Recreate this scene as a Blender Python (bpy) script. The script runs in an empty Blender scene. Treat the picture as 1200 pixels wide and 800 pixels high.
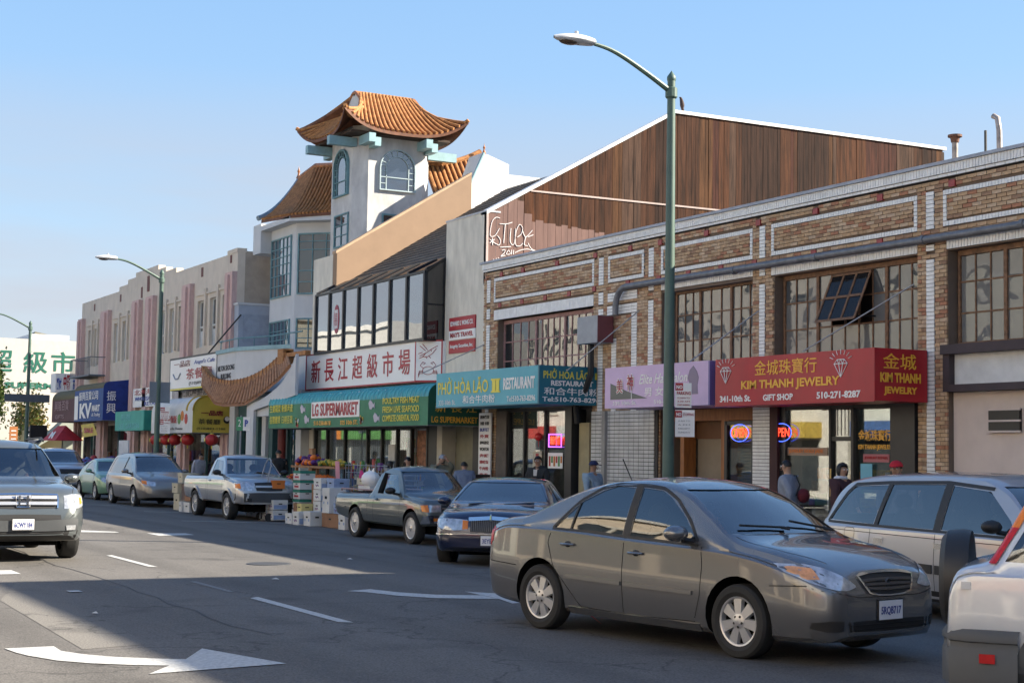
import bpy, bmesh, math, random
from mathutils import Vector, Matrix
random.seed(7)
R = math.radians
scene = bpy.context.scene
col = scene.collection

# ---------------------------------------------------------------- camera
YAW, PITCH, ROLL = .4935, .0725, .01585
_a = math.pi - YAW
_fw = Vector((math.cos(_a)*math.cos(PITCH), math.sin(_a)*math.cos(PITCH), math.sin(PITCH)))
_r0 = Vector((math.sin(_a), -math.cos(_a), 0)); _u0 = _r0.cross(_fw)
_rt = _r0*math.cos(ROLL) + _u0*math.sin(ROLL); _up = _u0*math.cos(ROLL) - _r0*math.sin(ROLL)
cam = bpy.data.objects.new('camera', bpy.data.cameras.new('camera'))
cam.matrix_world = Matrix(((_rt.x, _up.x, -_fw.x, 0), (_rt.y, _up.y, -_fw.y, 0), (_rt.z, _up.z, -_fw.z, 1.865), (0, 0, 0, 1)))
cam.data.lens = 54.6; cam.data.sensor_width = 36; cam.data.clip_start = .1; cam.data.clip_end = 3000
col.objects.link(cam); scene.camera = cam

# ---------------------------------------------------------------- sky, sun, exposure
SKY_GAIN = 1.92
SUN_EL, SUN_AZ = R(31.5), R(62)          # azimuth from +X towards +Y (the sun stands behind the shops)
world = bpy.data.worlds.new('World'); scene.world = world; world.use_nodes = True
wn, wl = world.node_tree.nodes, world.node_tree.links
wn.clear()
sky = wn.new('ShaderNodeTexSky'); sky.sky_type = 'NISHITA'; sky.sun_disc = False
sky.sun_elevation = SUN_EL; sky.sun_rotation = math.pi/2 - SUN_AZ
sky.altitude = 0; sky.air_density = 1.15; sky.dust_density = .5; sky.ozone_density = 1.6
tc = wn.new('ShaderNodeTexCoord'); sx = wn.new('ShaderNodeSeparateXYZ'); wl.new(tc.outputs['Generated'], sx.inputs[0])
haze = wn.new('ShaderNodeValToRGB'); he = haze.color_ramp.elements
he[0].position = 0; he[0].color = (.62, .69, .80, 1); he[1].position = 1; he[1].color = (.10, .23, .56, 1)
for p_, c_ in ((.06, (.52, .65, .86, 1)), (.16, (.40, .63, .93, 1)), (.30, (.30, .56, .95, 1)), (.6, (.17, .36, .74, 1))):
    e_ = he.new(p_); e_.color = c_
wl.new(sx.outputs['Z'], haze.inputs['Fac'])
hs_ = wn.new('ShaderNodeVectorMath'); hs_.operation = 'SCALE'; hs_.inputs['Scale'].default_value = SKY_GAIN; wl.new(haze.outputs['Color'], hs_.inputs[0])
mixh = wn.new('ShaderNodeMix'); mixh.data_type = 'RGBA'; mixh.inputs['Factor'].default_value = .85
wl.new(sky.outputs[0], mixh.inputs['A']); wl.new(hs_.outputs[0], mixh.inputs['B'])
mp = wn.new('ShaderNodeMapping'); mp.inputs['Scale'].default_value = (1.0, 1.0, 7); mp.inputs['Location'].default_value = (.35, .9, .2)
nz = wn.new('ShaderNodeTexNoise'); nz.inputs['Scale'].default_value = 1.6; nz.inputs['Detail'].default_value = 5; nz.inputs['Roughness'].default_value = .5
cr = wn.new('ShaderNodeValToRGB'); cr.color_ramp.elements[0].position = .34; cr.color_ramp.elements[1].position = .54
lo = wn.new('ShaderNodeMapRange'); lo.inputs['From Min'].default_value = .24; lo.inputs['From Max'].default_value = .12
mu = wn.new('ShaderNodeMath'); mu.operation = 'MULTIPLY'; mu2 = wn.new('ShaderNodeMath'); mu2.operation = 'MULTIPLY'; mu2.inputs[1].default_value = .95
mixc = wn.new('ShaderNodeMix'); mixc.data_type = 'RGBA'; mixc.inputs['B'].default_value = (.74*SKY_GAIN, .76*SKY_GAIN, .84*SKY_GAIN, 1)
bg = wn.new('ShaderNodeBackground'); bg.inputs['Strength'].default_value = .15; wo = wn.new('ShaderNodeOutputWorld')
wl.new(tc.outputs['Generated'], mp.inputs['Vector']); wl.new(mp.outputs['Vector'], nz.inputs['Vector']); wl.new(nz.outputs['Fac'], cr.inputs['Fac'])
wl.new(sx.outputs['Z'], lo.inputs['Value']); wl.new(cr.outputs['Color'], mu.inputs[0]); wl.new(lo.outputs['Result'], mu.inputs[1]); wl.new(mu.outputs[0], mu2.inputs[0])
wl.new(mu2.outputs[0], mixc.inputs['Factor']); wl.new(mixh.outputs['Result'], mixc.inputs['A']); wl.new(mixc.outputs['Result'], bg.inputs['Color']); wl.new(bg.outputs[0], wo.inputs['Surface'])
sun = bpy.data.objects.new('sun', bpy.data.lights.new('sun', 'SUN')); col.objects.link(sun)
sun.data.energy = 5.0; sun.data.angle = R(.53); sun.data.color = (1, .90, .74)
_sd = Vector((math.cos(SUN_AZ)*math.cos(SUN_EL), math.sin(SUN_AZ)*math.cos(SUN_EL), math.sin(SUN_EL)))
sun.rotation_euler = _sd.to_track_quat('Z', 'Y').to_euler()
sun.location = _sd*100
scene.view_settings.view_transform = 'Standard'; scene.view_settings.look = 'None'
scene.view_settings.exposure = 1.58; scene.view_settings.gamma = 1
scene.render.engine = 'CYCLES'
scene.cycles.max_bounces = 8; scene.cycles.transparent_max_bounces = 16

# ---------------------------------------------------------------- materials
MATS = {}
def M(name, c=(.5, .5, .5), rough=.7, metal=0, var=.12, scale=3., bump=0., bscale=40., coat=0, streak=0, c2=None, spec=.5, emit=0, fac=.5):
    if name in MATS: return MATS[name]
    m = bpy.data.materials.new(name); MATS[name] = m; m.use_nodes = True
    n, l = m.node_tree.nodes, m.node_tree.links
    b = n['Principled BSDF']; b.inputs['Roughness'].default_value = rough; b.inputs['Metallic'].default_value = metal
    b.inputs['Specular IOR Level'].default_value = spec
    b.inputs['Coat Weight'].default_value = coat; b.inputs['Coat Roughness'].default_value = .04
    if len(c) == 3: c = (*c, 1)
    if var or streak or c2:
        t = n.new('ShaderNodeTexCoord'); z = n.new('ShaderNodeTexNoise'); z.inputs['Scale'].default_value = scale; z.inputs['Detail'].default_value = 6; z.inputs['Roughness'].default_value = .62
        if streak:
            mp_ = n.new('ShaderNodeMapping'); mp_.inputs['Scale'].default_value = (streak, streak, 1.0); l.new(t.outputs['Object'], mp_.inputs[0]); l.new(mp_.outputs[0], z.inputs['Vector'])
        else: l.new(t.outputs['Object'], z.inputs['Vector'])
        r = n.new('ShaderNodeValToRGB'); r.color_ramp.elements[0].position = .3; r.color_ramp.elements[1].position = .7
        d = c2 if c2 else tuple(x*(1-var*1.6) for x in c[:3])
        u = tuple(min(1, x*(1+var)) for x in c[:3]) if not c2 else c[:3]
        r.color_ramp.elements[0].color = (*d[:3], 1); r.color_ramp.elements[1].color = (*u, 1)
        l.new(z.outputs['Fac'], r.inputs['Fac']); l.new(r.outputs['Color'], b.inputs['Base Color'])
    else: b.inputs['Base Color'].default_value = c
    if bump:
        t2 = n.new('ShaderNodeTexCoord'); z2 = n.new('ShaderNodeTexNoise'); z2.inputs['Scale'].default_value = bscale; z2.inputs['Detail'].default_value = 4
        bp = n.new('ShaderNodeBump'); bp.inputs['Strength'].default_value = bump; bp.inputs['Distance'].default_value = .02
        l.new(t2.outputs['Object'], z2.inputs['Vector']); l.new(z2.outputs['Fac'], bp.inputs['Height']); l.new(bp.outputs['Normal'], b.inputs['Normal'])
    if emit:
        b.inputs['Emission Color'].default_value = c; b.inputs['Emission Strength'].default_value = emit
    return m
def glass(name, tint=(.5, .55, .55), refl=1.0, wav=0., wscale=1.5, opaque=0.0, base=(.03, .035, .04)):
    if name in MATS: return MATS[name]
    m = bpy.data.materials.new(name); MATS[name] = m; m.use_nodes = True
    n, l = m.node_tree.nodes, m.node_tree.links; n.clear()
    o = n.new('ShaderNodeOutputMaterial'); tr = n.new('ShaderNodeBsdfTransparent'); tr.inputs[0].default_value = (*tint, 1)
    df = n.new('ShaderNodeBsdfDiffuse'); df.inputs[0].default_value = (*base, 1)
    gl = n.new('ShaderNodeBsdfGlossy'); gl.inputs['Roughness'].default_value = .015
    fr = n.new('ShaderNodeFresnel'); fr.inputs['IOR'].default_value = 1.75
    mr = n.new('ShaderNodeMath'); mr.operation = 'MULTIPLY_ADD'; mr.inputs[1].default_value = refl; mr.inputs[2].default_value = .03*refl; mr.use_clamp = True
    m0 = n.new('ShaderNodeMixShader'); m0.inputs[0].default_value = opaque
    m1 = n.new('ShaderNodeMixShader')
    l.new(tr.outputs[0], m0.inputs[1]); l.new(df.outputs[0], m0.inputs[2])
    l.new(fr.outputs[0], mr.inputs[0]); l.new(mr.outputs[0], m1.inputs[0]); l.new(m0.outputs[0], m1.inputs[1]); l.new(gl.outputs[0], m1.inputs[2]); l.new(m1.outputs[0], o.inputs[0])
    if wav:
        t2 = n.new('ShaderNodeTexCoord'); z2 = n.new('ShaderNodeTexNoise'); z2.inputs['Scale'].default_value = wscale; z2.inputs['Detail'].default_value = .6
        bp = n.new('ShaderNodeBump'); bp.inputs['Strength'].default_value = 1; bp.inputs['Distance'].default_value = wav
        oi = n.new('ShaderNodeObjectInfo'); ad = n.new('ShaderNodeVectorMath'); ad.operation = 'ADD'
        l.new(t2.outputs['Object'], ad.inputs[0]); l.new(oi.outputs['Location'], ad.inputs[1]); l.new(ad.outputs[0], z2.inputs['Vector']); l.new(z2.outputs['Fac'], bp.inputs['Height'])
        for s in (gl, fr): l.new(bp.outputs['Normal'], s.inputs['Normal'])
    return m

# ---------------------------------------------------------------- mesh helpers
ORG = {}
def thing(name, label, cat, loc=(0, 0, 0), rz=0, group=None, world=True):
    o = bpy.data.objects.new(name, None); col.objects.link(o); o.empty_display_size = .3
    o.location = loc; o.rotation_euler = (0, 0, rz); o['label'] = label; o['category'] = cat
    if group: o['group'] = group
    ORG[o.name] = Vector(loc) if world else Vector((0, 0, 0))
    return o
def tag(o, label, cat, group=None, kind=None):
    o['label'] = label; o['category'] = cat
    if group: o['group'] = group
    if kind: o['kind'] = kind
    return o
class MB:
    def __init__(s): s.v = []; s.f = []; s.m = []
    def add(s, vs, fs, mi=0):
        b = len(s.v); s.v += [tuple(p) for p in vs]; s.f += [tuple(b+i for i in f) for f in fs]; s.m += [mi]*len(fs); return s
    def box(s, x0, y0, z0, x1, y1, z1, mi=0):
        if x1 < x0: x0, x1 = x1, x0
        if y1 < y0: y0, y1 = y1, y0
        if z1 < z0: z0, z1 = z1, z0
        return s.add([(x0, y0, z0), (x1, y0, z0), (x1, y1, z0), (x0, y1, z0), (x0, y0, z1), (x1, y0, z1), (x1, y1, z1), (x0, y1, z1)],
              [(0, 3, 2, 1), (4, 5, 6, 7), (0, 1, 5, 4), (1, 2, 6, 5), (2, 3, 7, 6), (3, 0, 4, 7)], mi)
    def prism(s, pts, axis, a, b, mi=0):
        n = len(pts)
        def P(p, d): return (d, p[0], p[1]) if axis == 'x' else ((p[0], d, p[1]) if axis == 'y' else (p[0], p[1], d))
        vs = [P(p, a) for p in pts]+[P(p, b) for p in pts]
        ar = sum(pts[i][0]*pts[(i+1) % n][1]-pts[(i+1) % n][0]*pts[i][1] for i in range(n))
        flip = (ar < 0) ^ (axis == 'y') ^ (b < a)
        fs = [tuple(range(n))[::-1], tuple(range(n, 2*n))]+[(i, (i+1) % n, n+(i+1) % n, n+i) for i in range(n)]
        if flip: fs = [f[::-1] for f in fs]
        return s.add(vs, fs, mi)
    def quad(s, a, b, c, d, mi=0): return s.add([a, b, c, d], [(0, 1, 2, 3)], mi)
    def tube(s, path, r, n=6, cap=True, mi=0):
        path = [Vector(p) for p in path]; N = len(path)
        rs = r if isinstance(r, (list, tuple)) else [r]*N
        vs = []; prev = None
        for i, p in enumerate(path):
            t = (path[min(i+1, N-1)]-path[max(i-1, 0)]).normalized()
            if prev is None:
                ref = Vector((0, 0, 1)) if abs(t.z) < .9 else Vector((1, 0, 0))
                u = t.cross(ref).normalized()
            else: u = (prev-t*prev.dot(t)).normalized()
            prev = u; w = t.cross(u)
            vs += [p+(u*math.cos(2*math.pi*k/n)+w*math.sin(2*math.pi*k/n))*rs[i] for k in range(n)]
        fs = [(i*n+k, i*n+(k+1) % n, (i+1)*n+(k+1) % n, (i+1)*n+k) for i in range(N-1) for k in range(n)]
        if cap: fs += [tuple(range(n))[::-1], tuple((N-1)*n+k for k in range(n))]
        return s.add(vs, fs, mi)
    def lathe(s, prof, c, axis='z', n=16, mi=0, a0=0, a1=2*math.pi):
        vs = []; full = abs(a1-a0-2*math.pi) < 1e-6; cols = n if full else n+1
        for k in range(cols):
            a = a0+(a1-a0)*k/n; ca, sa = math.cos(a), math.sin(a)
            for r, h in prof:
                p = {'z': (r*ca, r*sa, h), 'x': (h, r*ca, r*sa), 'y': (r*sa, h, r*ca)}[axis]
                vs.append((c[0]+p[0], c[1]+p[1], c[2]+p[2]))
        m = len(prof); fs = []
        for k in range(n):
            k2 = (k+1) % cols
            for i in range(m-1): fs.append((k*m+i, k2*m+i, k2*m+i+1, k*m+i+1))
        return s.add(vs, fs, mi)
    def grid(s, fn, nu, nv, mi=0):
        vs = [fn(i/nu, j/nv) for i in range(nu+1) for j in range(nv+1)]
        return s.add(vs, [(i*(nv+1)+j, (i+1)*(nv+1)+j, (i+1)*(nv+1)+j+1, i*(nv+1)+j+1) for i in range(nu) for j in range(nv)], mi)
    def sphere(s, c, r, nu=12, nv=8, sc=(1, 1, 1), mi=0):
        def fn(u, v):
            a = u*2*math.pi; b = -math.pi/2+v*math.pi
            return (c[0]+r*sc[0]*math.cos(b)*math.cos(a), c[1]+r*sc[1]*math.cos(b)*math.sin(a), c[2]+r*sc[2]*math.sin(b))
        return s.grid(fn, nu, nv, mi)
    def mesh(s, name, mats, off=(0, 0, 0), smooth=False):
        me = bpy.data.meshes.new(name); ox, oy, oz = off
        me.from_pydata([(x-ox, y-oy, z-oz) for x, y, z in s.v], [], s.f)
        if not isinstance(mats, (list, tuple)): mats = [mats]
        for m in mats: me.materials.append(m)
        if len(mats) > 1: me.polygons.foreach_set('material_index', s.m)
        if smooth: me.shade_smooth() if hasattr(me, 'shade_smooth') else me.polygons.foreach_set('use_smooth', [True]*len(me.polygons))
        me.update(); return me
    def build(s, name, mats, parent=None, smooth=False, at=None, label=None, kind=None, fix=False):
        if not s.v: return None
        org = ORG.get(parent.name, Vector((0, 0, 0))) if parent else Vector((0, 0, 0))
        if at is not None: off = Vector(at)
        else:
            n = len(s.v); off = Vector((sum(p[0] for p in s.v)/n, sum(p[1] for p in s.v)/n, sum(p[2] for p in s.v)/n)) if not parent else org
            if not parent: off.z = min(p[2] for p in s.v)
        me = s.mesh(name, mats, off, smooth)
        if fix:
            bm = bmesh.new(); bm.from_mesh(me); bmesh.ops.remove_doubles(bm, verts=bm.verts, dist=1e-5); bmesh.ops.recalc_face_normals(bm, faces=bm.faces); bm.to_mesh(me); bm.free()
        if smooth:
            me.set_sharp_from_angle(angle=R(38))
        o = bpy.data.objects.new(name, me); col.objects.link(o)
        if parent: o.parent = parent; o.location = off-org; ORG[o.name] = off.copy()
        else: o.location = off; ORG[o.name] = off.copy()
        if label: o['label'] = label
        if kind: o['kind'] = kind
        return o
def bx(name, m, parent, *a, **k): return MB().box(*a).build(name, m, parent, **k)
def text(s, m, parent, P0, U, V, w, h, name='lettering', depth=.006, bold=0.0, italic=0, fit=True):
    cu = bpy.data.curves.new('t', 'FONT'); cu.body = s; cu.size = 1; cu.offset = bold; cu.extrude = .01; cu.shear = italic; cu.resolution_u = 2
    to = bpy.data.objects.new('t', cu); col.objects.link(to)
    dg = bpy.context.evaluated_depsgraph_get(); me = bpy.data.meshes.new_from_object(to.evaluated_get(dg))
    bpy.data.objects.remove(to); bpy.data.curves.remove(cu)
    xs = [v.co.x for v in me.vertices]; ys = [v.co.y for v in me.vertices]
    if not xs: return None
    x0, x1, y0, y1 = min(xs), max(xs), min(ys), max(ys)
    sx_, sy_ = w/(x1-x0), h/(y1-y0)
    ox = 0
    if not fit: sx_ = min(sx_, sy_*1.0) ; sy_ = min(sy_, sx_*1.15); ox = (w-sx_*(x1-x0))/2
    P0, U, V = Vector(P0), Vector(U).normalized(), Vector(V).normalized(); N = U.cross(V)
    org = ORG.get(parent.name, Vector((0, 0, 0)))
    for v in me.vertices:
        v.co = P0+U*((v.co.x-x0)*sx_+ox)+V*((v.co.y-y0)*sy_)+N*(depth*(.5+v.co.z*50))-org
    me.materials.clear(); me.materials.append(m); me.name = name
    o = bpy.data.objects.new(name, me); col.objects.link(o); o.parent = parent; ORG[o.name] = org.copy()
    return o
def copy_tree(o, parent=None, loc=None, rz=None):
    c = o.copy(); col.objects.link(c)
    if parent: c.parent = parent
    ORG[c.name] = ORG.get(o.name, Vector((0, 0, 0)))
    if loc is not None: c.location = loc
    if rz is not None: c.rotation_euler = (0, 0, rz)
    for ch in list(o.children): copy_tree(ch, c)
    return c
def sstep(a, b, x):
    t = max(0, min(1, (x-a)/(b-a))); return t*t*(3-2*t)
def road_z(y): return .16*sstep(14.6, 8.5, y)*1.0 if y > 4 else .16*sstep(-4, 2, y)
# ---------------------------------------------------------------- ground, road, pavements
def asphalt(name, base, patch):
    m = bpy.data.materials.new(name); m.use_nodes = True; n, l = m.node_tree.nodes, m.node_tree.links; b = n['Principled BSDF']
    t = n.new('ShaderNodeTexCoord')
    a = n.new('ShaderNodeTexNoise'); a.inputs['Scale'].default_value = .35; a.inputs['Detail'].default_value = 7; a.inputs['Roughness'].default_value = .6
    g = n.new('ShaderNodeTexNoise'); g.inputs['Scale'].default_value = 60; g.inputs['Detail'].default_value = 3
    st = n.new('ShaderNodeMapping'); st.inputs['Scale'].default_value = (.06, .9, 1); s2 = n.new('ShaderNodeTexNoise'); s2.inputs['Scale'].default_value = 1.2; s2.inputs['Detail'].default_value = 4
    r = n.new('ShaderNodeValToRGB'); r.color_ramp.elements[0].position = .3; r.color_ramp.elements[1].position = .72
    r.color_ramp.elements[0].color = (*[x*.82 for x in base], 1); r.color_ramp.elements[1].color = (*[x*1.22 for x in base], 1)
    m1 = n.new('ShaderNodeMath'); m1.operation = 'ADD'; m2 = n.new('ShaderNodeMath'); m2.operation = 'MULTIPLY'; m2.inputs[1].default_value = .5
    gr = n.new('ShaderNodeValToRGB'); gr.color_ramp.elements[0].color = (.5, .5, .5, 1); gr.color_ramp.elements[0].position = .3; gr.color_ramp.elements[1].color = (1.6, 1.6, 1.6, 1); gr.color_ramp.elements[1].position = .75
    mx = n.new('ShaderNodeMix'); mx.data_type = 'RGBA'; mx.blend_type = 'MULTIPLY'; mx.inputs['Factor'].default_value = .8
    # cracks: thin warped cell borders
    wr = n.new('ShaderNodeTexNoise'); wr.inputs['Scale'].default_value = 1.2; wr.inputs['Detail'].default_value = 5
    va = n.new('ShaderNodeVectorMath'); va.operation = 'ADD'; vs = n.new('ShaderNodeVectorMath'); vs.operation = 'SCALE'; vs.inputs['Scale'].default_value = 1.6
    vo = n.new('ShaderNodeTexVoronoi'); vo.feature = 'DISTANCE_TO_EDGE'; vo.inputs['Scale'].default_value = .22
    cr_ = n.new('ShaderNodeValToRGB'); cr_.color_ramp.elements[0].position = .0; cr_.color_ramp.elements[0].color = (.35, .35, .35, 1); cr_.color_ramp.elements[1].position = .006; cr_.color_ramp.elements[1].color = (1, 1, 1, 1)
    mc = n.new('ShaderNodeMix'); mc.data_type = 'RGBA'; mc.blend_type = 'MULTIPLY'; mc.inputs['Factor'].default_value = .75
    l.new(t.outputs['Object'], a.inputs['Vector']); l.new(t.outputs['Object'], g.inputs['Vector']); l.new(t.outputs['Object'], st.inputs[0]); l.new(st.outputs[0], s2.inputs['Vector'])
    l.new(a.outputs['Fac'], m1.inputs[0]); l.new(s2.outputs['Fac'], m1.inputs[1]); l.new(m1.outputs[0], m2.inputs[0]); l.new(m2.outputs[0], r.inputs['Fac'])
    l.new(g.outputs['Fac'], gr.inputs['Fac']); l.new(r.outputs['Color'], mx.inputs['A']); l.new(gr.outputs['Color'], mx.inputs['B'])
    l.new(t.outputs['Object'], wr.inputs['Vector']); l.new(wr.outputs['Color'], vs.inputs[0]); l.new(vs.outputs[0], va.inputs[0]); l.new(t.outputs['Object'], va.inputs[1]); l.new(va.outputs[0], vo.inputs['Vector'])
    l.new(vo.outputs['Distance'], cr_.inputs['Fac']); l.new(mx.outputs['Result'], mc.inputs['A']); l.new(cr_.outputs['Color'], mc.inputs['B']); l.new(mc.outputs['Result'], b.inputs['Base Color'])
    sn = n.new('ShaderNodeTexNoise'); sn.inputs['Scale'].default_value = .9; sn.inputs['Detail'].default_value = 3; sr = n.new('ShaderNodeValToRGB'); sr.color_ramp.elements[0].position = .60; sr.color_ramp.elements[0].color = (1, 1, 1, 1); sr.color_ramp.elements[1].position = .78; sr.color_ramp.elements[1].color = (.60, .60, .61, 1)
    spx = n.new('ShaderNodeSeparateXYZ'); wv = n.new('ShaderNodeMath'); wv.operation = 'SINE'; ml = n.new('ShaderNodeMath'); ml.operation = 'MULTIPLY'; ml.inputs[1].default_value = 3.6; mr_ = n.new('ShaderNodeMapRange'); mr_.inputs['From Min'].default_value = .2; mr_.inputs['To Min'].default_value = 1.0; mr_.inputs['To Max'].default_value = .84
    l.new(t.outputs['Object'], sn.inputs['Vector']); l.new(sn.outputs['Fac'], sr.inputs['Fac']); l.new(t.outputs['Object'], spx.inputs[0]); l.new(spx.outputs['Y'], ml.inputs[0]); l.new(ml.outputs[0], wv.inputs[0]); l.new(wv.outputs[0], mr_.inputs['Value'])
    ma = n.new('ShaderNodeMix'); ma.data_type = 'RGBA'; ma.blend_type = 'MULTIPLY'; ma.inputs['Factor'].default_value = 1; mb_ = n.new('ShaderNodeMix'); mb_.data_type = 'RGBA'; mb_.blend_type = 'MULTIPLY'; mb_.inputs['Factor'].default_value = 1
    l.new(mc.outputs['Result'], ma.inputs['A']); l.new(sr.outputs['Color'], ma.inputs['B']); l.new(ma.outputs['Result'], mb_.inputs['A']); l.new(mr_.outputs['Result'], mb_.inputs['B']); l.new(mb_.outputs['Result'], b.inputs['Base Color'])
    b.inputs['Roughness'].default_value = .82; b.inputs['Specular IOR Level'].default_value = .35
    bp = n.new('ShaderNodeBump'); bp.inputs['Strength'].default_value = .5; bp.inputs['Distance'].default_value = .01; l.new(g.outputs['Fac'], bp.inputs['Height']); l.new(bp.outputs['Normal'], b.inputs['Normal'])
    return m
m_asph = asphalt('asphalt', (.125, .117, .108), 0); m_patch = asphalt('asphalt_patch', (.165, .155, .14), 1)
m_conc = M('sidewalk_concrete', (.30, .285, .26), .85, var=.14, scale=1.2, bump=.25)
m_kerb = M('kerb_concrete', (.26, .25, .24), .85, var=.2, scale=4)
m_paint = M('road_paint', (.60, .60, .58), .65, scale=22, c2=(.33, .33, .32), bump=.3)
m_earth = M('ground_earth', (.16, .15, .13), .9, var=.2, scale=.1)
o = MB().quad((-900, -600, -.06), (600, -600, -.06), (600, 900, -.06), (-900, 900, -.06)).build('ground', m_earth); o['kind'] = 'structure'
ys = [-4+.5*i for i in range(40)]; ys = [y for y in ys if y < 15.7]+[15.7]
mb = MB(); xs_ = [-300, -84, -60, -40, -20, 0, 30, 120]
for i in range(len(xs_)-1):
    for j in range(len(ys)-1):
        y0, y1 = ys[j], ys[j+1]
        mb.quad((xs_[i], y0, road_z(y0)), (xs_[i+1], y0, road_z(y0)), (xs_[i+1], y1, road_z(y1)), (xs_[i], y1, road_z(y1)))
o = mb.build('road', m_asph, smooth=True, fix=True); o['kind'] = 'structure'
mb = MB()   # cross streets
mb.quad((-98, 15.7, .0), (-84, 15.7, .0), (-84, 400, .0), (-98, 400, .0)); mb.quad((-98, -300, -.02), (-84, -300, -.02), (-84, -4, -.02), (-98, -4, -.02))
o = mb.build('cross_street', m_asph); o['kind'] = 'structure'
def sheet(name, pts, m, dz=.004, n=10):
    """flat patch on the crowned road, points (x, y)"""
    mb = MB(); mb.add([(x, y, road_z(y)+dz) for x, y in pts], [tuple(range(len(pts)))]); o = mb.build(name, m); o['kind'] = 'structure'; return o
def strip(name, L_, R_, m, dz=.006):
    mb = MB()
    vs = [(x, y, road_z(y)+dz) for p in zip(L_, R_) for x, y in p]
    mb.add(vs, [(2*i, 2*i+1, 2*i+3, 2*i+2) for i in range(len(L_)-1)]); o = mb.build(name, m, fix=True)
    for p in o.data.polygons:
        if p.normal.z < 0: o.data.flip_normals(); break
    o['kind'] = 'structure'; return o
# pavement across the street, in separate flags
def pavement(x0, x1, y0, y1, z, name):
    mb = MB(); mb.box(x0, y0, -.05, x1, y1, z-.012); p = mb.build(name, M('flag_joint', (.12, .11, .10), .9)); p['kind'] = 'structure'
    return p
pv = pavement(-82.5, 60, 15.92, 18.52, .13, 'pavement'); pv2 = pavement(-300, -99, 15.92, 18.52, .13, 'pavement')
pv3 = pavement(-82.5, 60, -7.5, -4.2, .13, 'pavement')
mbf = MB(); x = -82.4
fl = MB().box(-.745, -.635, -.02, .745, .635, 0).mesh('paving_flag', m_conc)
cnt = 0
x = -16.0
while x > -82:
    for yy in (16.58, 17.87):
        o = bpy.data.objects.new('paving_flag', fl); col.objects.link(o); o.parent = pv; o.location = Vector((x, yy, .13+random.uniform(-.002, .002)))-pv.location; cnt += 1
    x -= 1.5
mbf.box(-15.2, 15.95, .1, 60, 18.5, .128); mbf.build('paving_slab', m_conc, pv)
MB().box(-82.5, 15.7, -.05, 60, 15.915, .132).build('kerb', m_kerb)['kind'] = 'structure'
MB().box(-300, 15.7, -.05, -99, 15.915, .132).build('kerb', m_kerb)['kind'] = 'structure'
MB().box(-82.5, -4.2, -.05, 60, -4.0, .132).build('kerb', m_kerb)['kind'] = 'structure'
sheet('road_patch', [(-21.2, 4.13), (-17.99, 3.28), (-13.43, 3.14), (-13.6, 3.76)], m_patch, .003)
def dash(x0, x1, y, w=.11): sheet('lane_marking', [(x0, y-w/2), (x1, y-w/2), (x1+.08, y+w/2), (x0-.1, y+w/2)], m_paint, .006)
dash(-24.9, -22.4, 6.2); dash(-17.36, -14.65, 6.02, .13); dash(-33.2, -30.6, 6.2); dash(-41.5, -38.8, 6.25); dash(-49.8, -47.2, 6.25); dash(-58, -55.4, 6.25)
m_worn = M('worn_road_paint', (.24, .24, .235), .7, c2=(.11, .11, .11), scale=18)
for x in (-19.8, -8.6): sheet('worn_lane_marking', [(x, 5.97), (x+1.6, 5.97), (x+1.6, 6.05), (x, 6.05)], m_worn, .005)
up = [(-13.70, 2.56), (-13.71, 2.96), (-13.38, 2.95), (-13.10, 3.07), (-12.84, 3.26), (-12.60, 3.57), (-12.50, 3.76)]
lw = [(-13.69, 2.55), (-13.38, 2.59), (-13.17, 2.64), (-12.79, 2.79), (-12.53, 3.0), (-12.3, 3.3), (-12.18, 3.53)]
strip('turn_arrow_marking', up, lw, m_paint); sheet('arrow_head_marking', [(-13.11, 4.08), (-12.51, 3.765), (-12.2, 3.545), (-11.78, 3.26), (-11.95, 4.42)], m_paint, .0065)
strip('turn_arrow_marking', [(-17.87, 7.38), (-18.01, 7.74), (-17.51, 7.89), (-17.07, 8.19), (-16.82, 8.68)], [(-17.86, 7.37), (-17.63, 7.53), (-17.09, 7.7), (-16.67, 8.0), (-16.34, 8.66)], m_paint)
sheet('arrow_head_marking', [(-17.34, 8.72), (-16.82, 8.69), (-16.34, 8.67), (-15.79, 8.55), (-16.28, 9.7)], m_paint, .0065)
for pts in ([(-32.9, 7.3), (-31.9, 7.3), (-31.6, 8.05), (-31.95, 8.05)], [(-31.2, 8.5), (-30.3, 8.5), (-30.6, 9.3), (-31.2, 9.3)], [(-22.3, 3.9), (-21.6, 3.9), (-21.6, 4.2), (-22.3, 4.2)]):
    sheet('worn_arrow_marking', pts, m_paint, .006)
for x, y in ((-49.5, 11.4), (-44.5, 12.0), (-38, 11.2)):
    sheet('parking_bay_marking', [(x, y), (x+.1, y), (x+.1, 14.4), (x, 14.4)], m_paint, .006)
for x, y in ((-18.9, 4.2), (-16.5, 10.8)): sheet('road_stud_patch', [(x, y), (x+.2, y), (x+.2, y+.15), (x, y+.15)], m_paint, .01)

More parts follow.
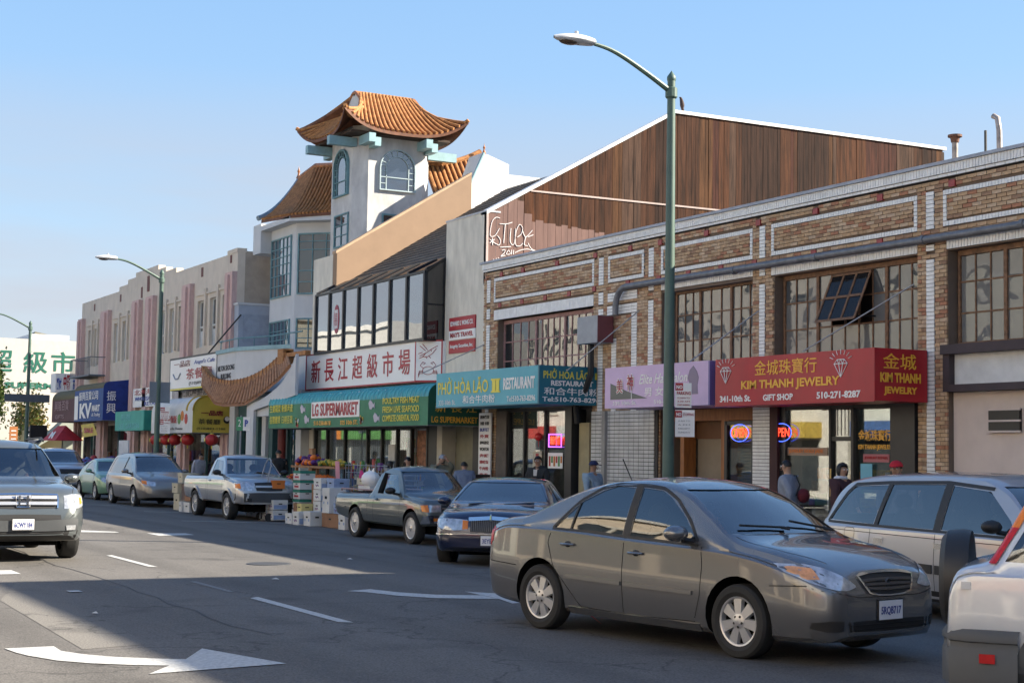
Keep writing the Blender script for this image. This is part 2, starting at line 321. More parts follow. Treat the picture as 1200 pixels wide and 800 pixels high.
# manhole cover, repair seams and litter on the road
mh = tag(MB().lathe([(.001, 0), (.30, 0), (.33, -.002), (.34, -.012)], (-22.5, 8.0, road_z(8.0)+.012), 'z', 28).build('manhole_cover', M('cast_iron', (.05, .05, .052), .6, var=.2, scale=30)), 'round cast iron manhole cover in the shaded carriageway', 'manhole cover')
m_tar = M('tar_seam', (.03, .03, .032), .7)
random.seed(77)
for (xa, ya, xb, yb) in ((-32, 5.1, -14, 4.9), (-30, 9.9, -14, 10.4)):
    P_ = [(xa+(xb-xa)*i/24+random.uniform(-.05, .05), ya+(yb-ya)*i/24+random.uniform(-.07, .07)) for i in range(25)]
    strip('tar_crack_seal', P_, [(x+.012, y+.022) for x, y in P_], m_tar, .003)
for x, y, lb in ((-16.2, 3.9, 'tiny pale litter scrap between the arrow and the road patch'), (-19.7, 7.1, 'tiny pale litter scrap by the curved arrow in the shade'), (-23.2, 9.6, 'tiny pale litter scrap near the navy saloon wheel')):
    sz = random.uniform(.03, .06)
    tag(MB().add([(x-sz, y-sz*.6, road_z(y)+.012), (x+sz, y-sz*.4, road_z(y)+.02), (x+sz*.8, y+sz*.7, road_z(y)+.014), (x-sz*.9, y+sz*.5, road_z(y)+.03)], [(0, 1, 2, 3)]).build('paper_scrap', M('litter_paper', (.6, .6, .58), .8)), lb, 'litter')
# ---------------------------------------------------------------- brick shop building
YF = 18.5
TONES = [M('brick_tan_%s' % w, c, .88, var=.22, scale=9, bump=.3, bscale=30) for w, c in (('sand', (.50, .335, .20)), ('ochre', (.46, .30, .17)), ('umber', (.34, .21, .13)), ('pale', (.55, .40, .27)), ('russet', (.40, .19, .11)), ('buff', (.51, .35, .215)))]
m_mort = M('mortar', (.17, .125, .095), .95, var=.1)
m_glz = M('glazed_white_brick', (.78, .78, .77), .35, var=.1, scale=7); m_glzj = M('grimy_joint', (.10, .095, .09), .9)
m_redtile = M('red_tile', (.30, .035, .035), .45, var=.2, scale=10)
m_gal = M('painted_grey_steel', (.30, .32, .35), .5, var=.1); m_capg = M('zinc_cap', (.33, .36, .42), .5, var=.12)
bk = thing('brick_shop_building', 'two tone tan brick shop building with white glazed brick bands and red square tiles', 'building', (-25, YF, .1))
WINS = [(-35.2, -30.48, 2.0, 5.28), (-27.68, -24.46, 2.0, 5.40), (-23.80, -19.87, 2.0, 5.36), (-19.18, -15.95, 2.0, 5.36)]
XR = -15.45
bx('wall_core', m_mort, bk, -35.9, 18.53, 5.36, XR, 19.2, 6.56)
for a, b in ((-36.0, -35.2), (-30.48, -27.68), (-24.46, -23.80), (-19.87, -19.18), (-15.95, XR)): bx('pier_core', m_mort, bk, a, 18.53, .12, b, 19.2, 5.37)
EX = []   # rectangles without tan brick: (x0, x1, z0, z1)
EX += [(a, b, 0, d) for a, b, c, d in WINS]
soldier = []   # (x0, x1, z0, z1) bands of upright white bricks
panels = [(-35.42, -30.45, 5.76, 6.39), (-29.84, -28.36, 5.77, 6.38), (-27.69, -24.47, 5.76, 6.37), (-23.88, -19.87, 5.76, 6.38), (-19.26, -15.95, 5.77, 6.38)]
for a, b, c, d in panels:
    for r in ((a, b, c, c+.085), (a, b, d-.085, d)): soldier.append(r); EX.append(r)
heads = []     # stacked white bricks: (x0, x1, z0, z1)
for a, b, c, d in panels:
    for r in ((a, a+.085, c+.087, d-.087), (b-.085, b, c+.087, d-.087)): heads.append(r); EX.append(r)
lint = [(-35.4, -30.46, 5.30, 5.56), (-27.68, -24.46, 5.42, 5.60), (-23.88, -19.87, 5.38, 5.56), (-19.18, -15.95, 5.38, 5.56)]
for r in lint: soldier.append(r); EX.append(r)
for r in ((-35.81, -35.62, 5.78, 6.37), (-35.81, -35.62, 5.35, 5.62), (-35.81, -35.62, .2, 5.2),
          (-30.24, -30.03, 5.75, 6.38), (-30.24, -30.03, 5.30, 5.58), (-30.24, -30.03, .2, 5.20), (-29.66, -29.46, .2, 4.5),
          (-28.17, -27.97, 5.75, 6.38), (-28.17, -27.97, 5.45, 5.59), (-28.17, -27.97, .2, 5.24), (-28.84, -28.62, .2, 5.02),
          (-24.25, -24.07, 5.75, 6.38), (-24.25, -24.07, 5.40, 5.55), (-24.25, -24.07, 2.9, 5.24), (-24.44, -23.84, .2, 2.88),
          (-19.66, -19.47, 5.76, 6.40), (-19.66, -19.47, 5.39, 5.50), (-19.66, -19.47, .2, 5.25),
          (-29.84, -28.62, 5.33, 5.53), (-29.86, -28.62, 5.03, 5.24)): heads.append(r); EX.append(r)
EX.append((-29.98, -27.72, 0, 2.86)); EX.append((-30.44, -30.24, 0, 2.86))
reds = [(-35.01, 6.46), (-33.87, 6.46), (-32.16, 6.46), (-30.39, 6.46), (-28.91, 6.46), (-27.72, 6.46), (-26.02, 6.46), (-24.28, 6.46), (-22.55, 6.46), (-20.79, 6.47), (-19.04, 6.47), (-17.2, 6.47),
        (-35.07, 5.67), (-33.89, 5.67), (-32.72, 5.67), (-31.57, 5.67), (-30.43, 5.69), (-29.0, 5.70), (-27.76, 5.69), (-26.66, 5.69), (-25.51, 5.69), (-24.4, 5.68), (-22.6, 5.68), (-20.8, 5.68)]
for x, z in reds: EX.append((x-.075, x+.075, z-.06, z+.06))
rd = MB().box(-.072, -.022, -.058, .072, .03, .058).mesh('red_tile', m_redtile)
for x, z in reds:
    o = bpy.data.objects.new('red_tile', rd); col.objects.link(o); o.parent = bk; o.location = Vector((x, YF, z))-bk.location
def segs(x0, x1, z0, z1):
    out = [(x0, x1)]
    for a, b, c, d in EX:
        if z1 > c+.004 and z0 < d-.004:
            n = []
            for p, q in out:
                if b <= p or a >= q: n.append((p, q)); continue
                if p < a: n.append((p, a))
                if q > b: n.append((b, q))
            out = n
    return [s for s in out if s[1]-s[0] > .012]
C0, BL = .0683, .2137
full = [MB().box(-.1, -.004, -.029, .1, .035, .029).mesh('brick', t) for t in TONES]
rest = MB(); indiv = []
z = .15; row = 0
while z+.058 < 6.57:
    for s0, s1 in segs(-35.99, XR, z, z+.058):
        k = math.floor((s0 - (BL/2 if row % 2 else 0))/BL)
        x = k*BL + (BL/2 if row % 2 else 0)
        while x < s1:
            a, b = max(x, s0+.004), min(x+BL-.011, s1-.004)
            if b-a > .03:
                if b-a > .195 and x > -21.3 and z > 4.2: indiv.append(((a+b)/2, z+.029))
                else:
                    q = random.choice((0, 1, 3, 5, 0, 1, 2, 5, 4, 3) if random.random() < .93 else (2, 4)); dy = random.uniform(-.004, .001)
                    rest.box(a, YF+dy, z, b, YF+.035, z+.058, q)
            x += BL
    z += C0; row += 1
indiv.sort(key=lambda p: -p[0]-p[1]*.2)
indiv = [p for p in indiv if p[0] < -17.3] or indiv
for i, (x, zz) in enumerate(indiv):
    q = random.choice((0, 1, 3, 5, 0, 1, 2, 5, 4, 3))
    if i < 290:
        o = bpy.data.objects.new('brick', full[q]); col.objects.link(o); o.parent = bk; o.location = Vector((x, YF+random.uniform(-.003, .002), zz))-bk.location
    else: rest.box(x-.1, YF-.003, zz-.029, x+.1, YF+.035, zz+.029, q)
zz = 4.24
for x in [-17.2+.2137*i for i in range(14)]: pass
mb = MB()   # bricks beyond the picture's right edge
rest.build('brick_courses', TONES, bk, kind='stuff')
mj = MB(); mw = MB()
for a, b, c, d in soldier:
    mj.box(a, YF+.012, c, b, YF+.04, d); n = max(1, round((b-a)/.0683)); w = (b-a)/n
    for i in range(n): mw.box(a+i*w+.005, YF-.006+random.uniform(-.002, .002), c+.004, a+(i+1)*w-.005, YF+.03, d-.004)
for a, b, c, d in heads:
    mj.box(a, YF+.012, c, b, YF+.04, d); n = max(1, round((d-c)/C0)); h = (d-c)/n; nx = max(1, round((b-a)/.21)); w = (b-a)/nx
    for i in range(n):
        for j in range(nx): mw.box(a+j*w+.004, YF-.006+random.uniform(-.002, .002), c+i*h+.005, a+(j+1)*w-.004, YF+.03, c+(i+1)*h-.005)
# cornice: upright white bricks under a zinc cap
mj.box(-36.0, YF-.02, 6.59, XR, YF+.2, 6.82)
n = int((XR+36.02)/.0683)
for i in range(n):
    x = -36.02+i*.0683
    mw.box(x+.005, YF-.05, 6.655, x+.063, YF+.1, 6.80)
for i in range(n//3): mw.box(-36.02+i*.2137+.005, YF-.025, 6.60, -36.02+(i+1)*.2137-.005, YF+.1, 6.645)
mj.build('white_brick_joint', m_glzj, bk); mw.build('glazed_white_brick', m_glz, bk, kind='stuff')
bx('parapet_cap', m_capg, bk, -36.1, YF-.09, 6.805, XR, 19.0, 6.86)
bx('roof', M('tar_roof', (.10, .10, .105), .9), bk, -35.9, 19.0, 6.2, XR, 40, 6.3)
bx('end_wall', m_mort, bk, XR-.25, 19.2, .1, XR, 40, 6.19); bx('rear_wall', m_mort, bk, -35.9, 39.7, .1, XR-.26, 40, 6.19)
# industrial windows ------------------------------------------------
m_rust = M('rust_brown_frame', (.20, .105, .055), .75, var=.3, scale=12); m_pinkf = M('faded_pink_frame', (.36, .20, .185), .75, var=.2, scale=12)
m_pane = glass('old_wavy_glass', (.25, .27, .28), 0.75, wav=.03, wscale=1.2, opaque=.65, base=(.12, .13, .14))
m_pane2 = glass('grimy_wired_glass', (.3, .3, .28), 0.5, wav=.012, wscale=1.6, opaque=.88, base=(.18, .18, .175))
m_paned = glass('dark_old_glass', (.3, .32, .33), 1.2, wav=.02, wscale=1.2, opaque=.5, base=(.045, .05, .055))
m_int = M('dim_interior', (.05, .045, .04), .95); m_black = M('black_paint', (.012, .012, .012), .45, var=0)
pane_cache = {}
def pane(w, h, m, parent, x, y, z, name='pane', t=.006, shift=0):
    key = (round(w, 3), round(h, 3), m.name, t)
    if key not in pane_cache: pane_cache[key] = MB().box(-w/2, -t/2, -h/2, w/2, t/2, h/2).mesh(name, m)
    o = bpy.data.objects.new(name, pane_cache[key]); col.objects.link(o); o.parent = parent
    o.location = Vector((x, y, z))-ORG[parent.name]; o.rotation_euler = (random.uniform(-.006, .006), 0, random.uniform(-.008, .008)); ORG[o.name] = Vector((x, y, z)); return o
def indwin(x0, x1, ztop, zbot, cols, groups, rows, fm, pm, skip=(), y=18.72):
    """cols: panes per group; groups: fractions; rows: z list from the top"""
    f = MB()
    f.box(x0, y-.03, ztop-.09, x1, y+.05, ztop); f.box(x0, y-.03, zbot, x0+.05, y+.05, ztop-.09); f.box(x1-.05, y-.03, zbot, x1, y+.05, ztop-.09)
    f.box(x0+.05, y-.029, zbot, x1-.05, y+.05, zbot+.05)
    zs = [ztop-.09]+rows+[zbot]
    edges = [x0+.05]+[g for g in groups]+[x1-.05]
    win = None; cells = []
    for gi in range(len(edges)-1):
        a, b = edges[gi], edges[gi+1]; n = cols[gi]
        if gi: f.box(a-.035, y-.035, zbot, a+.035, y+.04, ztop-.09)
        w = (b-a)/n
        for i in range(1, n): f.box(a+i*w-.012, y-.02, zbot, a+i*w+.012, y+.02, ztop-.09)
        for i in range(n):
            for j in range(len(zs)-1):
                if (gi, i, j) in skip: continue
                cells.append((a+(i+.5)*w, (zs[j]+zs[j+1])/2, w-.02, abs(zs[j]-zs[j+1])-.02, gi, i, j))
    for zr in rows: f.box(x0+.05, y-.018, zr-.014, x1-.05, y+.018, zr+.014)
    win = f.build('window', fm, bk)
    for cx, cz, w, h, gi, i, j in cells: pane(w, h, pm(gi, i, j), win, cx, y, cz)
    bx('window_reveal', M('dark_reveal', (.07, .055, .05), .9), bk, x0-.0, y+.9, zbot-.3, x1, y+.95, ztop)
    return win
indwin(-35.2, -30.48, 5.28, 3.55, (4, 5, 5), (-33.50, -32.08), [4.72, 4.235], m_pinkf, lambda g, i, j: m_paned)
indwin(-27.4, -24.46, 5.40, 3.55, (3, 3, 3), (-26.5, -25.42), [4.85, 4.30], m_rust, lambda g, i, j: m_pane)
w3 = indwin(-23.74, -19.87, 5.36, 3.6, (3, 5, 3), (-22.72, -20.85), [4.82, 4.31], m_rust, lambda g, i, j: m_pane if (j == 0 and (g != 0 or i != 2)) else m_pane2, skip={(1, i, j) for i in (1, 2, 3) for j in (0, 1)})
indwin(-19.12, -15.95, 5.36, 3.78, (3, 4, 5), (-18.07, -16.6), [4.83, 4.31], m_rust, lambda g, i, j: m_pane if j == 0 and g == 1 else m_pane2)
# hopper sash hung open in the third window
hs = MB(); a = R(24)
def HP(x, t, d=0): return (x, 18.68-math.sin(a)*t-d*math.cos(a), 5.26-math.cos(a)*t+d*-math.sin(a))
for x in (-22.26, -21.92, -21.58, -21.22):
    q = .022; hs.add([HP(x-q, 0), HP(x+q, 0), HP(x+q, .98), HP(x-q, .98), HP(x-q, 0, .03), HP(x+q, 0, .03), HP(x+q, .98, .03), HP(x-q, .98, .03)], [(0, 1, 2, 3), (7, 6, 5, 4), (0, 4, 5, 1), (1, 5, 6, 2), (2, 6, 7, 3), (3, 7, 4, 0)])
for t in (0, .47, .94):
    hs.add([HP(-22.28, t), HP(-21.2, t), HP(-21.2, t+.045), HP(-22.28, t+.045), HP(-22.28, t, .032), HP(-21.2, t, .032), HP(-21.2, t+.045, .032), HP(-22.28, t+.045, .032)], [(0, 1, 2, 3), (7, 6, 5, 4), (0, 4, 5, 1), (1, 5, 6, 2), (2, 6, 7, 3), (3, 7, 4, 0)])
sash = hs.build('open_sash', m_rust, bk, fix=True)
m_dg = glass('dark_sash_glass', (.1, .12, .16), .35, opaque=.85, base=(.018, .018, .02))
for i, x in enumerate((-22.24, -21.9, -21.56)):
    for t0, t1 in ((.045, .47), (.515, .94)):
        MB().add([HP(x, t0, .01), HP(x+.3, t0, .01), HP(x+.3, t1, .01), HP(x, t1, .01)], [(3, 2, 1, 0)]).build('pane', m_dg, sash)
MB().tube([(-21.2, 18.3, 4.4), (-21.15, 18.7, 4.42)], .012).build('stay_bar', m_black, sash)
bx('sill', M('dark_oxide_paint', (.055, .038, .042), .7), bk, -19.18, 18.34, 3.62, XR, 18.75, 3.775)
# conduit along the facade with bend and box
m_pipe = M('galvanised_pipe', (.17, .18, .20), .5, metal=.3, var=.2, scale=6)
pts = [(-14.5, 18.38, 5.56), (-28.9, 18.38, 5.60)]+[(-28.9-.42*math.sin(t), 18.38, 5.60-.42*(1-math.cos(t))) for t in [math.pi/2*i/6 for i in range(1, 7)]]+[(-29.32, 18.38, 5.0)]
cd = MB().tube(pts, .068, 10).build('conduit', m_pipe, bk, smooth=True)
mb = MB()
for x in (-27.2, -24.9, -22.4, -19.6, -17.4): mb.tube([(x-.04, 18.38, 5.575), (x+.04, 18.38, 5.575)], .082, 10)
mb.build('coupling', m_pipe, cd)
jb = bx('electrical_box', m_gal, bk, -30.42, 18.05, 4.39, -29.55, 18.47, 5.0)
bx('box_side', M('oxide_red_paint', (.17, .05, .055), .6), jb, -29.55, 18.06, 4.4, -29.535, 18.46, 4.99)
MB().tube([(-30.22, 18.3, 4.39), (-30.22, 18.3, 3.7), (-30.3, 18.2, 3.35), (-30.55, 18.1, 3.1), (-30.6, 18.2, 2.6)], .075, 8).build('cable_duct', m_black, bk, smooth=True)
for p, q in (((-28.5, 18.48, 5.05), (-29.6, 17.3, 3.72)), ((-35.9, 18.48, 4.7), (-36.9, 17.2, 3.95)), ((-24.2, 18.45, 4.72), (-24.9, 17.3, 3.7)), ((-19.9, 18.45, 4.86), (-21.5, 17.35, 3.74))):
    MB().tube([p, q], .014, 5).build('sign_stay', m_gal, bk)
# plastered infill to the right of the jewellery shop
m_plas = M('beige_plaster', (.64, .53, .46), .85, var=.07, scale=1.5, bump=.2)
bx('plaster_panel', m_plas, bk, -19.16, 18.62, .12, XR, 18.75, 3.0)
ofr = M('dark_oxide_paint', 0)
mb = MB(); mb.box(-19.18, 18.4, 3.005, XR, 18.7, 3.12); mb.box(-19.18, 18.4, 3.12, -19.03, 18.7, 3.62); mb.build('infill_frame', ofr, bk)
bx('white_board', M('white_painted_board', (.66, .66, .65), .7, var=.08), bk, -19.03, 18.52, 3.12, XR, 18.6, 3.62)
lv = bx('louvre_vent', m_black, bk, -18.33, 18.56, 2.35, -17.68, 18.63, 2.71)
mb = MB()
for zq in (2.35, 2.52, 2.7): mb.box(-18.36, 18.54, zq-.015, -17.65, 18.57, zq+.015)
mb.build('louvre_frame', m_plas, lv)
# roof vents and the perched bird
m_flue = M('flue_metal', (.42, .36, .32), .5, metal=.4, var=.3, scale=5)
for i, (x, h, r, lb, rc) in enumerate(((-21.13, 7.84, .055, 'roof flue pipe with a rusty flat hood above the brick parapet', 1), (-20.37, 7.83, .025, 'thin dark roof pipe standing between the two pale flues', 0), (-20.02, 8.12, .05, 'tallest pale roof flue with a bent top near the right edge', 2))):
    y = 20.6
    fx_ = x
    v = thing('roof_flue', lb, 'vent pipe', (fx_, y, 6.3))
    mm = m_black if rc == 0 else m_flue
    hh = h
    if rc == 0: MB().tube([(fx_, y, 6.3), (fx_, y, hh)], r).build('pipe', mm, v)
    elif rc == 1:
        MB().tube([(fx_, y, 6.3), (fx_, y, hh)], r, 10).build('pipe', mm, v, smooth=True)
        MB().lathe([(.001, .06), (.13, .04), (.13, 0), (.09, 0), (.07, -.1)], (fx_, y, hh)).build('hood', M('rusty_cap', (.17, .08, .05), .8, var=.3), v)
    else:
        MB().tube([(fx_, y, 6.3), (fx_-.02, y, hh-.35), (fx_-.06, y, hh-.12), (fx_-.16, y, hh-.06)], r, 10).build('pipe', mm, v, smooth=True)
# ---------------------------------------------------------------- supermarket building with the wooden side wall
m_greyst = M('grey_stucco', (.68, .64, .55), .85, var=.12, streak=3, scale=1.2, bump=.1)
m_white_trim = M('white_trim', (.78, .78, .77), .6, var=.05)
XW = -35.93
lg = thing('supermarket_building', 'low pitched supermarket building with tall rusty brown boarded side wall and glazed upper front', 'building', (-42, YF, .1))
WOODS = [M('weathered_board_%s' % w, c, .88, streak=14, scale=.9, c2=d, bump=.2, bscale=20, spec=.2) for w, c, d in (
    ('brown', (0.0854, 0.0365, 0.0199), (0.0178, 0.0091, 0.0065)), ('dark', (0.0504, 0.0248, 0.0168), (0.0098, 0.0058, 0.0051)), ('rust', (0.1116, 0.0438, 0.0207), (0.0266, 0.0124, 0.0076)),
    ('reddish', (0.0873, 0.0322, 0.0219), (0.0191, 0.0087, 0.0073)), ('grey', (0.1018, 0.0570, 0.0387), (0.0230, 0.0142, 0.0113)), ('ochre', (0.1213, 0.0555, 0.0258), (0.0275, 0.0138, 0.0081)))]
m_pinkw = M('faded_pink_paint', (.19, .108, .09), .85, streak=7, scale=.8, c2=(.12, .068, .058))
def wtop(y):
    if y < 24.4: return 8.18+(11.52-8.18)*(y-18.55)/(24.4-18.55)
    return 11.56+.004*(y-24.4)
def pinkz(y):
    P = [(18.5, 99), (19.45, 9.0), (19.55, 8.5), (19.85, 8.10), (20.4, 8.03), (21.0, 8.0), (21.5, 7.98), (22.1, 7.94), (22.3, 7.84), (22.9, 7.6), (23.2, 0)]
    for i in range(len(P)-1):
        if P[i][0] <= y < P[i+1][0]:
            t = (y-P[i][0])/(P[i+1][0]-P[i][0]); return P[i][1]+(P[i+1][1]-P[i][1])*t
    return 0
wall = MB().prism([(18.6, 6.0), (34.6, 6.0), (34.6, 11.5), (24.4, 11.45), (18.6, 8.1)], 'x', -36.2, XW-.03).build('side_wall', M('board_backing', (.03, .02, .015), .9), lg)
y = 18.56; prev = -1
while y < 34.5:
    w = random.choice((.11, .14, .18, .2, .24)); y2 = min(y+w, 34.5); q = prev if (prev >= 0 and random.random() < .5) else random.choice((0, 0, 1, 1, 2, 3, 4, 4, 5)); prev = q
    dx = random.uniform(0, .012)
    pz = min(pinkz((y+y2)/2)+random.uniform(-.04, .04), 40)
    a, b = wtop(y)-.03, wtop(y2)-.03
    zb = 6.25
    if y < 24.38 < y2: a = b = wtop(24.4)-.04
    if pz > a: MB().prism([(y+.004, zb), (y2-.004, zb), (y2-.004, b), (y+.004, a)], 'x', XW-.03, XW+dx).build('board', m_pinkw, wall)
    else:
        if pz > zb: MB().prism([(y+.004, zb), (y2-.004, zb), (y2-.004, pz), (y+.004, pz)], 'x', XW-.03, XW+dx+.001).build('board', m_pinkw, wall)
        MB().prism([(y+.004, max(zb, pz)+.002), (y2-.004, max(zb, pz)+.002), (y2-.004, b), (y+.004, a)], 'x', XW-.03, XW+dx).build('board', WOODS[q], wall)
    y = y2
def barX(p, q, th, x0, x1):
    return MB().prism([(p[0], p[1]), (q[0], q[1]), (q[0], q[1]+th), (p[0], p[1]+th)], 'x', x0, x1)
barX((18.5, 8.14), (24.4, 11.50), .10, XW-.3, XW+.05).build('rake_trim', m_white_trim, lg)
barX((24.4, 11.52), (34.62, 11.56), .09, XW-.3, XW+.05).build('coping', m_white_trim, lg)
barX((19.82, 8.855), (27.2, 8.88), .045, XW+.012, XW+.03).build('batten', M('weathered_white_strip', (.45, .36, .33), .8), lg)
MB().prism([(18.5, 6.3), (18.56, 6.3), (18.56, 8.16), (18.5, 8.16)], 'x', XW-.1, XW+.03).build('corner_board', M('weathered_white_strip', 0), lg)
m_spray = M('white_spray_paint', (.72, .68, .67), .8, var=0)
G = [[(18.9, 8.06), (18.78, 8.07), (18.67, 7.95), (18.62, 7.69), (18.63, 7.56), (18.76, 7.59), (18.89, 7.79)], [(18.83, 7.59), (18.92, 7.48), (18.89, 7.35), (18.79, 7.37), (18.69, 7.42)],
 [(18.89, 7.91), (19.09, 7.92), (19.27, 7.98)], [(19.06, 7.92), (19.04, 7.69), (19.02, 7.41)], [(19.23, 7.82), (19.21, 7.5), (19.28, 7.38), (19.35, 7.47), (19.37, 7.83)],
 [(19.43, 7.6), (19.54, 7.69), (19.58, 7.85), (19.5, 7.94), (19.42, 7.84), (19.36, 7.59), (19.39, 7.38), (19.51, 7.37), (19.59, 7.45)], [(19.59, 7.77), (19.68, 7.62), (19.88, 7.82)],
 [(19.68, 7.62), (19.64, 7.42), (19.75, 7.39)], [(19.75, 7.63), (19.91, 7.7)], [(19.75, 7.47), (19.87, 7.31), (20.07, 7.27)], [(18.92, 7.29), (19.24, 7.33)], [(18.97, 7.21), (19.06, 7.23), (19.04, 7.15), (18.94, 7.05), (19.08, 7.09)],
 [(19.15, 7.22), (19.11, 7.12), (19.22, 7.14), (19.19, 7.22), (19.15, 7.22)], [(19.26, 7.25), (19.26, 7.13)], [(19.32, 7.25), (19.32, 7.13)], [(19.37, 7.18), (19.51, 7.25), (19.73, 7.3), (19.96, 7.26)],
 [(18.61, 7.47), (18.74, 7.39)], [(18.61, 7.38), (18.75, 7.49)], [(18.68, 7.52), (18.69, 7.33)], [(19.33, 7.07), (19.6, 7.13)], [(18.8, 6.98), (18.82, 6.99)], [(18.86, 7.0), (18.88, 7.01)], [(18.72, 6.95), (18.74, 6.96)]]
def crom(P, n=5):
    if len(P) < 3: return P
    out = []
    for i in range(len(P)-1):
        p0, p1, p2, p3 = P[max(i-1, 0)], P[i], P[i+1], P[min(i+2, len(P)-1)]
        for k in range(n):
            t = k/n; out.append(tuple(.5*(2*b+(c-a)*t+(2*a-5*b+4*c-d)*t*t+(-a+3*b-3*c+d)*t**3) for a, b, c, d in zip(p0, p1, p2, p3)))
    return out+[P[-1]]
for st in G: MB().tube([(XW+.014, a, b) for a, b in crom(st)], .0115, 5).build('graffiti_stroke', m_spray, lg)
# grey pier beside the brick building, and the one at the left end
bx('front_pier', m_greyst, lg, -38.3, YF, 3.4, XW, 18.9, 8.2)
bx('pier_cap', M('pale_cap', (.5, .52, .55), .6), lg, -38.33, YF-.02, 8.2, XW+.02, 18.92, 8.245)
bx('front_pier', m_greyst, lg, -48.4, YF, 3.7, -46.7, 18.9, 8.2)
m_tan = M('tan_stucco', (.30, .20, .13), .85, var=.05, scale=2)
pr_ = MB().prism([(18.51, 5.2), (23.3, 5.2), (23.3, 11.25), (18.51, 8.22)], 'x', -46.7, -46.37).build('rake_parapet', m_tan, lg)
MB().prism([(18.48, 8.21), (23.3, 11.24), (23.3, 11.33), (18.48, 8.30)], 'x', -46.72, -46.37).build('parapet_coping', M('sandy_coping', (.52, .36, .23), .8), lg)
mb = MB()
for yy in (20.3, 21.9): mb.box(-46.4, yy, 7.5, -46.392, yy+.02, 9.1 if yy < 21 else 10.1)
mb.build('stucco_joint', M('joint_shade', (.25, .16, .10), .9), pr_)
# shingle roof in courses
m_sh = [M('shingle_%s' % w, c, .95, var=.25, scale=8, bump=.3) for w, c in (('dark', (.055, .046, .040)), ('brown', (.08, .062, .048)), ('grey', (.070, .063, .058)))]
rf = MB().prism([(18.75, 7.2), (24.6, 10.85), (24.6, 6.5), (18.75, 6.5)], 'x', -46.4, -36.25).build('roof', m_sh[0], lg)
mb = MB(); k = 0; yy = 18.75
while yy < 24.4:
    z0 = 7.215+(yy-18.75)*.624; x = -46.38-random.random()*.3; x = max(x, -46.38)
    while x < -36.3:
        w = min(random.uniform(.25, .4), -36.26-x)
        if w > .03: mb.add([(x+.005, yy, z0+.028), (x+w-.005, yy, z0+.028), (x+w-.005, yy+.28, z0+.178), (x+.005, yy+.28, z0+.178), (x+.005, yy, z0-.01), (x+w-.005, yy, z0-.01)], [(0, 1, 2, 3), (4, 5, 1, 0)], random.choice((0, 0, 1, 2)))
        x += w
    yy += .235
mb.build('shingle', m_sh, rf, kind='stuff')
MB().prism([(18.7, 7.16), (18.9, 7.28), (18.88, 7.33), (18.66, 7.2)], 'x', -46.35, -38.32).build('eave_flashing', M('copper_brown_flashing', (.20, .11, .085), .6), lg)
# glazed upper front box
m_dk = M('dark_bronze_frame', (.010, .010, .012), .45, var=.1)
m_shopg = glass('clear_shop_glass', (.85, .88, .88), .5)
m_refl = glass('mirror_tint_glass', (.25, .3, .32), 2.6, wav=.004, wscale=.8, opaque=.65, base=(.08, .13, .18))
gz = thing('glazed_bay', 'long black framed glazed bay with seven tall panes over the supermarket sign', 'bay window', (-42, 17.95, 4.95))
X0, X1, ZB, ZT, YB = -46.55, -38.38, 4.98, 6.79, 17.92
mb = MB(); n = 7; w = (X1-X0)/n
for i in range(n+1): mb.box(X0+i*w-.05, YB-.05, ZB, X0+i*w+.05, YB+.06, ZT+.02)
mb.box(X0-.05, YB-.045, ZB-.06, X1+.05, YB+.06, ZB+.02); mb.box(X0-.05, YB-.045, ZT, X1+.05, YB+.06, ZT+.06)
fr = mb.build('frame', m_dk, gz)
for i in range(n):
    bx('pane', m_refl, gz, X0+i*w+.05, YB, ZB+.02, X0+(i+1)*w-.05, YB+.012, ZT)
for i in range(n+1): MB().add([(X0+i*w-.05, YB, ZT+.05), (X0+i*w+.05, YB, ZT+.05), (X0+i*w+.05, 18.8, 7.3), (X0+i*w-.05, 18.8, 7.3), (X0+i*w-.05, YB, ZT+.13), (X0+i*w+.05, YB, ZT+.13), (X0+i*w+.05, 18.8, 7.37), (X0+i*w-.05, 18.8, 7.37)], [(0, 3, 2, 1), (4, 5, 6, 7), (0, 1, 5, 4), (1, 2, 6, 5), (3, 0, 4, 7), (2, 3, 7, 6)]).build('rafter', m_dk, gz)
m_sky_pane = glass('dark_skylight', (.2, .22, .25), 0.5, opaque=.9, base=(.02, .022, .03))
for i in range(n): MB().quad((X0+i*w+.05, YB, ZT+.08), (X0+(i+1)*w-.05, YB, ZT+.08), (X0+(i+1)*w-.05, 18.8, 7.33), (X0+i*w+.05, 18.8, 7.33)).build('sloping_pane', m_sky_pane, gz)
MB().prism([(YB+.06, ZB), (18.49, ZB), (18.49, 7.18), (YB+.06, ZT)], 'x', X1+.02, X1+.045).build('end_pane', glass('dark_end_glass', (.1, .1, .1), 1.2, opaque=.8, base=(.02, .018, .018)), gz)
mb = MB(); mb.box(X1, YB+.06, 5.9, X1+.06, 18.49, 5.95); mb.prism([(YB, ZT), (18.49, 7.16), (18.49, 7.25), (YB, ZT+.1)], 'x', X1, X1+.07); mb.box(X1, 18.44, ZB, X1+.06, 18.5, 7.16); mb.build('end_frame', m_dk, gz)
bx('floor_slab', m_dk, gz, X0, YB+.06, ZB-.05, X1, 18.55, ZB)
bx('curtain', M('pale_blind', (.33, .36, .37), .9), gz, X0+.1, 18.3, ZB, X1-.2, 18.33, ZT)
lo_ = MB().lathe([(.001, 0), (.30, 0), (.30, .01), (.001, .01)], (X0+1.5*w, YB-.012, 5.95), 'y', 20).build('round_emblem', M('dull_red_print', (.35, .06, .09), .6, var=0), gz)
for v in lo_.data.vertices: v.co.x = (v.co.x-(X0+1.5*w+42))*.72+(X0+1.5*w+42); v.co.z = (v.co.z-(5.95-4.95))*1.5+(5.95-4.95)
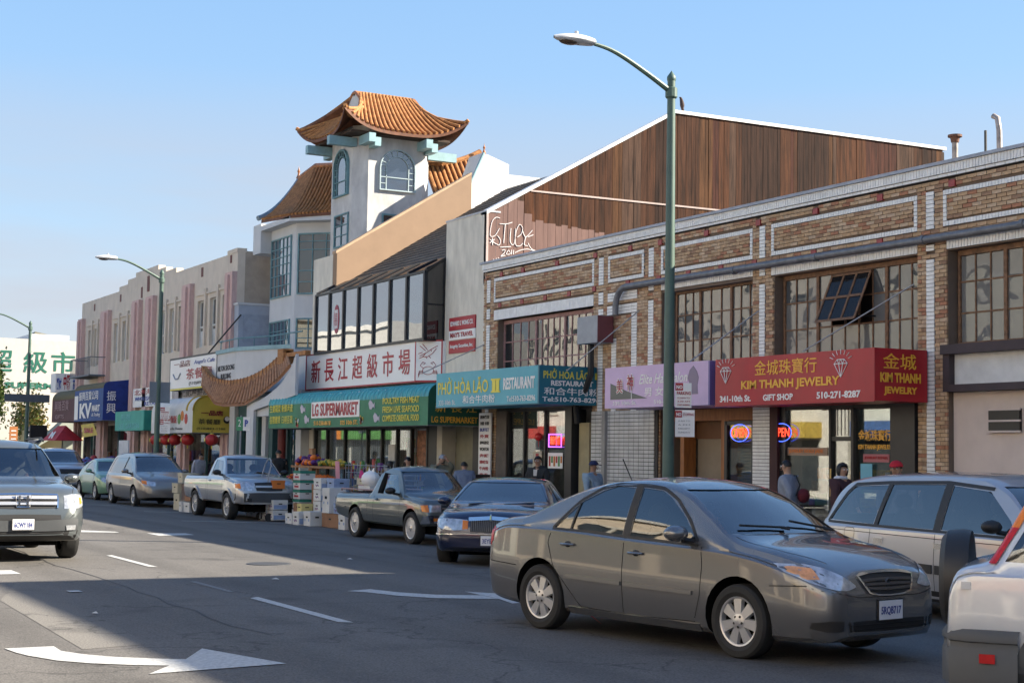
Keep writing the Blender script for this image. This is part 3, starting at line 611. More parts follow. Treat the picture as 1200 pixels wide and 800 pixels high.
MB().box(X0+1.5*w-.13, YB-.022, 5.66, X0+1.5*w+.13, YB-.012, 6.24).build('emblem_ground', M('milky_print', (.6, .6, .62), .6, var=0), gz)
text('喜', M('dull_red_print', 0), gz, (X0+1.5*w-.11, YB-.024, 5.75), (1, 0, 0), (0, 0, 1), .22, .4)
bx('upper_wall', m_greyst, lg, -46.38, 18.56, 3.7, -38.3, 18.75, 5.0)
# ---- ground floor of the supermarket
sf = M('storefront_black', (.02, .019, .018), .5, var=.1); m_cream = M('cream_render', (.5, .46, .38), .8, var=.08)
bx('shop_floor', M('shop_floor', (.12, .11, .10), .6), lg, -48.3, 18.6, .1, XW-.05, 23.5, .14)
bx('shop_back_wall', M('shop_back', (.22, .19, .16), .9, var=.3, scale=3), lg, -48.3, 23.5, .1, XW-.05, 23.6, 3.8)
bx('shop_ceiling', M('shop_ceiling', (.25, .24, .22), .9), lg, -48.3, 18.6, 3.72, XW-.05, 23.5, 3.8)
for a, b in ((-48.4, -48.0), (-38.62, -38.3)): bx('pilaster', m_cream, lg, a, YF-.02, .12, b, 18.9, 3.72)
bx('mullion_pier', sf, lg, -39.3, YF+.02, .12, -38.64, 18.7, 3.7)
mb = MB()
for x in (-47.95, -46.9, -45.4, -43.6, -42.5, -41.4, -40.4, -39.32): mb.box(x-.045, 18.5, .12, x+.045, 18.6, 3.7)
mb.box(-47.95, 18.5, 2.55, -39.3, 18.6, 2.66); mb.box(-47.95, 18.5, .12, -39.3, 18.6, .3)
sfm = mb.build('shopfront_frame', sf, lg)
for a, b in ((-47.9, -46.95), (-46.85, -45.45), (-45.36, -43.65), (-43.55, -42.55), (-42.45, -41.45), (-41.35, -40.45)):
    bx('window', m_shopg, lg, a, 18.55, .3, b, 18.56, 2.55)
for i in range(52):   # strip curtain and gate bars behind the glass
    x = -47.8+i*.145; MB().box(x, 18.72, 1.0, x+.05, 18.74, 3.4).build('curtain_strip', M('strip_curtain', (.34, .32, .27), .7), lg)
bx('poster', M('brown_poster', (.30, .13, .07), .7, var=.5, scale=6), lg, -40.3, 18.66, 1.3, -39.45, 18.68, 2.5)
bx('notice', M('white_notice', (.55, .55, .53), .7, var=.1), lg, -41.95, 18.5, 1.62, -41.5, 18.53, 2.1)
bx('shutter', M('olive_shutter', (.235, .225, .165), .7, var=.12), lg, -38.28, 18.9, .12, -36.6, 18.95, 3.3)
bx('dark_doorway', M('storefront_black', 0), lg, -36.58, 18.55, .12, -36.0, 18.7, 3.3)
# lit shelves inside
random.seed(3)
COLS = [M('goods_%s' % n, c, .6, var=.3, scale=9) for n, c in (('red', (.5, .06, .05)), ('green', (.10, .28, .08)), ('yellow', (.6, .42, .08)), ('white', (.6, .6, .58)), ('orange', (.6, .2, .03)), ('purple', (.16, .05, .25)), ('blue', (.08, .16, .38)), ('brown', (.22, .12, .06)))]
sh = MB()
for x in (-45, -43, -41.2):
    for z in (.5, 1.0, 1.5, 2.0):
        for i in range(12): sh.box(x+i*.13, 20.4, z+.02, x+i*.13+.11, 20.7, z+random.uniform(.2, .38), random.randrange(8))
sh.build('shelf_goods', COLS, lg, kind='stuff')
for x in (-46.6, -44.4, -42.2): bx('ceiling_tube', M('fluorescent_tube', (.9, .95, 1), var=0, emit=5), lg, x, 20.6, 3.4, x+1.4, 20.7, 3.46)

# ---------------------------------------------------------------- pagoda roofed building
m_bst = M('blue_white_stucco', (.60, .61, .62), .82, var=.1, streak=1.2, scale=.8, c2=(.50, .51, .52))
m_tst = M('tower_white_stucco', (.66, .645, .62), .82, streak=2.2, scale=.9, c2=(.40, .39, .385))
m_teal = M('teal_painted_timber', (.14, .27, .30), .6, var=.15); m_tealb = M('pale_teal_beam', (.26, .42, .46), .6, var=.12)
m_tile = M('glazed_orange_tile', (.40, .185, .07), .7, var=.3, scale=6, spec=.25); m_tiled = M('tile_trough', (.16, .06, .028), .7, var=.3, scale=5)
m_tilebr = M('brown_tile', (.36, .14, .05), .45, var=.3, scale=6)
pg = thing('pagoda_building', 'blue white stucco building with orange tiled pagoda tower and bay with teal windows', 'building', (-51, 19.5, .1))
W_ = MB()
fp = [(-56.3, 20.8), (-55.1, 19.35), (-52.5, 19.35), (-51.2, 20.6), (-51.2, 24), (-56.35, 24)]
W_.prism(fp, 'z', 5.0, 10.35).build('bay_wall', m_bst, pg)
c_ = .42; tw = [(-51.2, 20.42), (-50.78, 20.0), (-48.92, 20.0), (-48.5, 20.42), (-48.5, 22.45), (-48.92, 22.87), (-50.78, 22.87), (-51.2, 22.45)]
MB().prism(tw, 'z', 5.0, 13.0).build('tower_wall', m_tst, pg)
bx('lower_wall', m_bst, pg, -56.35, 18.6, .12, -48.4, 24, 5.2)
def grille(P0, U, w, h, cols, rows, parent, fm, gm, arch=False, name='window', t=.05):
    """window on a wall: P0 lower left corner, U unit direction, outward normal N"""
    P0, U = Vector(P0), Vector(U).normalized(); N = Vector((U.y, -U.x, 0)); Z = Vector((0, 0, 1))
    def b_(mb, u0, u1, z0, z1, d0, d1):
        vs = [P0+U*u+Z*z+N*d for u, z, d in ((u0, z0, d0), (u1, z0, d0), (u1, z1, d0), (u0, z1, d0), (u0, z0, d1), (u1, z0, d1), (u1, z1, d1), (u0, z1, d1))]
        mb.add(vs, [(0, 1, 2, 3), (7, 6, 5, 4), (0, 4, 5, 1), (1, 5, 6, 2), (2, 6, 7, 3), (3, 7, 4, 0)])
    f = MB(); g = None
    if not arch:
        b_(f, -t, w+t, -t, 0, 0, .06); b_(f, -t, w+t, h, h+t, 0, .06); b_(f, -t, 0, 0, h, 0, .06); b_(f, w, w+t, 0, h, 0, .06)
        for i in range(1, cols): b_(f, w*i/cols-.014, w*i/cols+.014, 0, h, 0, .05)
        rs = rows if isinstance(rows, (list, tuple)) else [h*i/rows for i in range(1, rows)]
        for r in rs: b_(f, 0, w, r-.014, r+.014, 0, .048)
        fo = f.build(name, fm, parent, fix=True)
        zz = [0]+list(rs)+[h]
        for i in range(cols):
            for j in range(len(zz)-1):
                q = MB(); b_(q, w*i/cols+.012, w*(i+1)/cols-.012, zz[j]+.012, zz[j+1]-.012, .012, .02); q.build('pane', gm, fo, fix=True)
        return fo
    R_ = w/2; hs_ = h-R_
    b_(f, -t, w+t, -t, 0, 0, .09); b_(f, -t, 0, 0, hs_, 0, .09); b_(f, w, w+t, 0, hs_, 0, .09)
    def arc(mb, r0, r1, d1, n=16, a0=0, a1=math.pi):
        vs = []
        for k in range(n+1):
            a = a0+(a1-a0)*k/n
            for r, d in ((r0, 0), (r1, 0), (r1, d1), (r0, d1)): vs.append(P0+U*(R_-r*math.cos(a))+Z*(hs_+r*math.sin(a))+N*d)
        fs = [(k*4+i, k*4+(i+1) % 4, (k+1)*4+(i+1) % 4, (k+1)*4+i) for k in range(n) for i in range(4)]
        mb.add(vs, fs+[(0, 1, 2, 3), (4*n+3, 4*n+2, 4*n+1, 4*n)])
    arc(f, R_, R_+t, .09)
    ri = R_*.66
    arc(f, ri-.015, ri+.015, .05)
    for s in (-1, 1): b_(f, R_+s*ri-.015, R_+s*ri+.015, 0, hs_, 0, .05)
    for zq in (.0+h*.31,): b_(f, 0, w, zq-.015, zq+.015, 0, .05)
    for zq in (h*.15, h*.46, h*.6): b_(f, 0, R_-ri, zq-.012, zq+.012, 0, .048); b_(f, R_+ri, w, zq-.012, zq+.012, 0, .048)
    for k in range(1, 8):
        a = math.pi*k/8; p, q = [P0+U*(R_-r*math.cos(a))+Z*(hs_+r*math.sin(a))+N*.025 for r in (ri, R_)]
        f.tube([p, q], .016, 4)
    fo = f.build(name, fm, parent, fix=True)
    g = MB(); n = 16
    vs = [P0+N*.015, P0+U*w+N*.015]+[P0+U*(R_+R_*math.cos(math.pi*k/n))+Z*(hs_+R_*math.sin(math.pi*k/n))+N*.015 for k in range(n+1)]
    g.add(vs, [tuple(range(len(vs)))]); g.build('pane', gm, fo)
    return fo
m_wg = glass('dusky_window_glass', (.2, .24, .28), 2.4, wav=.01, opaque=.75, base=(.035, .045, .07))
m_wb = glass('blind_window_glass', (.3, .3, .3), 1.2, opaque=.8, base=(.12, .095, .06))
m_gmull = M('pale_grey_mullion', (.38, .47, .50), .6)
grille((-48.5, 20.86, 10.84), (0, 1, 0), 1.27, 1.37, 0, 0, pg, m_gmull, m_wg, arch=True, t=.04)
grille((-50.42, 20.0, 10.72), (1, 0, 0), 1.22, 1.55, 0, 0, pg, m_teal, m_wg, arch=True)
grille((-48.5, 21.0, 9.0), (0, 1, 0), 1.1, .95, 3, 2, pg, m_teal, m_wg)
grille((-50.3, 20.0, 8.95), (1, 0, 0), 1.15, 1.05, 2, 3, pg, m_teal, m_wg)
d45 = Vector((1.3, 1.25, 0)).normalized()
P = Vector((-52.5, 19.35, 0))+d45*.16
grille((-54.9, 19.35, 7.5), (1, 0, 0), 2.0, 2.1, 5, [.38, .76, 1.15, 1.43, 1.75], pg, m_teal, m_wg)
grille((P.x, P.y, 7.5), d45, 1.6, 2.1, 3, [.4, .8, 1.55, 1.85], pg, m_teal, m_wb)
grille((-54.9, 19.35, 5.55), (1, 0, 0), 2.0, 1.0, 5, 3, pg, m_teal, m_wg)
grille((P.x, P.y, 5.55), d45, 1.3, 1.0, 3, 3, pg, m_teal, m_wb)
# tiled roofs --------------------------------------------------------
def tiled(name, E, Rr, n, parent, tm=None, um=None, curve=1.5, r=.055, steps=8, eave_cap=True, th=.10):
    """ruled concave slope: E(s) eave curve, Rr(s) ridge curve, n rows of barrel tiles"""
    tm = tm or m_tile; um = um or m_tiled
    def S(s, t):
        a, b = Vector(E(s)), Vector(Rr(s)); p = a.lerp(b, t); p.z = a.z+(b.z-a.z)*(t**curve*.75+t*.25); return p
    slab = MB()
    top = [[S(i/(n*1.0), j/steps) for j in range(steps+1)] for i in range(n+1)]
    m_ = steps+1
    vs = [p for row in top for p in row]+[p-Vector((0, 0, th)) for row in top for p in row]
    K = len(top)*m_
    fs = []
    for i in range(n):
        for j in range(steps):
            a = i*m_+j; fs.append((a, a+m_, a+m_+1, a+1)); fs.append((K+a, K+a+1, K+a+m_+1, K+a+m_))
    for i in range(n): fs.append((i*m_, K+i*m_, K+(i+1)*m_, (i+1)*m_)); fs.append((i*m_+steps, (i+1)*m_+steps, K+(i+1)*m_+steps, K+i*m_+steps))
    for j in range(steps): fs.append((j, j+1, K+j+1, K+j)); a = n*m_; fs.append((a+j, K+a+j, K+a+j+1, a+j+1))
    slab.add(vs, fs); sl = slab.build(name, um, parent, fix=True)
    for i in range(n):
        s = (i+.5)/n; path = [S(s, j/steps)+Vector((0, 0, .035)) for j in range(steps+1)]
        tb = MB().tube(path, [r*(1+.05*(j % 2)) for j in range(steps+1)], 8)
        tb.build('tile_row', tm, sl, smooth=True, fix=True)
    return sl
def quadb(p0, p1, p2, n=10):
    return [tuple((1-t)**2*a+2*t*(1-t)*b+t*t*c for a, b, c in zip(p0, p1, p2)) for t in [i/n for i in range(n+1)]]
def lerp3(P, s):
    k = s*(len(P)-1); i = min(int(k), len(P)-2); t = k-i; return tuple(a+(b-a)*t for a, b in zip(P[i], P[i+1]))
def lift(s, k=.62, p=3.2): return k*abs(2*s-1)**p
ZE, ZR = 12.72, 14.32
ex0, ex1, ey0, ey1 = -52.1, -47.65, 19.15, 23.75
def Ee(s): # +X eave
    L = lift(s); return (ex1-.22*(1-abs(2*s-1)**2)+.10*L, ey0+(ey1-ey0)*s, ZE+L)
def Er(s): return lerp3([(-48.85, 20.33, 13.55), (-49.1, 20.38, 13.9), (-49.5, 20.45, 14.25)]+[(-49.6, 20.45+2.1*k/10, ZR) for k in range(1, 10)]+[(-49.5, 22.5, 14.25), (-49.1, 22.6, 13.9), (-48.85, 22.67, 13.55)], s)
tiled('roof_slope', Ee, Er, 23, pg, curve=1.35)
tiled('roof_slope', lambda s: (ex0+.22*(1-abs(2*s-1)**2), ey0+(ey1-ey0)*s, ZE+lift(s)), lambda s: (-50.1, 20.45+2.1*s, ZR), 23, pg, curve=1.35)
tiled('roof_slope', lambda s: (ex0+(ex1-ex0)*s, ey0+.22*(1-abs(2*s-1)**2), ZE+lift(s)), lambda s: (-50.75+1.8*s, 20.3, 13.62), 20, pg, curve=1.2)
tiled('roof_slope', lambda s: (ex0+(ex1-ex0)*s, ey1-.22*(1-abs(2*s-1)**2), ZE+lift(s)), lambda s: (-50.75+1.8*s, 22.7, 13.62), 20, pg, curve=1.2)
gb = [(-50.8, 13.58), (-48.9, 13.58), (-49.15, 13.95), (-49.5, 14.25), (-49.85, 14.36), (-50.2, 14.25), (-50.55, 13.95)]
MB().prism(gb, 'y', 20.4, 20.46).build('gable', m_tst, pg); MB().prism(gb, 'y', 22.54, 22.6).build('gable', m_tst, pg)
vg = MB()
gp = crom([(-50.95, 13.5), (-50.55, 13.95), (-50.1, 14.3), (-49.85, 14.38), (-49.6, 14.3), (-49.15, 13.95), (-48.75, 13.5)], 4)
for yy in (20.4, 22.6): vg.tube([(x, yy, z) for x, z in gp], .06, 6)
vg.build('verge_tiles', m_tilebr, pg, smooth=True)
MB().tube([(-49.85, 20.4, 14.36), (-49.85, 22.6, 14.36)], .10, 8).build('ridge_tiles', m_tile, pg, smooth=True)
for sx_, sy_ in ((1, 0), (1, 1), (0, 0), (0, 1)):
    cx_, cy_ = (ex1 if sx_ else ex0), (ey1 if sy_ else ey0)
    a = Vector((cx_+(.06 if sx_ else -.06), cy_, ZE+.66)); b = Vector((-48.95 if sx_ else -50.75, 22.65 if sy_ else 20.35, 13.66))
    path = []
    for i in range(9):
        t = i/8; p = a.lerp(b, t); p.z = a.z+(b.z-a.z)*t-.42*math.sin(math.pi*min(1, t*1.15))*(1-t)**.35; path.append(p)
    MB().tube(path, [.10-.03*(1-i/8) for i in range(9)], 7).build('hip_tiles', m_tile, pg, smooth=True)
# soffit and cantilever beams
MB().prism([(ex0+.45, ey0+.45), (ex1-.45, ey0+.45), (ex1-.45, ey1-.45), (ex0+.45, ey1-.45)], 'z', 12.62, 12.7).build('soffit', M('dark_brown_soffit', (.06, .04, .03), .9), pg)
def beam(x0, y0, x1, y1, z0, z1): return MB().box(x0, y0, z0, x1, y1, z1).build('beam', m_tealb, pg)
for yy in (20.22, 22.35): beam(-48.6, yy-.12, -47.72, yy+.12, 12.28, 12.58); beam(-48.6, yy+.2, -47.95, yy+.42, 12.2, 12.5); beam(-51.9, yy-.12, -51.1, yy+.12, 12.28, 12.58)
for xx in (-50.95, -48.9): beam(xx-.12, 19.1, xx+.12, 20.1, 12.26, 12.56); beam(xx-.12, 22.8, xx+.12, 23.9, 12.1, 12.4)
# bay roof left of the tower
def lerp3(P, s):
    k = s*(len(P)-1); i = min(int(k), len(P)-2); t = k-i; return tuple(a+(b-a)*t for a, b in zip(P[i], P[i+1]))
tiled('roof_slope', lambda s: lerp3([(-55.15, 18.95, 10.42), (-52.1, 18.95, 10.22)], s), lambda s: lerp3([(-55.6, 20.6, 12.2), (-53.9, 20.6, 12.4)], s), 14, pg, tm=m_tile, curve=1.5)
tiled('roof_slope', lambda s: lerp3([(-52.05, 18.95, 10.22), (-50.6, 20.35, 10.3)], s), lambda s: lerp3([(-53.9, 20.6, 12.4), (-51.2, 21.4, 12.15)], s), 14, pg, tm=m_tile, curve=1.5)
MB().tube([(-55.6, 20.6, 12.25), (-53.9, 20.6, 12.46), (-51.2, 21.4, 12.2)], .1, 7).build('ridge_tiles', m_tilebr, pg, smooth=True)
MB().tube(quadb((-55.25, 18.85, 10.5), (-55.5, 19.7, 10.8), (-55.65, 20.6, 12.2)), .10, 7).build('hip_tiles', M('blue_grey_hip', (.20, .27, .33), .6), pg, smooth=True)
MB().prism([(-55.15, 18.95), (-52.1, 18.95), (-50.6, 20.4), (-50.8, 23), (-56.3, 23)], 'z', 10.02, 10.2).build('eave_band', m_bst, pg)
bx('corner_pier', m_bst, pg, -56.0, 18.95, 9.2, -55.15, 20.2, 10.3)
def finial(x, y, z, s=1):
    MB().lathe([(.001, .95*s), (.03*s, .8*s), (.05*s, .72*s), (.10*s, .62*s), (.05*s, .5*s), (.09*s, .35*s), (.16*s, .2*s), (.10*s, .1*s), (.2*s, 0)], (x, y, z), n=9).build('ridge_finial', m_tilebr, pg, smooth=True)
finial(-55.75, 20.6, 12.15, .62)
# right hand wing roof and the white gable block behind it
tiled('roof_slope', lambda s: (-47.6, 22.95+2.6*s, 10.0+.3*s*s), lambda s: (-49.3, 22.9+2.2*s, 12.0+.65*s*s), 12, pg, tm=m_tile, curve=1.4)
MB().tube([(-49.3, 22.9+2.2*s, 12.06+.65*s*s) for s in [i/8 for i in range(9)]], .1, 7).build('ridge_tiles', m_tile, pg, smooth=True)
finial(-49.0, 25.1, 12.5, .5)
m_wblk = M('white_block_stucco', (.72, .72, .73), .8, streak=2, scale=.8, c2=(.6, .6, .61))
MB().prism([(23.7, 9.0), (32, 9.0), (32, 11.5), (25.0, 11.5), (25.0, 11.85), (24.2, 12.1), (23.95, 12.15), (23.75, 11.6), (23.5, 10.9)], 'x', -47.9, -46.9).build('gable_block', m_wblk, pg)
MB().tube([(-46.87, 24.0, 12.15), (-46.87, 23.82, 11.75), (-46.87, 23.5, 11.05)], .05, 6).build('gable_trim', m_tealb, pg, smooth=True)
bx('rear_wall', m_wblk, pg, -56, 24, .2, -47.9, 34, 10.3)
# projecting canted balcony wall with railing
cw = [(-55.55, 18.5), (-55.55, 17.55), (-53.1, 17.45), (-51.2, 18.05), (-50.2, 18.5)]
MB().prism(cw, 'z', 3.9, 5.36).build('balcony_wall', m_bst, pg)
MB().prism([(x-.06*(x < -53), y-.06) for x, y in cw], 'z', 5.36, 5.5).build('balcony_coping', m_tealb, pg)
rl = MB(); rp = [(-55.5, 17.6, 5.82), (-53.1, 17.5, 5.82), (-51.2, 18.1, 5.82), (-48.8, 18.3, 5.85)]
rl.tube(rp, .028, 6)
for x, y in ((-55.4, 17.62), (-54.3, 17.58), (-53.1, 17.52), (-52.2, 17.8), (-51.2, 18.1), (-50, 18.2)): rl.tube([(x, y, 5.48), (x, y, 5.82)], .02, 6)
rl.build('balcony_rail', m_teal, pg)
m_letter = M('black_lettering', (.02, .02, .025), .6, var=0)
text('MILTON SHOONG', m_letter, pg, (-55.45, 17.54, 4.72), (2.4, -.098, 0), (0, 0, 1), 2.2, .2, bold=.02)
text('BUILDING', m_letter, pg, (-55.0, 17.52, 4.42), (2.4, -.098, 0), (0, 0, 1), 1.35, .2, bold=.02)
# sweeping tiled canopy over the entrance
A_ = [(-56.6, 17.35, 4.85), (-55.4, 17.3, 4.42), (-54.0, 17.3, 4.24), (-52.6, 17.3, 4.19), (-51.15, 17.3, 4.24), (-49.6, 17.3, 4.44), (-48.3, 17.3, 4.76), (-47.4, 17.3, 4.95)]
B_ = [(-55.6, 17.0, 4.2), (-54.6, 16.95, 3.85), (-53.7, 16.9, 3.52), (-52.6, 16.9, 3.42), (-50.5, 16.95, 3.42), (-48.9, 17.0, 3.75), (-47.3, 17.0, 4.15), (-46.4, 17.05, 4.55)]
cp = tiled('canopy_slope', lambda s: lerp3(B_, s), lambda s: lerp3(A_, s), 40, pg, tm=M('tan_canopy_tile', (.42, .21, .10), .7, var=.25, scale=6), um=M('tan_canopy_trough', (.28, .13, .065), .8, var=.2), curve=1.0, r=.05, steps=4, th=.06)
band = MB()
aa = crom([(x, y, z) for x, y, z in A_], 4)
n = len(aa); vs = []
for x, y, z in aa: vs += [(x, y-.06, z-.10), (x, y+.12, z-.10), (x, y+.12, z+.13), (x, y-.06, z+.13)]
band.add(vs, [(k*4+i, k*4+(i+1) % 4, (k+1)*4+(i+1) % 4, (k+1)*4+i) for k in range(n-1) for i in range(4)]+[(3, 2, 1, 0), (4*n-4, 4*n-3, 4*n-2, 4*n-1)])
band.build('ridge_band', m_tile, pg, fix=True)
for i in range(0, n-1): # capping tiles along the band
    x, y, z = aa[i]; MB().box(x-.02, y-.075, z-.11, x+.02, y-.055, z+.15).build('ridge_joint', m_tiled, pg)
MB().box(-47.95, 17.15, 4.66, -47.4, 17.5, 5.14).build('ridge_post', m_tile, pg)
bx('ridge_beam', m_tile, pg, -47.4, 17.22, 4.86, -45.6, 17.4, 5.0)
wl_ = crom([(-50.6, 3.42), (-49.6, 3.48), (-48.6, 3.66), (-47.4, 3.98), (-46.5, 4.42), (-46.0, 4.9)], 4)
MB().prism([(-50.6, .12), (-50.6, 3.4)]+wl_+[(-46.0, 3.6), (-49.9, 3.2), (-49.9, .12)], 'y', 17.06, 17.16).build('swept_wall', m_bst, pg, fix=True)
bx('side_screen', m_bst, pg, -49.95, 17.2, 3.0, -46.6, 18.5, 3.55)
# entrance pilasters and doors
for a, b in ((-55.95, -55.35), (-52.3, -51.9), (-48.9, -48.42)): bx('pilaster', m_bst, pg, a, 18.2, .12, b, 18.65, 3.9)
m_dteal = M('dark_teal_frame', (.03, .09, .095), .6); m_dred = M('dark_red_column', (.20, .03, .025), .5)
bx('transom', m_dteal, pg, -55.35, 18.35, 3.05, -48.9, 18.6, 3.5)
mb = MB()
for a, b in ((-55.33, -54.95), (-53.2, -53.0), (-51.85, -51.45), (-50.1, -49.95)): mb.box(a, 18.3, .12, b, 18.58, 3.05)
mb.build('door_frame', m_dteal, pg)
m_curt = M('sage_curtain', (.34, .38, .32), .9, var=.12, streak=10)
bx('curtain', m_curt, pg, -54.9, 18.52, .2, -53.2, 18.56, 3.0); bx('curtain', m_curt, pg, -52.95, 18.52, .2, -52.3, 18.56, 3.0); bx('curtain', m_curt, pg, -51.4, 18.52, .2, -50.3, 18.56, 3.0)
for a, b in ((-54.93, -53.22), (-51.43, -50.12)): bx('window', m_shopg, pg, a, 18.45, .2, b, 18.46, 3.04)
MB().tube([(-49.95, 18.1, .12), (-49.95, 18.1, 3.2)], .14, 12).build('column', m_dred, pg, smooth=True)
grille((-49.72, 18.4, .3), (1, 0, 0), .8, 2.5, 3, 7, pg, m_dteal, m_wg, name='lattice_door')

# ---------------------------------------------------------------- pink art deco building
m_pk = M('cream_pink_stucco', (.62, .54, .45), .85, var=.08, scale=1.2, streak=1.5, bump=.1); m_pil = M('salmon_pilaster', (.60, .41, .375), .8, var=.1, streak=3)
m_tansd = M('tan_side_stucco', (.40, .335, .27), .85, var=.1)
dk = thing('art_deco_building', 'long two storey cream stucco building with salmon pilasters and stepped parapet', 'building', (-69, YF, .1))
XL, XRr = -81.85, -56.42
wins = []
pil = [(-81.85, -80.95, 8.5), (-76.9, -75.5, 8.55), (-71.0, -69.85, 8.6), (-68.65, -67.5, 8.6), (-63.0, -61.9, 8.62), (-57.3, -56.42, 8.6)]
wx = [-80.3, -79.0, -77.85, -75.0, -73.4, -71.9, -66.9, -65.45, -64.1, -61.4, -59.75, -58.15]
ww = .8
wall = MB(); xs2 = [XL]+sorted([x for c in wx for x in (c, c+ww)])+[XRr]
for i in range(0, len(xs2), 2): wall.box(xs2[i], 18.5, 3.2, xs2[i+1], 18.8, 7.85)
for c in wx: wall.box(c, 18.5, 3.2, c+ww, 18.8, 5.95)
wall.box(XL, 18.5, 7.85, XRr, 18.8, 9.35)
wm = wall.build('front_wall', m_pk, dk)
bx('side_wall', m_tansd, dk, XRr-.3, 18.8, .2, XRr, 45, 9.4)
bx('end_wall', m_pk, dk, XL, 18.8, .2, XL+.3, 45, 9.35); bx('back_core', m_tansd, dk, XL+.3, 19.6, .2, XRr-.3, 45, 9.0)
for a, b, z in ((-74.2, -64.6, 9.55), (-72.6, -66.2, 9.75), (-71.2, -67.4, 9.95)): bx('parapet_step', m_pk, dk, a, 18.49+(9.95-z)*.01, z-.22, b, 18.8, z)
bx('corner_step', m_pk, dk, -57.6, 18.47, 9.35, -56.4, 18.85, 9.5)
for a, b, z in pil:
    o = MB().box(a, 18.30, .12, b, 18.5, z).box(a+.28, 18.20, .12, b-.28, 18.30, z-.12).build('pilaster', m_pil, dk)
    bx('pilaster_cap', M('cap_rose', (.40, .2, .18), .8), o, a+.05, 18.27, z-.9, a+.2, 18.299, z-.1)
m_sash = M('white_sash', (.55, .56, .55), .6); m_dgl = glass('dark_window', (.2, .22, .25), 1.6, opaque=.8, base=(.03, .035, .045)); m_shade = M('white_roller_shade', (.5, .52, .53), .8)
for i, c in enumerate(wx):
    z0, z1 = 5.95, 7.85
    f = MB().box(c, 18.62, z0, c+.06, 18.72, z1).box(c+ww-.06, 18.62, z0, c+ww, 18.72, z1).box(c+.06, 18.62, z0, c+ww-.06, 18.72, z0+.06).box(c+.06, 18.62, z1-.06, c+ww-.06, 18.72, z1).box(c+.06, 18.62, 6.75, c+ww-.06, 18.72, 6.82).build('window', m_sash, dk)
    bx('pane', m_dgl, f, c+.06, 18.66, z0+.06, c+ww-.06, 18.67, 6.75); bx('pane', m_dgl, f, c+.06, 18.66, 6.82, c+ww-.06, 18.67, z1-.06)
    if i in (0, 3, 4, 7, 10, 9): bx('shade', m_shade, f, c+.07, 18.64, z0+.06, c+ww-.07, 18.65, z0+.06+(1.7 if i in (3,) else .62))
    bx('reveal', M('dark_reveal', 0), dk, c, 18.8, z0, c+ww, 18.82, z1)
mb = MB()
for g0 in range(0, 12, 3):
    bx('moulding', m_pk, dk, wx[g0]-.1, 18.44, 8.05, wx[g0+2]+ww+.1, 18.5, 8.13)
    for k in (0, 1): xx = (wx[g0+k]+ww+wx[g0+k+1])/2; bx('moulding', m_pk, dk, xx-.1, 18.40, 6.0, xx+.1, 18.5, 8.28)
m_dkr = M('dark_red_inset', (.16, .06, .05), .7)
for x, z, w, h in ((-79.2, 8.95, .22, .35), (-74.0, 9.0, .22, .35), (-70.2, 8.95, .25, .5), (-66.9, 9.0, .22, .4), (-61.0, 9.0, .25, .38), (-57.3, 9.15, .2, .3)): bx('inset_tile', m_dkr, dk, x, 18.48, z-h/2, x+w, 18.53, z+h/2)
bx('relief_panel', m_dkr, dk, -69.1, 18.46, 8.9, -68.8, 18.52, 9.6)
# fire balcony
bc = MB().box(-79.8, 17.5, 5.32, -75.6, 18.48, 5.40).build('balcony_floor', M('grey_iron', (.12, .14, .17), .6), dk)
rb = MB(); rb.tube([(-79.75, 18.4, 6.25), (-79.75, 17.55, 6.25), (-75.65, 17.55, 6.25), (-75.65, 18.4, 6.25)], .022, 5)
for i in range(20): x = -79.75+i*4.1/19; rb.tube([(x, 17.55, 5.4), (x, 17.55, 6.25)], .014, 4)
rb.build('balcony_rail', M('grey_iron', 0), bc)
# ground floor shops of the pink building
bx('shop_back', M('shop_back', 0), dk, XL+.3, 19.5, .1, XRr-.3, 19.58, 3.4)
for a, b in ((-81.85, -80.95), (-76.9, -75.5), (-71.0, -69.85), (-68.65, -67.5), (-63.0, -61.9), (-57.3, -56.42)): pass
random.seed(5)
mb = MB(); mb.box(XL, 18.5, 2.95, XRr, 18.7, 3.2)
mb.build('shop_lintel', m_pk, dk)
for x in (-79.0, -73.6, -65.2, -59.9): bx('shop_mullion', m_dteal, dk, x, 18.5, .12, x+.15, 18.6, 2.95)
for a, b in ((-80.9, -77.0), (-75.4, -71.1), (-67.4, -63.1), (-61.8, -57.4)): bx('window', m_shopg, dk, a, 18.62, .5, b, 18.63, 2.9)
sh = MB()
for x in [-80.5+i*.45 for i in range(52)]:
    if random.random() < .8:
        for z in (.3, .9, 1.4): sh.box(x, 18.9, z, x+.36, 19.3, z+random.uniform(.25, .5), random.randrange(8))
sh.build('shop_goods', COLS, dk, kind='stuff')
# small blue stucco wall between the pink and pagoda buildings
bx('blue_link_wall', M('blue_link_stucco', (.36, .40, .47), .85, var=.05), pg, -56.4, 18.42, .12, -55.9, 20.0, 7.3)
bx('link_wall_coping', m_bst, pg, -56.42, 18.38, 7.3, -55.86, 20.0, 7.38)
bx('link_wall_panel', M('blue_link_panel', (.32, .36, .43), .85), pg, -55.895, 18.6, 5.9, -55.88, 19.8, 6.95)
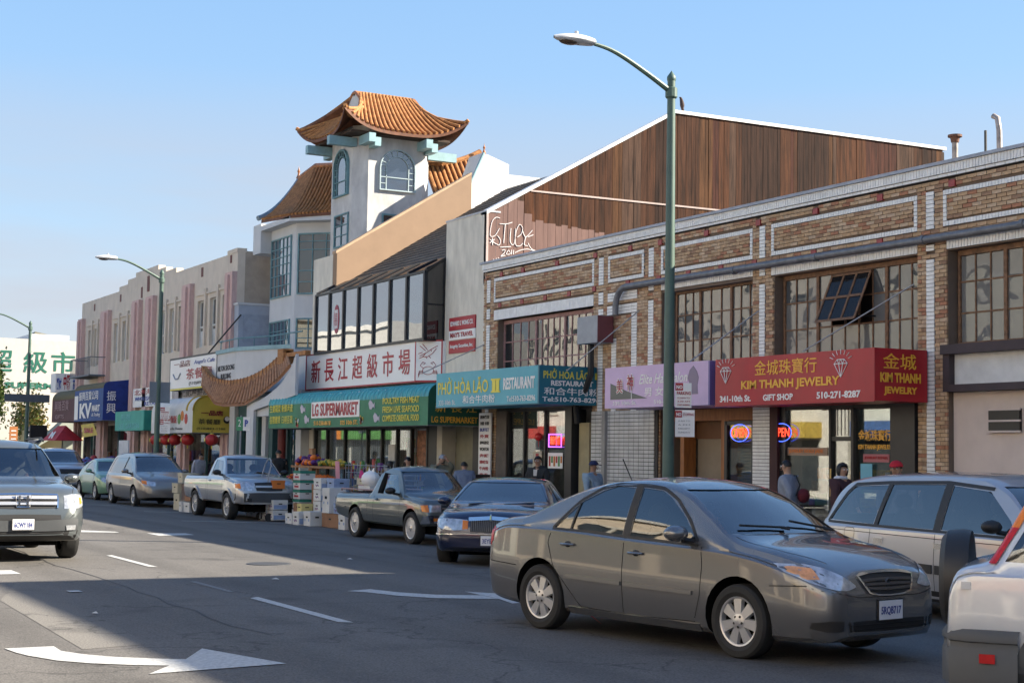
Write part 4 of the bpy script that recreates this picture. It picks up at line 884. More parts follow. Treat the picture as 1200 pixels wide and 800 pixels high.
# ---------------------------------------------------------------- signs and awnings
X_, Z_, Y_ = (1, 0, 0), (0, 0, 1), (0, 1, 0)
def pt(n, c, e=0, r=.45): return M(n, c, r, var=0, emit=e)
p_red = M('sign_red', (.44, .012, .022), .45, streak=2, scale=1.2, c2=(.34, .012, .02)); p_redd = pt('sign_red_side', (.36, .01, .02)); p_yel = pt('sign_yellow', (.80, .42, .04)); p_wht = pt('sign_white', (.82, .81, .79))
p_lil = M('sign_lilac', (.62, .45, .66), .5, var=.05, scale=2); p_lild = pt('sign_purple_side', (.16, .12, .33)); p_teal = M('sign_teal', (.10, .42, .50), .5, var=.12, scale=1.5, c2=(.07, .36, .46)); p_teald = pt('sign_teal_side', (.012, .14, .20))
p_yg = pt('sign_lemon', (.72, .62, .06)); p_black = pt('sign_black', (.02, .02, .02)); p_dr = pt('sign_dark_red', (.38, .015, .03)); p_blue = pt('sign_blue_letters', (.03, .07, .35))
HWD = Vector
# red jewellery sign
s = thing('shop_sign', 'red box sign with yellow characters and diamonds over the jewellery shop', 'sign', (-21.8, 17.3, 2.84))
bx('sign_box', p_red, s, -24.02, 17.3, 2.84, -19.59, 18.45, 3.71)
bx('sign_edge', p_redd, s, -24.03, 17.285, 2.825, -19.585, 17.3, 2.845)
yF = 17.297
text('金城珠寶行', p_yel, s, (-22.8, yF, 3.36), X_, Z_, 1.75, .27, bold=.004)
for cx in (-23.68, -20.42):
    d = MB(); P = lambda a, b: (cx+a, 17.29, 3.42+b)
    for q in (((-.17, .06), (-.09, .13), (.09, .13), (.17, .06), (0, -.17), (-.17, .06)), ((-.17, .06), (.17, .06)), ((-.09, .13), (-.05, .06), (0, -.17)), ((.09, .13), (.05, .06), (0, -.17)), ((-.05, .06), (0, .13), (.05, .06))): d.tube([P(*a) for a in q], .008, 4)
    for k in range(7):
        a = math.pi*(.12+.76*k/6); d.tube([P(.2*math.cos(a)*1.05, .1+.12*math.sin(a)), P(.26*math.cos(a)*1.15, .1+.2*math.sin(a))], .007, 4)
    d.build('diamond_emblem', p_wht, s)
text('KIM THANH JEWELRY', p_yel, s, (-23.2, yF, 3.08), X_, Z_, 2.75, .2, bold=.03)
text('341-10th St.', p_wht, s, (-23.86, yF, 2.90), X_, Z_, .95, .12, bold=.03)
text('GIFT SHOP', p_wht, s, (-22.55, yF, 2.90), X_, Z_, .85, .115, bold=.03)
text('510-271-8287', p_wht, s, (-21.05, yF, 2.90), X_, Z_, 1.12, .12, bold=.03)
text('金城', p_yel, s, (-19.588, 17.48, 3.37), Y_, Z_, .72, .26, bold=.004)
text('KIM THANH', p_yel, s, (-19.588, 17.42, 3.15), Y_, Z_, .88, .16, bold=.035)
text('JEWELRY', p_yel, s, (-19.588, 17.5, 2.93), Y_, Z_, .72, .15, bold=.035)
# lilac salon sign
s = thing('shop_sign', 'lilac box sign of a hair salon with white script and a figure', 'sign', (-26.1, 17.3, 2.86))
bx('sign_box', p_lil, s, -27.98, 17.3, 2.86, -24.25, 18.45, 3.71); bx('sign_return', p_lild, s, -24.249, 17.3, 2.86, -24.2, 18.4, 3.70)
MB().prism([(-27.75, 3.04), (-27.75, 3.38), (-27.1, 3.2), (-26.35, 3.04)], 'y', 17.293, 17.299).build('wedge', pt('sign_grey', (.10, .11, .10)), s)
for ch, x, z, h in (('美', -27.5, 3.17, .33), ('神', -27.1, 3.22, .36)):
    text(ch, p_wht, s, (x-.02, 17.292, z-.02), X_, Z_, .28, h, bold=.06); text(ch, p_dr, s, (x, 17.286, z), X_, Z_, .24, h-.04, bold=.0)
bx('stroke', p_wht, s, -26.94, 17.288, 3.04, -26.92, 17.292, 3.3)
text('Elite Hair Salon', p_wht, s, (-26.65, yF, 3.33), X_, Z_, 1.72, .2, italic=.35, bold=.01)
text('男 女', p_wht, s, (-26.45, yF, 3.08), X_, Z_, .68, .18, bold=.004)
text('339 10th St.', p_wht, s, (-27.65, yF, 2.92), X_, Z_, .9, .08, bold=.01); text('510-628-0388', p_wht, s, (-26.1, yF, 2.92), X_, Z_, 1.0, .08, bold=.01)
fg = MB(); fg.prism([(-24.85, 3.08), (-24.87, 3.3), (-24.93, 3.4), (-24.86, 3.55), (-24.74, 3.63), (-24.62, 3.52), (-24.56, 3.4), (-24.6, 3.25), (-24.58, 3.08)], 'y', 17.294, 17.299)
fg.build('figure_print', pt('sign_mauve', (.22, .17, .26)), s)
# teal restaurant sign
s = thing('shop_sign', 'teal blue box sign with yellow restaurant lettering and a return face', 'sign', (-33, 17.0, 3.0))
TL, TR_ = Vector((-35.62, 17.0, 3.0)), Vector((-30.34, 17.0, 3.0))
bx('sign_box', p_teal, s, -35.62, 17.0, 3.02, -30.34, 18.45, 3.87); bx('sign_return', p_teald, s, -30.34, 16.99, 3.0, -30.28, 18.75, 3.875)
bx('sign_edge', p_teald, s, -35.62, 16.985, 3.0, -30.34, 17.0, 3.025)
yF = 16.994
text('PHỞ HÒA LÃO', p_yg, s, (-35.5, yF, 3.33), X_, Z_, 2.75, .42, bold=.012); text('II', p_yg, s, (-32.55, yF, 3.33), X_, Z_, .36, .29, bold=.06)
mb = MB(); mb.box(-32.6, 16.985, 3.31, -32.14, 16.996, 3.35); mb.box(-32.6, 16.985, 3.6, -32.14, 16.996, 3.64); mb.build('numeral_bar', p_yg, s)
text('RESTAURANT', p_wht, s, (-31.98, yF, 3.36), X_, Z_, 1.5, .28, bold=.03)
text('和合牛肉粉', p_wht, s, (-34.1, yF, 3.08), X_, Z_, 1.7, .2, bold=.004)
text('333-10th St.', p_wht, s, (-35.45, yF, 3.07), X_, Z_, .95, .12); text('Tel:510-763-8296', p_wht, s, (-31.8, yF, 3.08), X_, Z_, 1.35, .13, bold=.01)
xr = -30.278
text('PHỞ HÒA LÃO', p_yg, s, (xr, 17.1, 3.58), Y_, Z_, 1.2, .23, bold=.012); text('II', p_yg, s, (xr, 18.45, 3.59), Y_, Z_, .13, .15, bold=.05)
text('RESTAURANT', p_wht, s, (xr, 17.3, 3.42), Y_, Z_, 1.1, .12, bold=.03); text('和合牛肉粉', p_wht, s, (xr, 17.12, 3.21), Y_, Z_, 1.45, .17, bold=.004); text('Tel:510-763-8296', p_wht, s, (xr, 17.08, 3.06), Y_, Z_, 1.5, .11, bold=.02)
# supermarket sign board with canted end
s = thing('shop_sign', 'long white sign board with seven red characters and a crab and prawn panel', 'sign', (-43, 17.9, 3.83))
bx('sign_box', p_wht, s, -47.3, 17.92, 3.84, -38.86, 18.4, 4.93)
mb = MB(); mb.box(-47.33, 17.9, 3.8, -38.86, 17.95, 3.845); mb.box(-47.33, 17.9, 4.925, -38.86, 17.95, 4.965); mb.box(-47.34, 17.9, 3.845, -47.3, 17.95, 4.925); mb.box(-38.9, 17.89, 3.845, -38.85, 17.95, 4.925)
mb.build('sign_frame', p_dr, s)
chars = '新長江超級市場'
for i, ch in enumerate(chars): text(ch, p_dr, s, (-46.85+i*1.135, 17.915, 4.03), X_, Z_, .78, .72, bold=.010)
Pa, Pb = Vector((-38.85, 17.9, 0)), Vector((-38.22, 18.42, 0)); U = (Pb-Pa).normalized()
MB().prism([(Pa.x, Pa.y), (Pb.x, Pb.y), (Pb.x, 18.5), (Pa.x, 18.5)], 'z', 3.84, 4.93).build('canted_panel', p_wht, s)
fr_ = MB()
for z0, z1 in ((3.8, 3.85), (4.92, 4.965)): fr_.add([Pa+Vector((0, -.01, z0)), Pb+Vector((0, -.01, z0)), Pb+Vector((0, -.01, z1)), Pa+Vector((0, -.01, z1))], [(0, 1, 2, 3)])
fr_.add([Pb-U*.04+Vector((0, -.012, 3.82)), Pb+Vector((0, -.012, 3.82)), Pb+Vector((0, -.012, 4.95)), Pb-U*.04+Vector((0, -.012, 4.95))], [(0, 1, 2, 3)])
fr_.build('panel_frame', p_dr, s)
dr = MB(); Q = lambda a, b: tuple(Pa+U*a+Vector((U.y, -U.x, 0))*.012+Vector((0, 0, b)))
L = [[(.12, 4.52), (.3, 4.6), (.5, 4.72), (.66, 4.8)], [(.2, 4.5), (.36, 4.5), (.52, 4.6), (.62, 4.72)], [(.08, 4.58), (.2, 4.62)], [(.1, 4.45), (.22, 4.5), (.3, 4.6)], [(.3, 4.5), (.34, 4.45)], [(.4, 4.52), (.45, 4.46)], [(.3, 4.66), (.12, 4.8)], [(.36, 4.68), (.2, 4.85)], [(.45, 4.7), (.48, 4.64)]]
c0 = (.38, 4.12)
L += [[(c0[0]+.17*math.cos(a), c0[1]+.11*math.sin(a)) for a in [2*math.pi*k/14 for k in range(15)]]]
for sg in (-1, 1):
    for k in range(3): L.append([(c0[0]+sg*.15, c0[1]-.02-k*.03), (c0[0]+sg*.26, c0[1]+.0-k*.04), (c0[0]+sg*.29, c0[1]-.12-k*.03)])
    L.append([(c0[0]+sg*.14, c0[1]+.06), (c0[0]+sg*.24, c0[1]+.14), (c0[0]+sg*.16, c0[1]+.24), (c0[0]+sg*.08, c0[1]+.2), (c0[0]+sg*.14, c0[1]+.17)])
for st in L: dr.tube([Q(a, b) for a, b in st], .008, 4)
dr.build('crab_prawn_drawing', p_dr, s)
# green barrel awning
def barrel(name, label, x0, x1, y0, y1, zb, zt, mats, rr=.35, cat='awning', ends=True, ribs=0):
    """front face y0 (street), back y1 (wall), rounded upper front edge"""
    t = thing(name, label, cat, ((x0+x1)/2, y0, zb))
    prof = [(y0, zb), (y0, zt-rr)]+[(y0+rr-rr*math.cos(a), zt-rr+rr*math.sin(a)) for a in [math.pi/2*k/8 for k in range(1, 9)]]+[(y1, zt+.12)]
    mb = MB(); nn = len(prof)
    for (ya, za), (yb, zb_) in zip(prof[:-1], prof[1:]): mb.quad((x0, ya, za), (x1, ya, za), (x1, yb, zb_), (x0, yb, zb_), 0 if za < zt-rr-.001 else 1)
    mb.build('canvas_cover', [mats[0], mats[1]], t)
    for xx, s_ in ((x0, -1), (x1, 1)):
        MB().prism(prof+[(y1, zb)], 'x', xx, xx+s_*.012).build('end_panel', mats[2], t)
    if ribs:
        rbm = MB()
        for i in range(ribs+1):
            x = x0+(x1-x0)*i/ribs; rbm.tube([(x, y, z+.006) for y, z in prof[1:]], .018, 5)
        rbm.build('cover_seam', mats[3], t)
    MB().tube([(x0, y0+.02, zb), (x1, y0+.02, zb)], .02, 5).tube([(x0, y1, zb), (x0, y0, zb)], .02, 5).tube([(x1, y1, zb), (x1, y0, zb)], .02, 5).build('awning_frame', M('galvanised_pipe', 0), t)
    return t
a_g = M('awning_green', (.035, .20, .10), .6, var=.14, scale=2, bump=.6, bscale=2.5); a_t = M('awning_turquoise_top', (.035, .32, .36), .5, var=.3, streak=6, scale=1.5); a_gd = M('awning_dark_green', (.012, .085, .045), .6, var=.1); a_tl = M('awning_pale_seam', (.10, .42, .46), .5, var=0)
s = barrel('shop_awning', 'long green barrel awning with turquoise top and red supermarket lettering', -48.2, -36.1, 17.0, 18.48, 2.58, 3.66, (a_g, a_t, a_gd, a_tl), rr=.34, ribs=44)
yF = 16.985
bx('letter_ground', p_wht, s, -44.35, 16.988, 2.86, -40.6, 16.994, 3.34)
text('LG SUPERMARKET', p_dr, s, (-44.25, 16.982, 2.91), X_, Z_, 3.55, .38, bold=.03)
text('生鮮蔬菜 新鮮海產', p_yg, s, (-48.05, yF, 3.08), X_, Z_, 2.1, .25, bold=.004); text('各類雜貨 日用百貨', p_yg, s, (-48.05, yF, 2.72), X_, Z_, 2.1, .25, bold=.004)
text('510-238-8618', p_yel, s, (-44.1, yF, 2.64), X_, Z_, 1.35, .13, bold=.02); text("325 10th ST.", p_yel, s, (-42.0, yF, 2.64), X_, Z_, 1.3, .13, bold=.02)
for i, w_ in enumerate(('POULTRY FISH MEAT', 'FRESH LIVE SEAFOOD', 'COMPLETE ORIENTAL FOOD')): text(w_, p_yg, s, (-38.95, yF, 3.17-i*.235), X_, Z_, 2.35, .17, bold=.01)
text('Have a nice day at the market', p_wht, s, (-45, 17.07, 3.5), X_, (0, .5, .8), 6.0, .1, italic=.3)
fish = [(0, .10), (.1, .19), (.22, .15), (.34, .05), (.42, .12), (.42, -.06), (.33, 0), (.2, -.08), (.08, -.06)]
for cx, cz in ((-45.3, 3.1), (-44.95, 2.78), (-39.95, 3.12), (-39.6, 2.76)): MB().prism([(cx+a, cz+b) for a, b in fish], 'y', 16.984, 16.996).build('fish_print', pt('sign_lilac_grey', (.45, .42, .5)), s)
veg = MB(); 
for cx in (-45.6, -40.4):
    for k in range(9): veg.lathe([(.001, 0), (.06, 0), (.06, .01), (.001, .01)], (cx+random.uniform(-.16, .16), 16.985, 2.72+random.uniform(-.07, .12)), 'y', 7, mi=k % 3)
veg.build('produce_print', [COLS[0], COLS[2], COLS[3]], s, kind='stuff')
text('新 長 江', p_yel, s, (-36.085, 17.2, 2.92), Y_, Z_, 1.2, .25, bold=.004); text('LG SUPERMARKET', p_yel, s, (-36.085, 17.1, 2.65), Y_, Z_, 1.33, .16, bold=.02)
# red and white travel sign on the grey pier
s = thing('wall_sign', 'small red and white travel agency plates on the grey pier', 'sign', (-37.1, 18.46, 4.6))
for z0, z1, m_, tx, tm in ((5.18, 5.53, p_dr, 'EDWARD S. WONG CO.', p_wht), (4.92, 5.17, p_wht, "MAY'S TRAVEL", p_dr), (4.56, 4.90, p_dr, 'Integrity Securities, Inc.', p_wht)):
    o = bx('sign_plate', m_, s, -37.95, 18.46, z0, -36.4, 18.495, z1); text(tx, tm, s, (-37.85, 18.455, (z0+z1)/2-.06), X_, Z_, 1.36, .13, bold=.02)
# vertical menu sign at the brick pier
s = thing('wall_sign', 'tall narrow white menu board on the brick pier left of the restaurant', 'sign', (-35.6, 18.4, 1.0))
bx('sign_plate', p_wht, s, -35.95, 18.4, 1.0, -35.28, 18.44, 2.92)
for i, (w_, c_) in enumerate((('越南餐館', p_black), ('河粉 米粉', p_black), ('BUFFET', p_blue), ('外賣', p_dr), ('即叫即做', p_black), ('WONTON', p_black), ('海鮮', p_dr), ('燒味飯', p_dr), ('牛肉粉', p_dr), ('春卷', p_dr), ('OPEN', p_dr))):
    text(w_, c_, s, (-35.87, 18.397, 2.77-i*.165), X_, Z_, .5, .09, bold=.02)
# ---- awnings along the pink building
def cs(n, c, c2=None): return M(n, c, .65, var=.18, scale=3, c2=c2, bump=.6, bscale=2.5)
mar = cs('awning_maroon', (.10, .028, .035)); bl1 = cs('awning_royal', (.018, .075, .26)); bl2 = cs('awning_navy', (.010, .032, .21)); olv = cs('awning_olive_top', (.10, .075, .012))
s = barrel('shop_awning', 'maroon canvas awning at the far end of the pink building', -82.1, -77.0, 17.2, 18.48, 3.15, 4.75, (mar, olv, mar), rr=.5)
text('興隆百貨', pt('faded_pink_letters', (.33, .2, .22)), s, (-81.4, 17.18, 3.7), X_, Z_, 3.2, .5); text('GIFTS', pt('faded_pink_letters', 0), s, (-81.2, 17.18, 3.3), X_, Z_, 2.0, .2)
s = barrel('shop_awning', 'royal blue barrel awning with white K V letters and a navy end panel', -76.98, -71.3, 17.2, 18.48, 3.12, 4.9, (bl1, olv, bl2), rr=.3)
text('振興百貨公司', p_wht, s, (-76.0, 17.18, 4.1), X_, Z_, 3.8, .42, bold=.004); text('1', p_wht, s, (-76.9, 17.18, 3.2), X_, Z_, .75, 1.15, bold=.08)
text('KV', p_wht, s, (-75.8, 17.18, 3.25), X_, Z_, 2.4, .72, bold=.04); text('MART', p_wht, s, (-73.3, 17.18, 3.55), X_, Z_, 1.5, .3, bold=.03); text('& Trading', p_wht, s, (-73.3, 17.18, 3.28), X_, Z_, 1.6, .2, italic=.3)
for i, ch in enumerate('振興'): text(ch, p_wht, s, (-71.28, 17.36, 4.02-i*.56), Y_, Z_, .42, .45, bold=.004)
tlm = M('awning_jade', (.045, .36, .29), .6, var=.12, scale=2); tld = M('awning_jade_side', (.02, .24, .20), .6, var=.1)
s = thing('shop_awning', 'small jade green box awning beside the street lamp', 'awning', (-66.5, 17.3, 2.63))
bx('canvas_cover', tlm, s, -69.35, 17.3, 2.63, -64.6, 18.45, 3.47); bx('side_panel', tld, s, -64.6, 17.32, 2.64, -64.55, 18.45, 3.46); text('LEE GARDEN', M('awning_pale_seam', 0), s, (-68.6, 17.295, 2.72), X_, Z_, 3.3, .22); text('利苑', M('awning_pale_seam', 0), s, (-68.3, 17.295, 3.05), X_, Z_, 1.6, .3)
s = thing('wall_sign', 'white market sign with red and blue lettering behind the lamp post', 'sign', (-66.8, 18.3, 3.68))
bx('sign_plate', p_wht, s, -69.9, 18.2, 3.7, -63.65, 18.28, 4.53)
text('北海海鮮市場', p_dr, s, (-69.6, 18.19, 4.22), X_, Z_, 5.7, .26, bold=.004); text('WHOLESALE PRODUCE', p_blue, s, (-69.5, 18.19, 3.97), X_, Z_, 5.6, .18, bold=.02); text('RETAIL', p_blue, s, (-67.9, 18.19, 3.75), X_, Z_, 2.2, .17, bold=.02)
wh_c = M('awning_white', (.62, .63, .62), .6, var=.08, scale=2); yc = M('awning_lemon', (.60, .47, .075), .6, var=.1, scale=2); 
s = barrel('shop_awning', 'white and lemon yellow barrel awning of the tea restaurant hung with red lanterns', -61.9, -56.3, 16.9, 18.48, 2.48, 3.85, (wh_c, wh_c, yc), rr=.55)
prof = [(16.9, 2.48), (16.9, 3.3)]+[(17.45-.55*math.cos(a), 3.3+.55*math.sin(a)) for a in [math.pi/2*k/8 for k in range(1, 9)]]+[(18.48, 3.97)]
MB().tube([(-56.27, y, z) for y, z in prof[1:]], .03, 5).tube([(-57.0, y-.01, z) for y, z in prof[1:]], .05, 5).build('curved_stripe', M('awning_gold', (.45, .30, .03), .6), s)
xe = -56.235
text('一品店', pt('sign_maroon', (.2, .02, .03)), s, (xe, 17.2, 3.12), Y_, Z_, .85, .2, bold=.03); text('茶餐廳', p_black, s, (xe, 17.1, 2.8), Y_, Z_, .85, .2, bold=.004); text('(510)893-1388', p_black, s, (xe, 17.05, 2.58), Y_, Z_, 1.1, .1, bold=.01)
MB().lathe([(.001, 0), (.14, 0), (.14, .01), (.001, .01)], (xe, 18.2, 2.98), 'x', 14).build('cup_print', p_black, s); MB().lathe([(.001, 0), (.09, 0), (.09, .01), (.001, .01)], (xe+.006, 18.2, 3.02), 'x', 12).build('cup_print', p_wht, s)
text('茶餐 粥粉麵飯', COLS[0], s, (-60.9, 16.885, 2.85), X_, Z_, 2.6, .3, bold=.004); text('Cafe & Noodle House', p_black, s, (-60.9, 16.885, 2.6), X_, Z_, 3.4, .1)
for i, cx in enumerate((-58.0, -57.6, -57.1)): MB().lathe([(.001, 0), (.2, 0), (.2, .01), (.001, .01)], (cx, 16.885, 3.0+.12*(i % 2)), 'y', 9).build('dish_print', (COLS[1], COLS[4], COLS[0])[i], s)
s = thing('hanging_sign', 'white framed light box sign with a teacup and red characters', 'sign', (-58.5, 17.6, 4.2))
bx('sign_box', M('dark_bronze_frame', 0), s, -62.05, 17.62, 4.2, -55.75, 17.95, 5.5); bx('sign_face', p_wht, s, -61.9, 17.6, 4.27, -55.85, 17.625, 5.42); bx('gold_line', p_yg, s, -61.9, 17.59, 4.2, -55.85, 17.6, 4.26)
text('一品店', pt('sign_maroon', 0), s, (-61.3, 17.585, 5.1), X_, Z_, 2.2, .25, bold=.004); text("Angel's Cafe", p_blue, s, (-58.6, 17.585, 5.1), X_, Z_, 2.6, .2, italic=.2); text('茶餐廳', p_dr, s, (-59.6, 17.585, 4.58), X_, Z_, 3.3, .42, bold=.004); text('(510)893-1388', p_black, s, (-59.2, 17.585, 4.33), X_, Z_, 3.0, .15)
MB().tube([(-61.4, 17.58, 4.85), (-61.1, 17.58, 4.65), (-60.7, 17.58, 4.65), (-60.4, 17.58, 4.85)], .03, 4).build('cup_print', pt('sign_grey_blue', (.3, .33, .4)), s)
MB().tube([(-57.2, 17.7, 5.5), (-55.7, 18.45, 6.9)], .03, 5).build('stay_rod', M('black_paint', 0), s)
s = thing('wall_sign', 'narrow sign board with dark script behind the tea restaurant awning', 'sign', (-60.0, 18.3, 4.0))
bx('sign_plate', M('grey_pink_board', (.42, .38, .38), .7), s, -63.4, 18.2, 3.9, -57.4, 18.28, 4.5); text('王記海鮮酒家', p_black, s, (-62.4, 18.19, 3.98), X_, Z_, 4.6, .4, bold=.004)
# lanterns
m_lan = M('lantern_red', (.42, .02, .02), .5, var=.1, scale=8)
lx = [(-66.2, 'round red lantern furthest left under the tea restaurant awning'), (-60.9, 'round red lantern second from the left, just right of the lamp post'), (-59.7, 'round red lantern third from the left under the white canvas'), (-58.0, 'round red lantern fourth from the left at the middle of the awning'), (-55.0, 'round red lantern alone under the yellow end of the awning')]
for x, lb in lx:
    if x == -66.2: x = -62.4
    l_ = thing('paper_lantern', lb, 'lantern', (x, 17.25, 2.05), group='red lanterns under the awning')
    MB().sphere((x, 17.25, 2.22), .25, 14, 9, (1, 1, .86)).build('shade', m_lan, l_, smooth=True)
    MB().tube([(x, 17.25, 2.42), (x, 17.25, 2.56)], .012, 4).build('cord', p_black, l_)
    MB().lathe([(.001, .0), (.07, 0), (.07, .03), (.05, .05)], (x, 17.25, 2.41)).build('cap', p_yg, l_); MB().tube([(x, 17.25, 2.02), (x, 17.25, 1.9)], .02, 5).build('tassel', p_yg, l_)
    text('福', p_yg, l_, (x-.07, 16.985, 2.15), X_, Z_, .14, .14)
# small flags and signs near the far corner
s = thing('hanging_sign', 'yellow sale banner hung under the blue awning', 'banner', (-73.8, 17.1, 2.55))
MB().add([(-75.3, 17.15, 2.95), (-72.6, 17.1, 3.0), (-71.7, 17.1, 2.45), (-74.6, 17.15, 2.35)], [(0, 3, 2, 1)]).add([(-75.3, 17.16, 2.95), (-72.6, 17.11, 3.0), (-71.7, 17.11, 2.45), (-74.6, 17.16, 2.35)], [(0, 1, 2, 3)]).build('cloth', yc, s); text('SALE', p_dr, s, (-74.4, 17.1, 2.55), (1, -.01, 0), (-.3, 0, 1), 1.9, .26, bold=.04)
s = thing('market_umbrella', 'red and white wedge shaped sun shade at the far shop corner', 'sun shade', (-79.5, 17.0, .13))
MB().add([(-81.5, 16.6, 2.2), (-78.3, 16.6, 2.2), (-78.3, 18, 2.2), (-81.5, 18, 2.2), (-81.0, 17.3, 2.95), (-79.2, 17.3, 2.95)], [(0, 1, 5, 4), (1, 2, 5), (2, 3, 4, 5), (3, 0, 4), (0, 3, 2, 1)]).build('canopy', [cs('shade_red', (.5, .03, .04))], s); text('M', p_wht, s, (-80.4, 16.7, 2.3), X_, (0, .5, .9), .9, .4, bold=.05)
MB().tube([(-79.9, 17.3, .13), (-79.9, 17.3, 2.9)], .03, 6).build('pole', M('galvanised_pipe', 0), s)
# ---------------------------------------------------------------- shopfronts under the brick building
bx('shop_floor', M('shop_floor', 0), bk, -35.2, 18.6, .1, -19.9, 24, .14)
bx('shop_back_wall', M('shop_back', 0), bk, -35.9, 24, .1, XR, 24.1, 3.6); bx('party_wall', M('shop_back', 0), bk, -28.6, 19.2, .1, -28.5, 24, 3.6)
bx('shop_ceiling', M('shop_ceiling', 0), bk, -35.2, 18.75, 3.5, -19.9, 24, 3.56)
m_alu = M('dark_aluminium_frame', (.03, .03, .032), .4, metal=.3, var=.1); m_grs = M('greasy_tinted_panel', (.12, .10, .085), .7, var=.2)
# restaurant front
mb = MB()
for x in (-35.2, -34.6, -33.8, -32.75, -31.75): mb.box(x-.035, 18.55, .12, x+.035, 18.65, 3.0)
mb.box(-35.2, 18.55, 2.93, -30.5, 18.65, 3.0); mb.box(-34.6, 18.555, .12, -31.7, 18.64, .45)
mb.box(-31.35, 18.3, .12, -31.05, 18.7, 3.0); rf_ = mb.build('restaurant_front_frame', m_alu, bk)
for a, b in ((-34.57, -33.84), (-33.76, -32.79), (-32.71, -31.79), (-31.71, -31.36)): bx('window', m_shopg, bk, a, 18.6, .45, b, 18.61, 2.93)
bx('tinted_panel', m_grs, bk, -35.17, 18.5, .13, -34.63, 18.54, 2.95); bx('transom_panel', m_grs, bk, -34.57, 18.62, 2.45, -32.79, 18.64, 2.93)
bx('beige_door_panel', M('mustard_beige_paint', (.36, .30, .17), .7), bk, -30.95, 18.45, .12, -30.5, 18.5, 2.62); bx('dark_entry', M('shop_back', 0), bk, -31.05, 19.3, .12, -30.5, 19.35, 3.0)
m_neonr = pt('neon_red', (1, .05, .02), 1.3); m_neonb = pt('neon_blue', (.06, .13, 1), 1.1); m_neonp = pt('neon_violet', (.45, .12, .9), 1.0)
n_ = thing('neon_sign', 'small violet framed red neon sign in the restaurant window', 'neon sign', (-32.1, 18.52, 2.2))
MB().tube([(-32.45, 18.5, 2.06), (-31.85, 18.5, 2.06), (-31.85, 18.5, 2.36), (-32.45, 18.5, 2.36), (-32.45, 18.5, 2.06)], .014, 5).build('tube_frame', m_neonp, n_); text('粉麵', m_neonr, n_, (-32.38, 18.5, 2.11), X_, Z_, .45, .2, bold=.02)
for x, lb in ((-32.95, 'small red lantern in the restaurant window'),):
    l_ = thing('window_lantern', lb, 'lantern', (x, 18.5, 2.2)); MB().sphere((x, 18.5, 2.3), .1, 12, 8).build('shade', M('lantern_bright', (.6, .03, .03), .35, var=0), l_, smooth=True); MB().tube([(x, 18.5, 2.4), (x, 18.5, 2.92)], .006, 4).tube([(x, 18.5, 2.2), (x, 18.5, 2.05)], .012, 4).build('cord', p_red, l_)
ps = thing('window_poster', 'white menu poster with red and green print in the restaurant window', 'poster', (-32.2, 18.53, 1.6)); bx('sheet', p_wht, ps, -32.55, 18.54, 1.55, -31.85, 18.55, 1.92)
for i in range(6): bx('print_block', COLS[(0, 1, 4)[i % 3]], ps, -32.5+i*.11, 18.535, 1.6+.08*(i % 2), -32.42+i*.11, 18.54, 1.84)
ps = thing('window_poster', 'narrow red and cream poster left of the white menu poster', 'poster', (-33.1, 18.53, 1.5)); bx('sheet', M('cream_paper', (.55, .5, .4), .8), ps, -33.3, 18.54, 1.5, -32.86, 18.55, 1.95); bx('print_block', p_red, ps, -33.15, 18.535, 1.55, -33.0, 18.54, 1.9)
# white tiled wall with security grille
m_wtile = M('white_wall_tile', (.50, .50, .485), .4, var=.12, scale=3); m_tj = M('dark_tile_joint', (.06, .055, .05), .9)
bx('tile_backing', m_tj, bk, -30.44, 18.47, .12, -27.72, 18.52, 2.86)
tm_ = MB(); r_ = 0; z = .2
while z < 2.8:
    x = -30.42
    while x < -28.02:
        if x < -29.78 or x > -29.72: tm_.box(x, 18.452, z, min(x+.185, -27.74), 18.475, z+.072)
        x += .2
    z += .0865
tm_.build('wall_tile', m_wtile, bk, kind='stuff'); bx('post', M('pale_post', (.30, .29, .27), .7), bk, -29.86, 18.38, .12, -29.72, 18.46, 2.86)
m_org = M('orange_timber', (.33, .12, .03), .55, var=.2, streak=6); m_mdf = M('brown_board', (.28, .225, .16), .8, var=.08)
mb = MB(); mb.box(-27.98, 18.5, .12, -27.82, 18.8, 2.75); mb.box(-27.05, 18.6, .12, -26.92, 18.9, 2.7); mb.box(-25.75, 18.7, .12, -25.5, 19.0, 2.62); mb.build('door_post', m_org, bk)
bx('salon_header', m_org, bk, -27.82, 18.7, 2.62, -24.44, 18.9, 2.86); bx('salon_board', m_mdf, bk, -26.92, 18.95, .12, -25.7, 19.0, 2.25); bx('salon_transom', M('brown_shade', (.16, .07, .03), .7), bk, -27.82, 18.92, 2.25, -25.5, 18.96, 2.62)
mb = MB(); 
for x in (-25.5, -24.6): mb.box(x-.04, 18.62, .12, x+.05, 18.72, 2.6)
mb.box(-25.5, 18.62, 2.52, -24.55, 18.72, 2.6); mb.build('salon_door_frame', m_alu, bk)
mb = MB()
for i in range(40): mb.box(-25.4, 18.85, .2+i*.06, -24.95, 18.87, .245+i*.06)
mb.build('louvre_slats', m_mdf, bk, kind='stuff'); bx('salon_wall', M('dark_brown_wall', (.10, .06, .035), .8), bk, -24.95, 18.9, .12, -24.5, 18.95, 2.6); bx('salon_glass', m_shopg, bk, -25.45, 18.66, .13, -24.64, 18.67, 2.52)
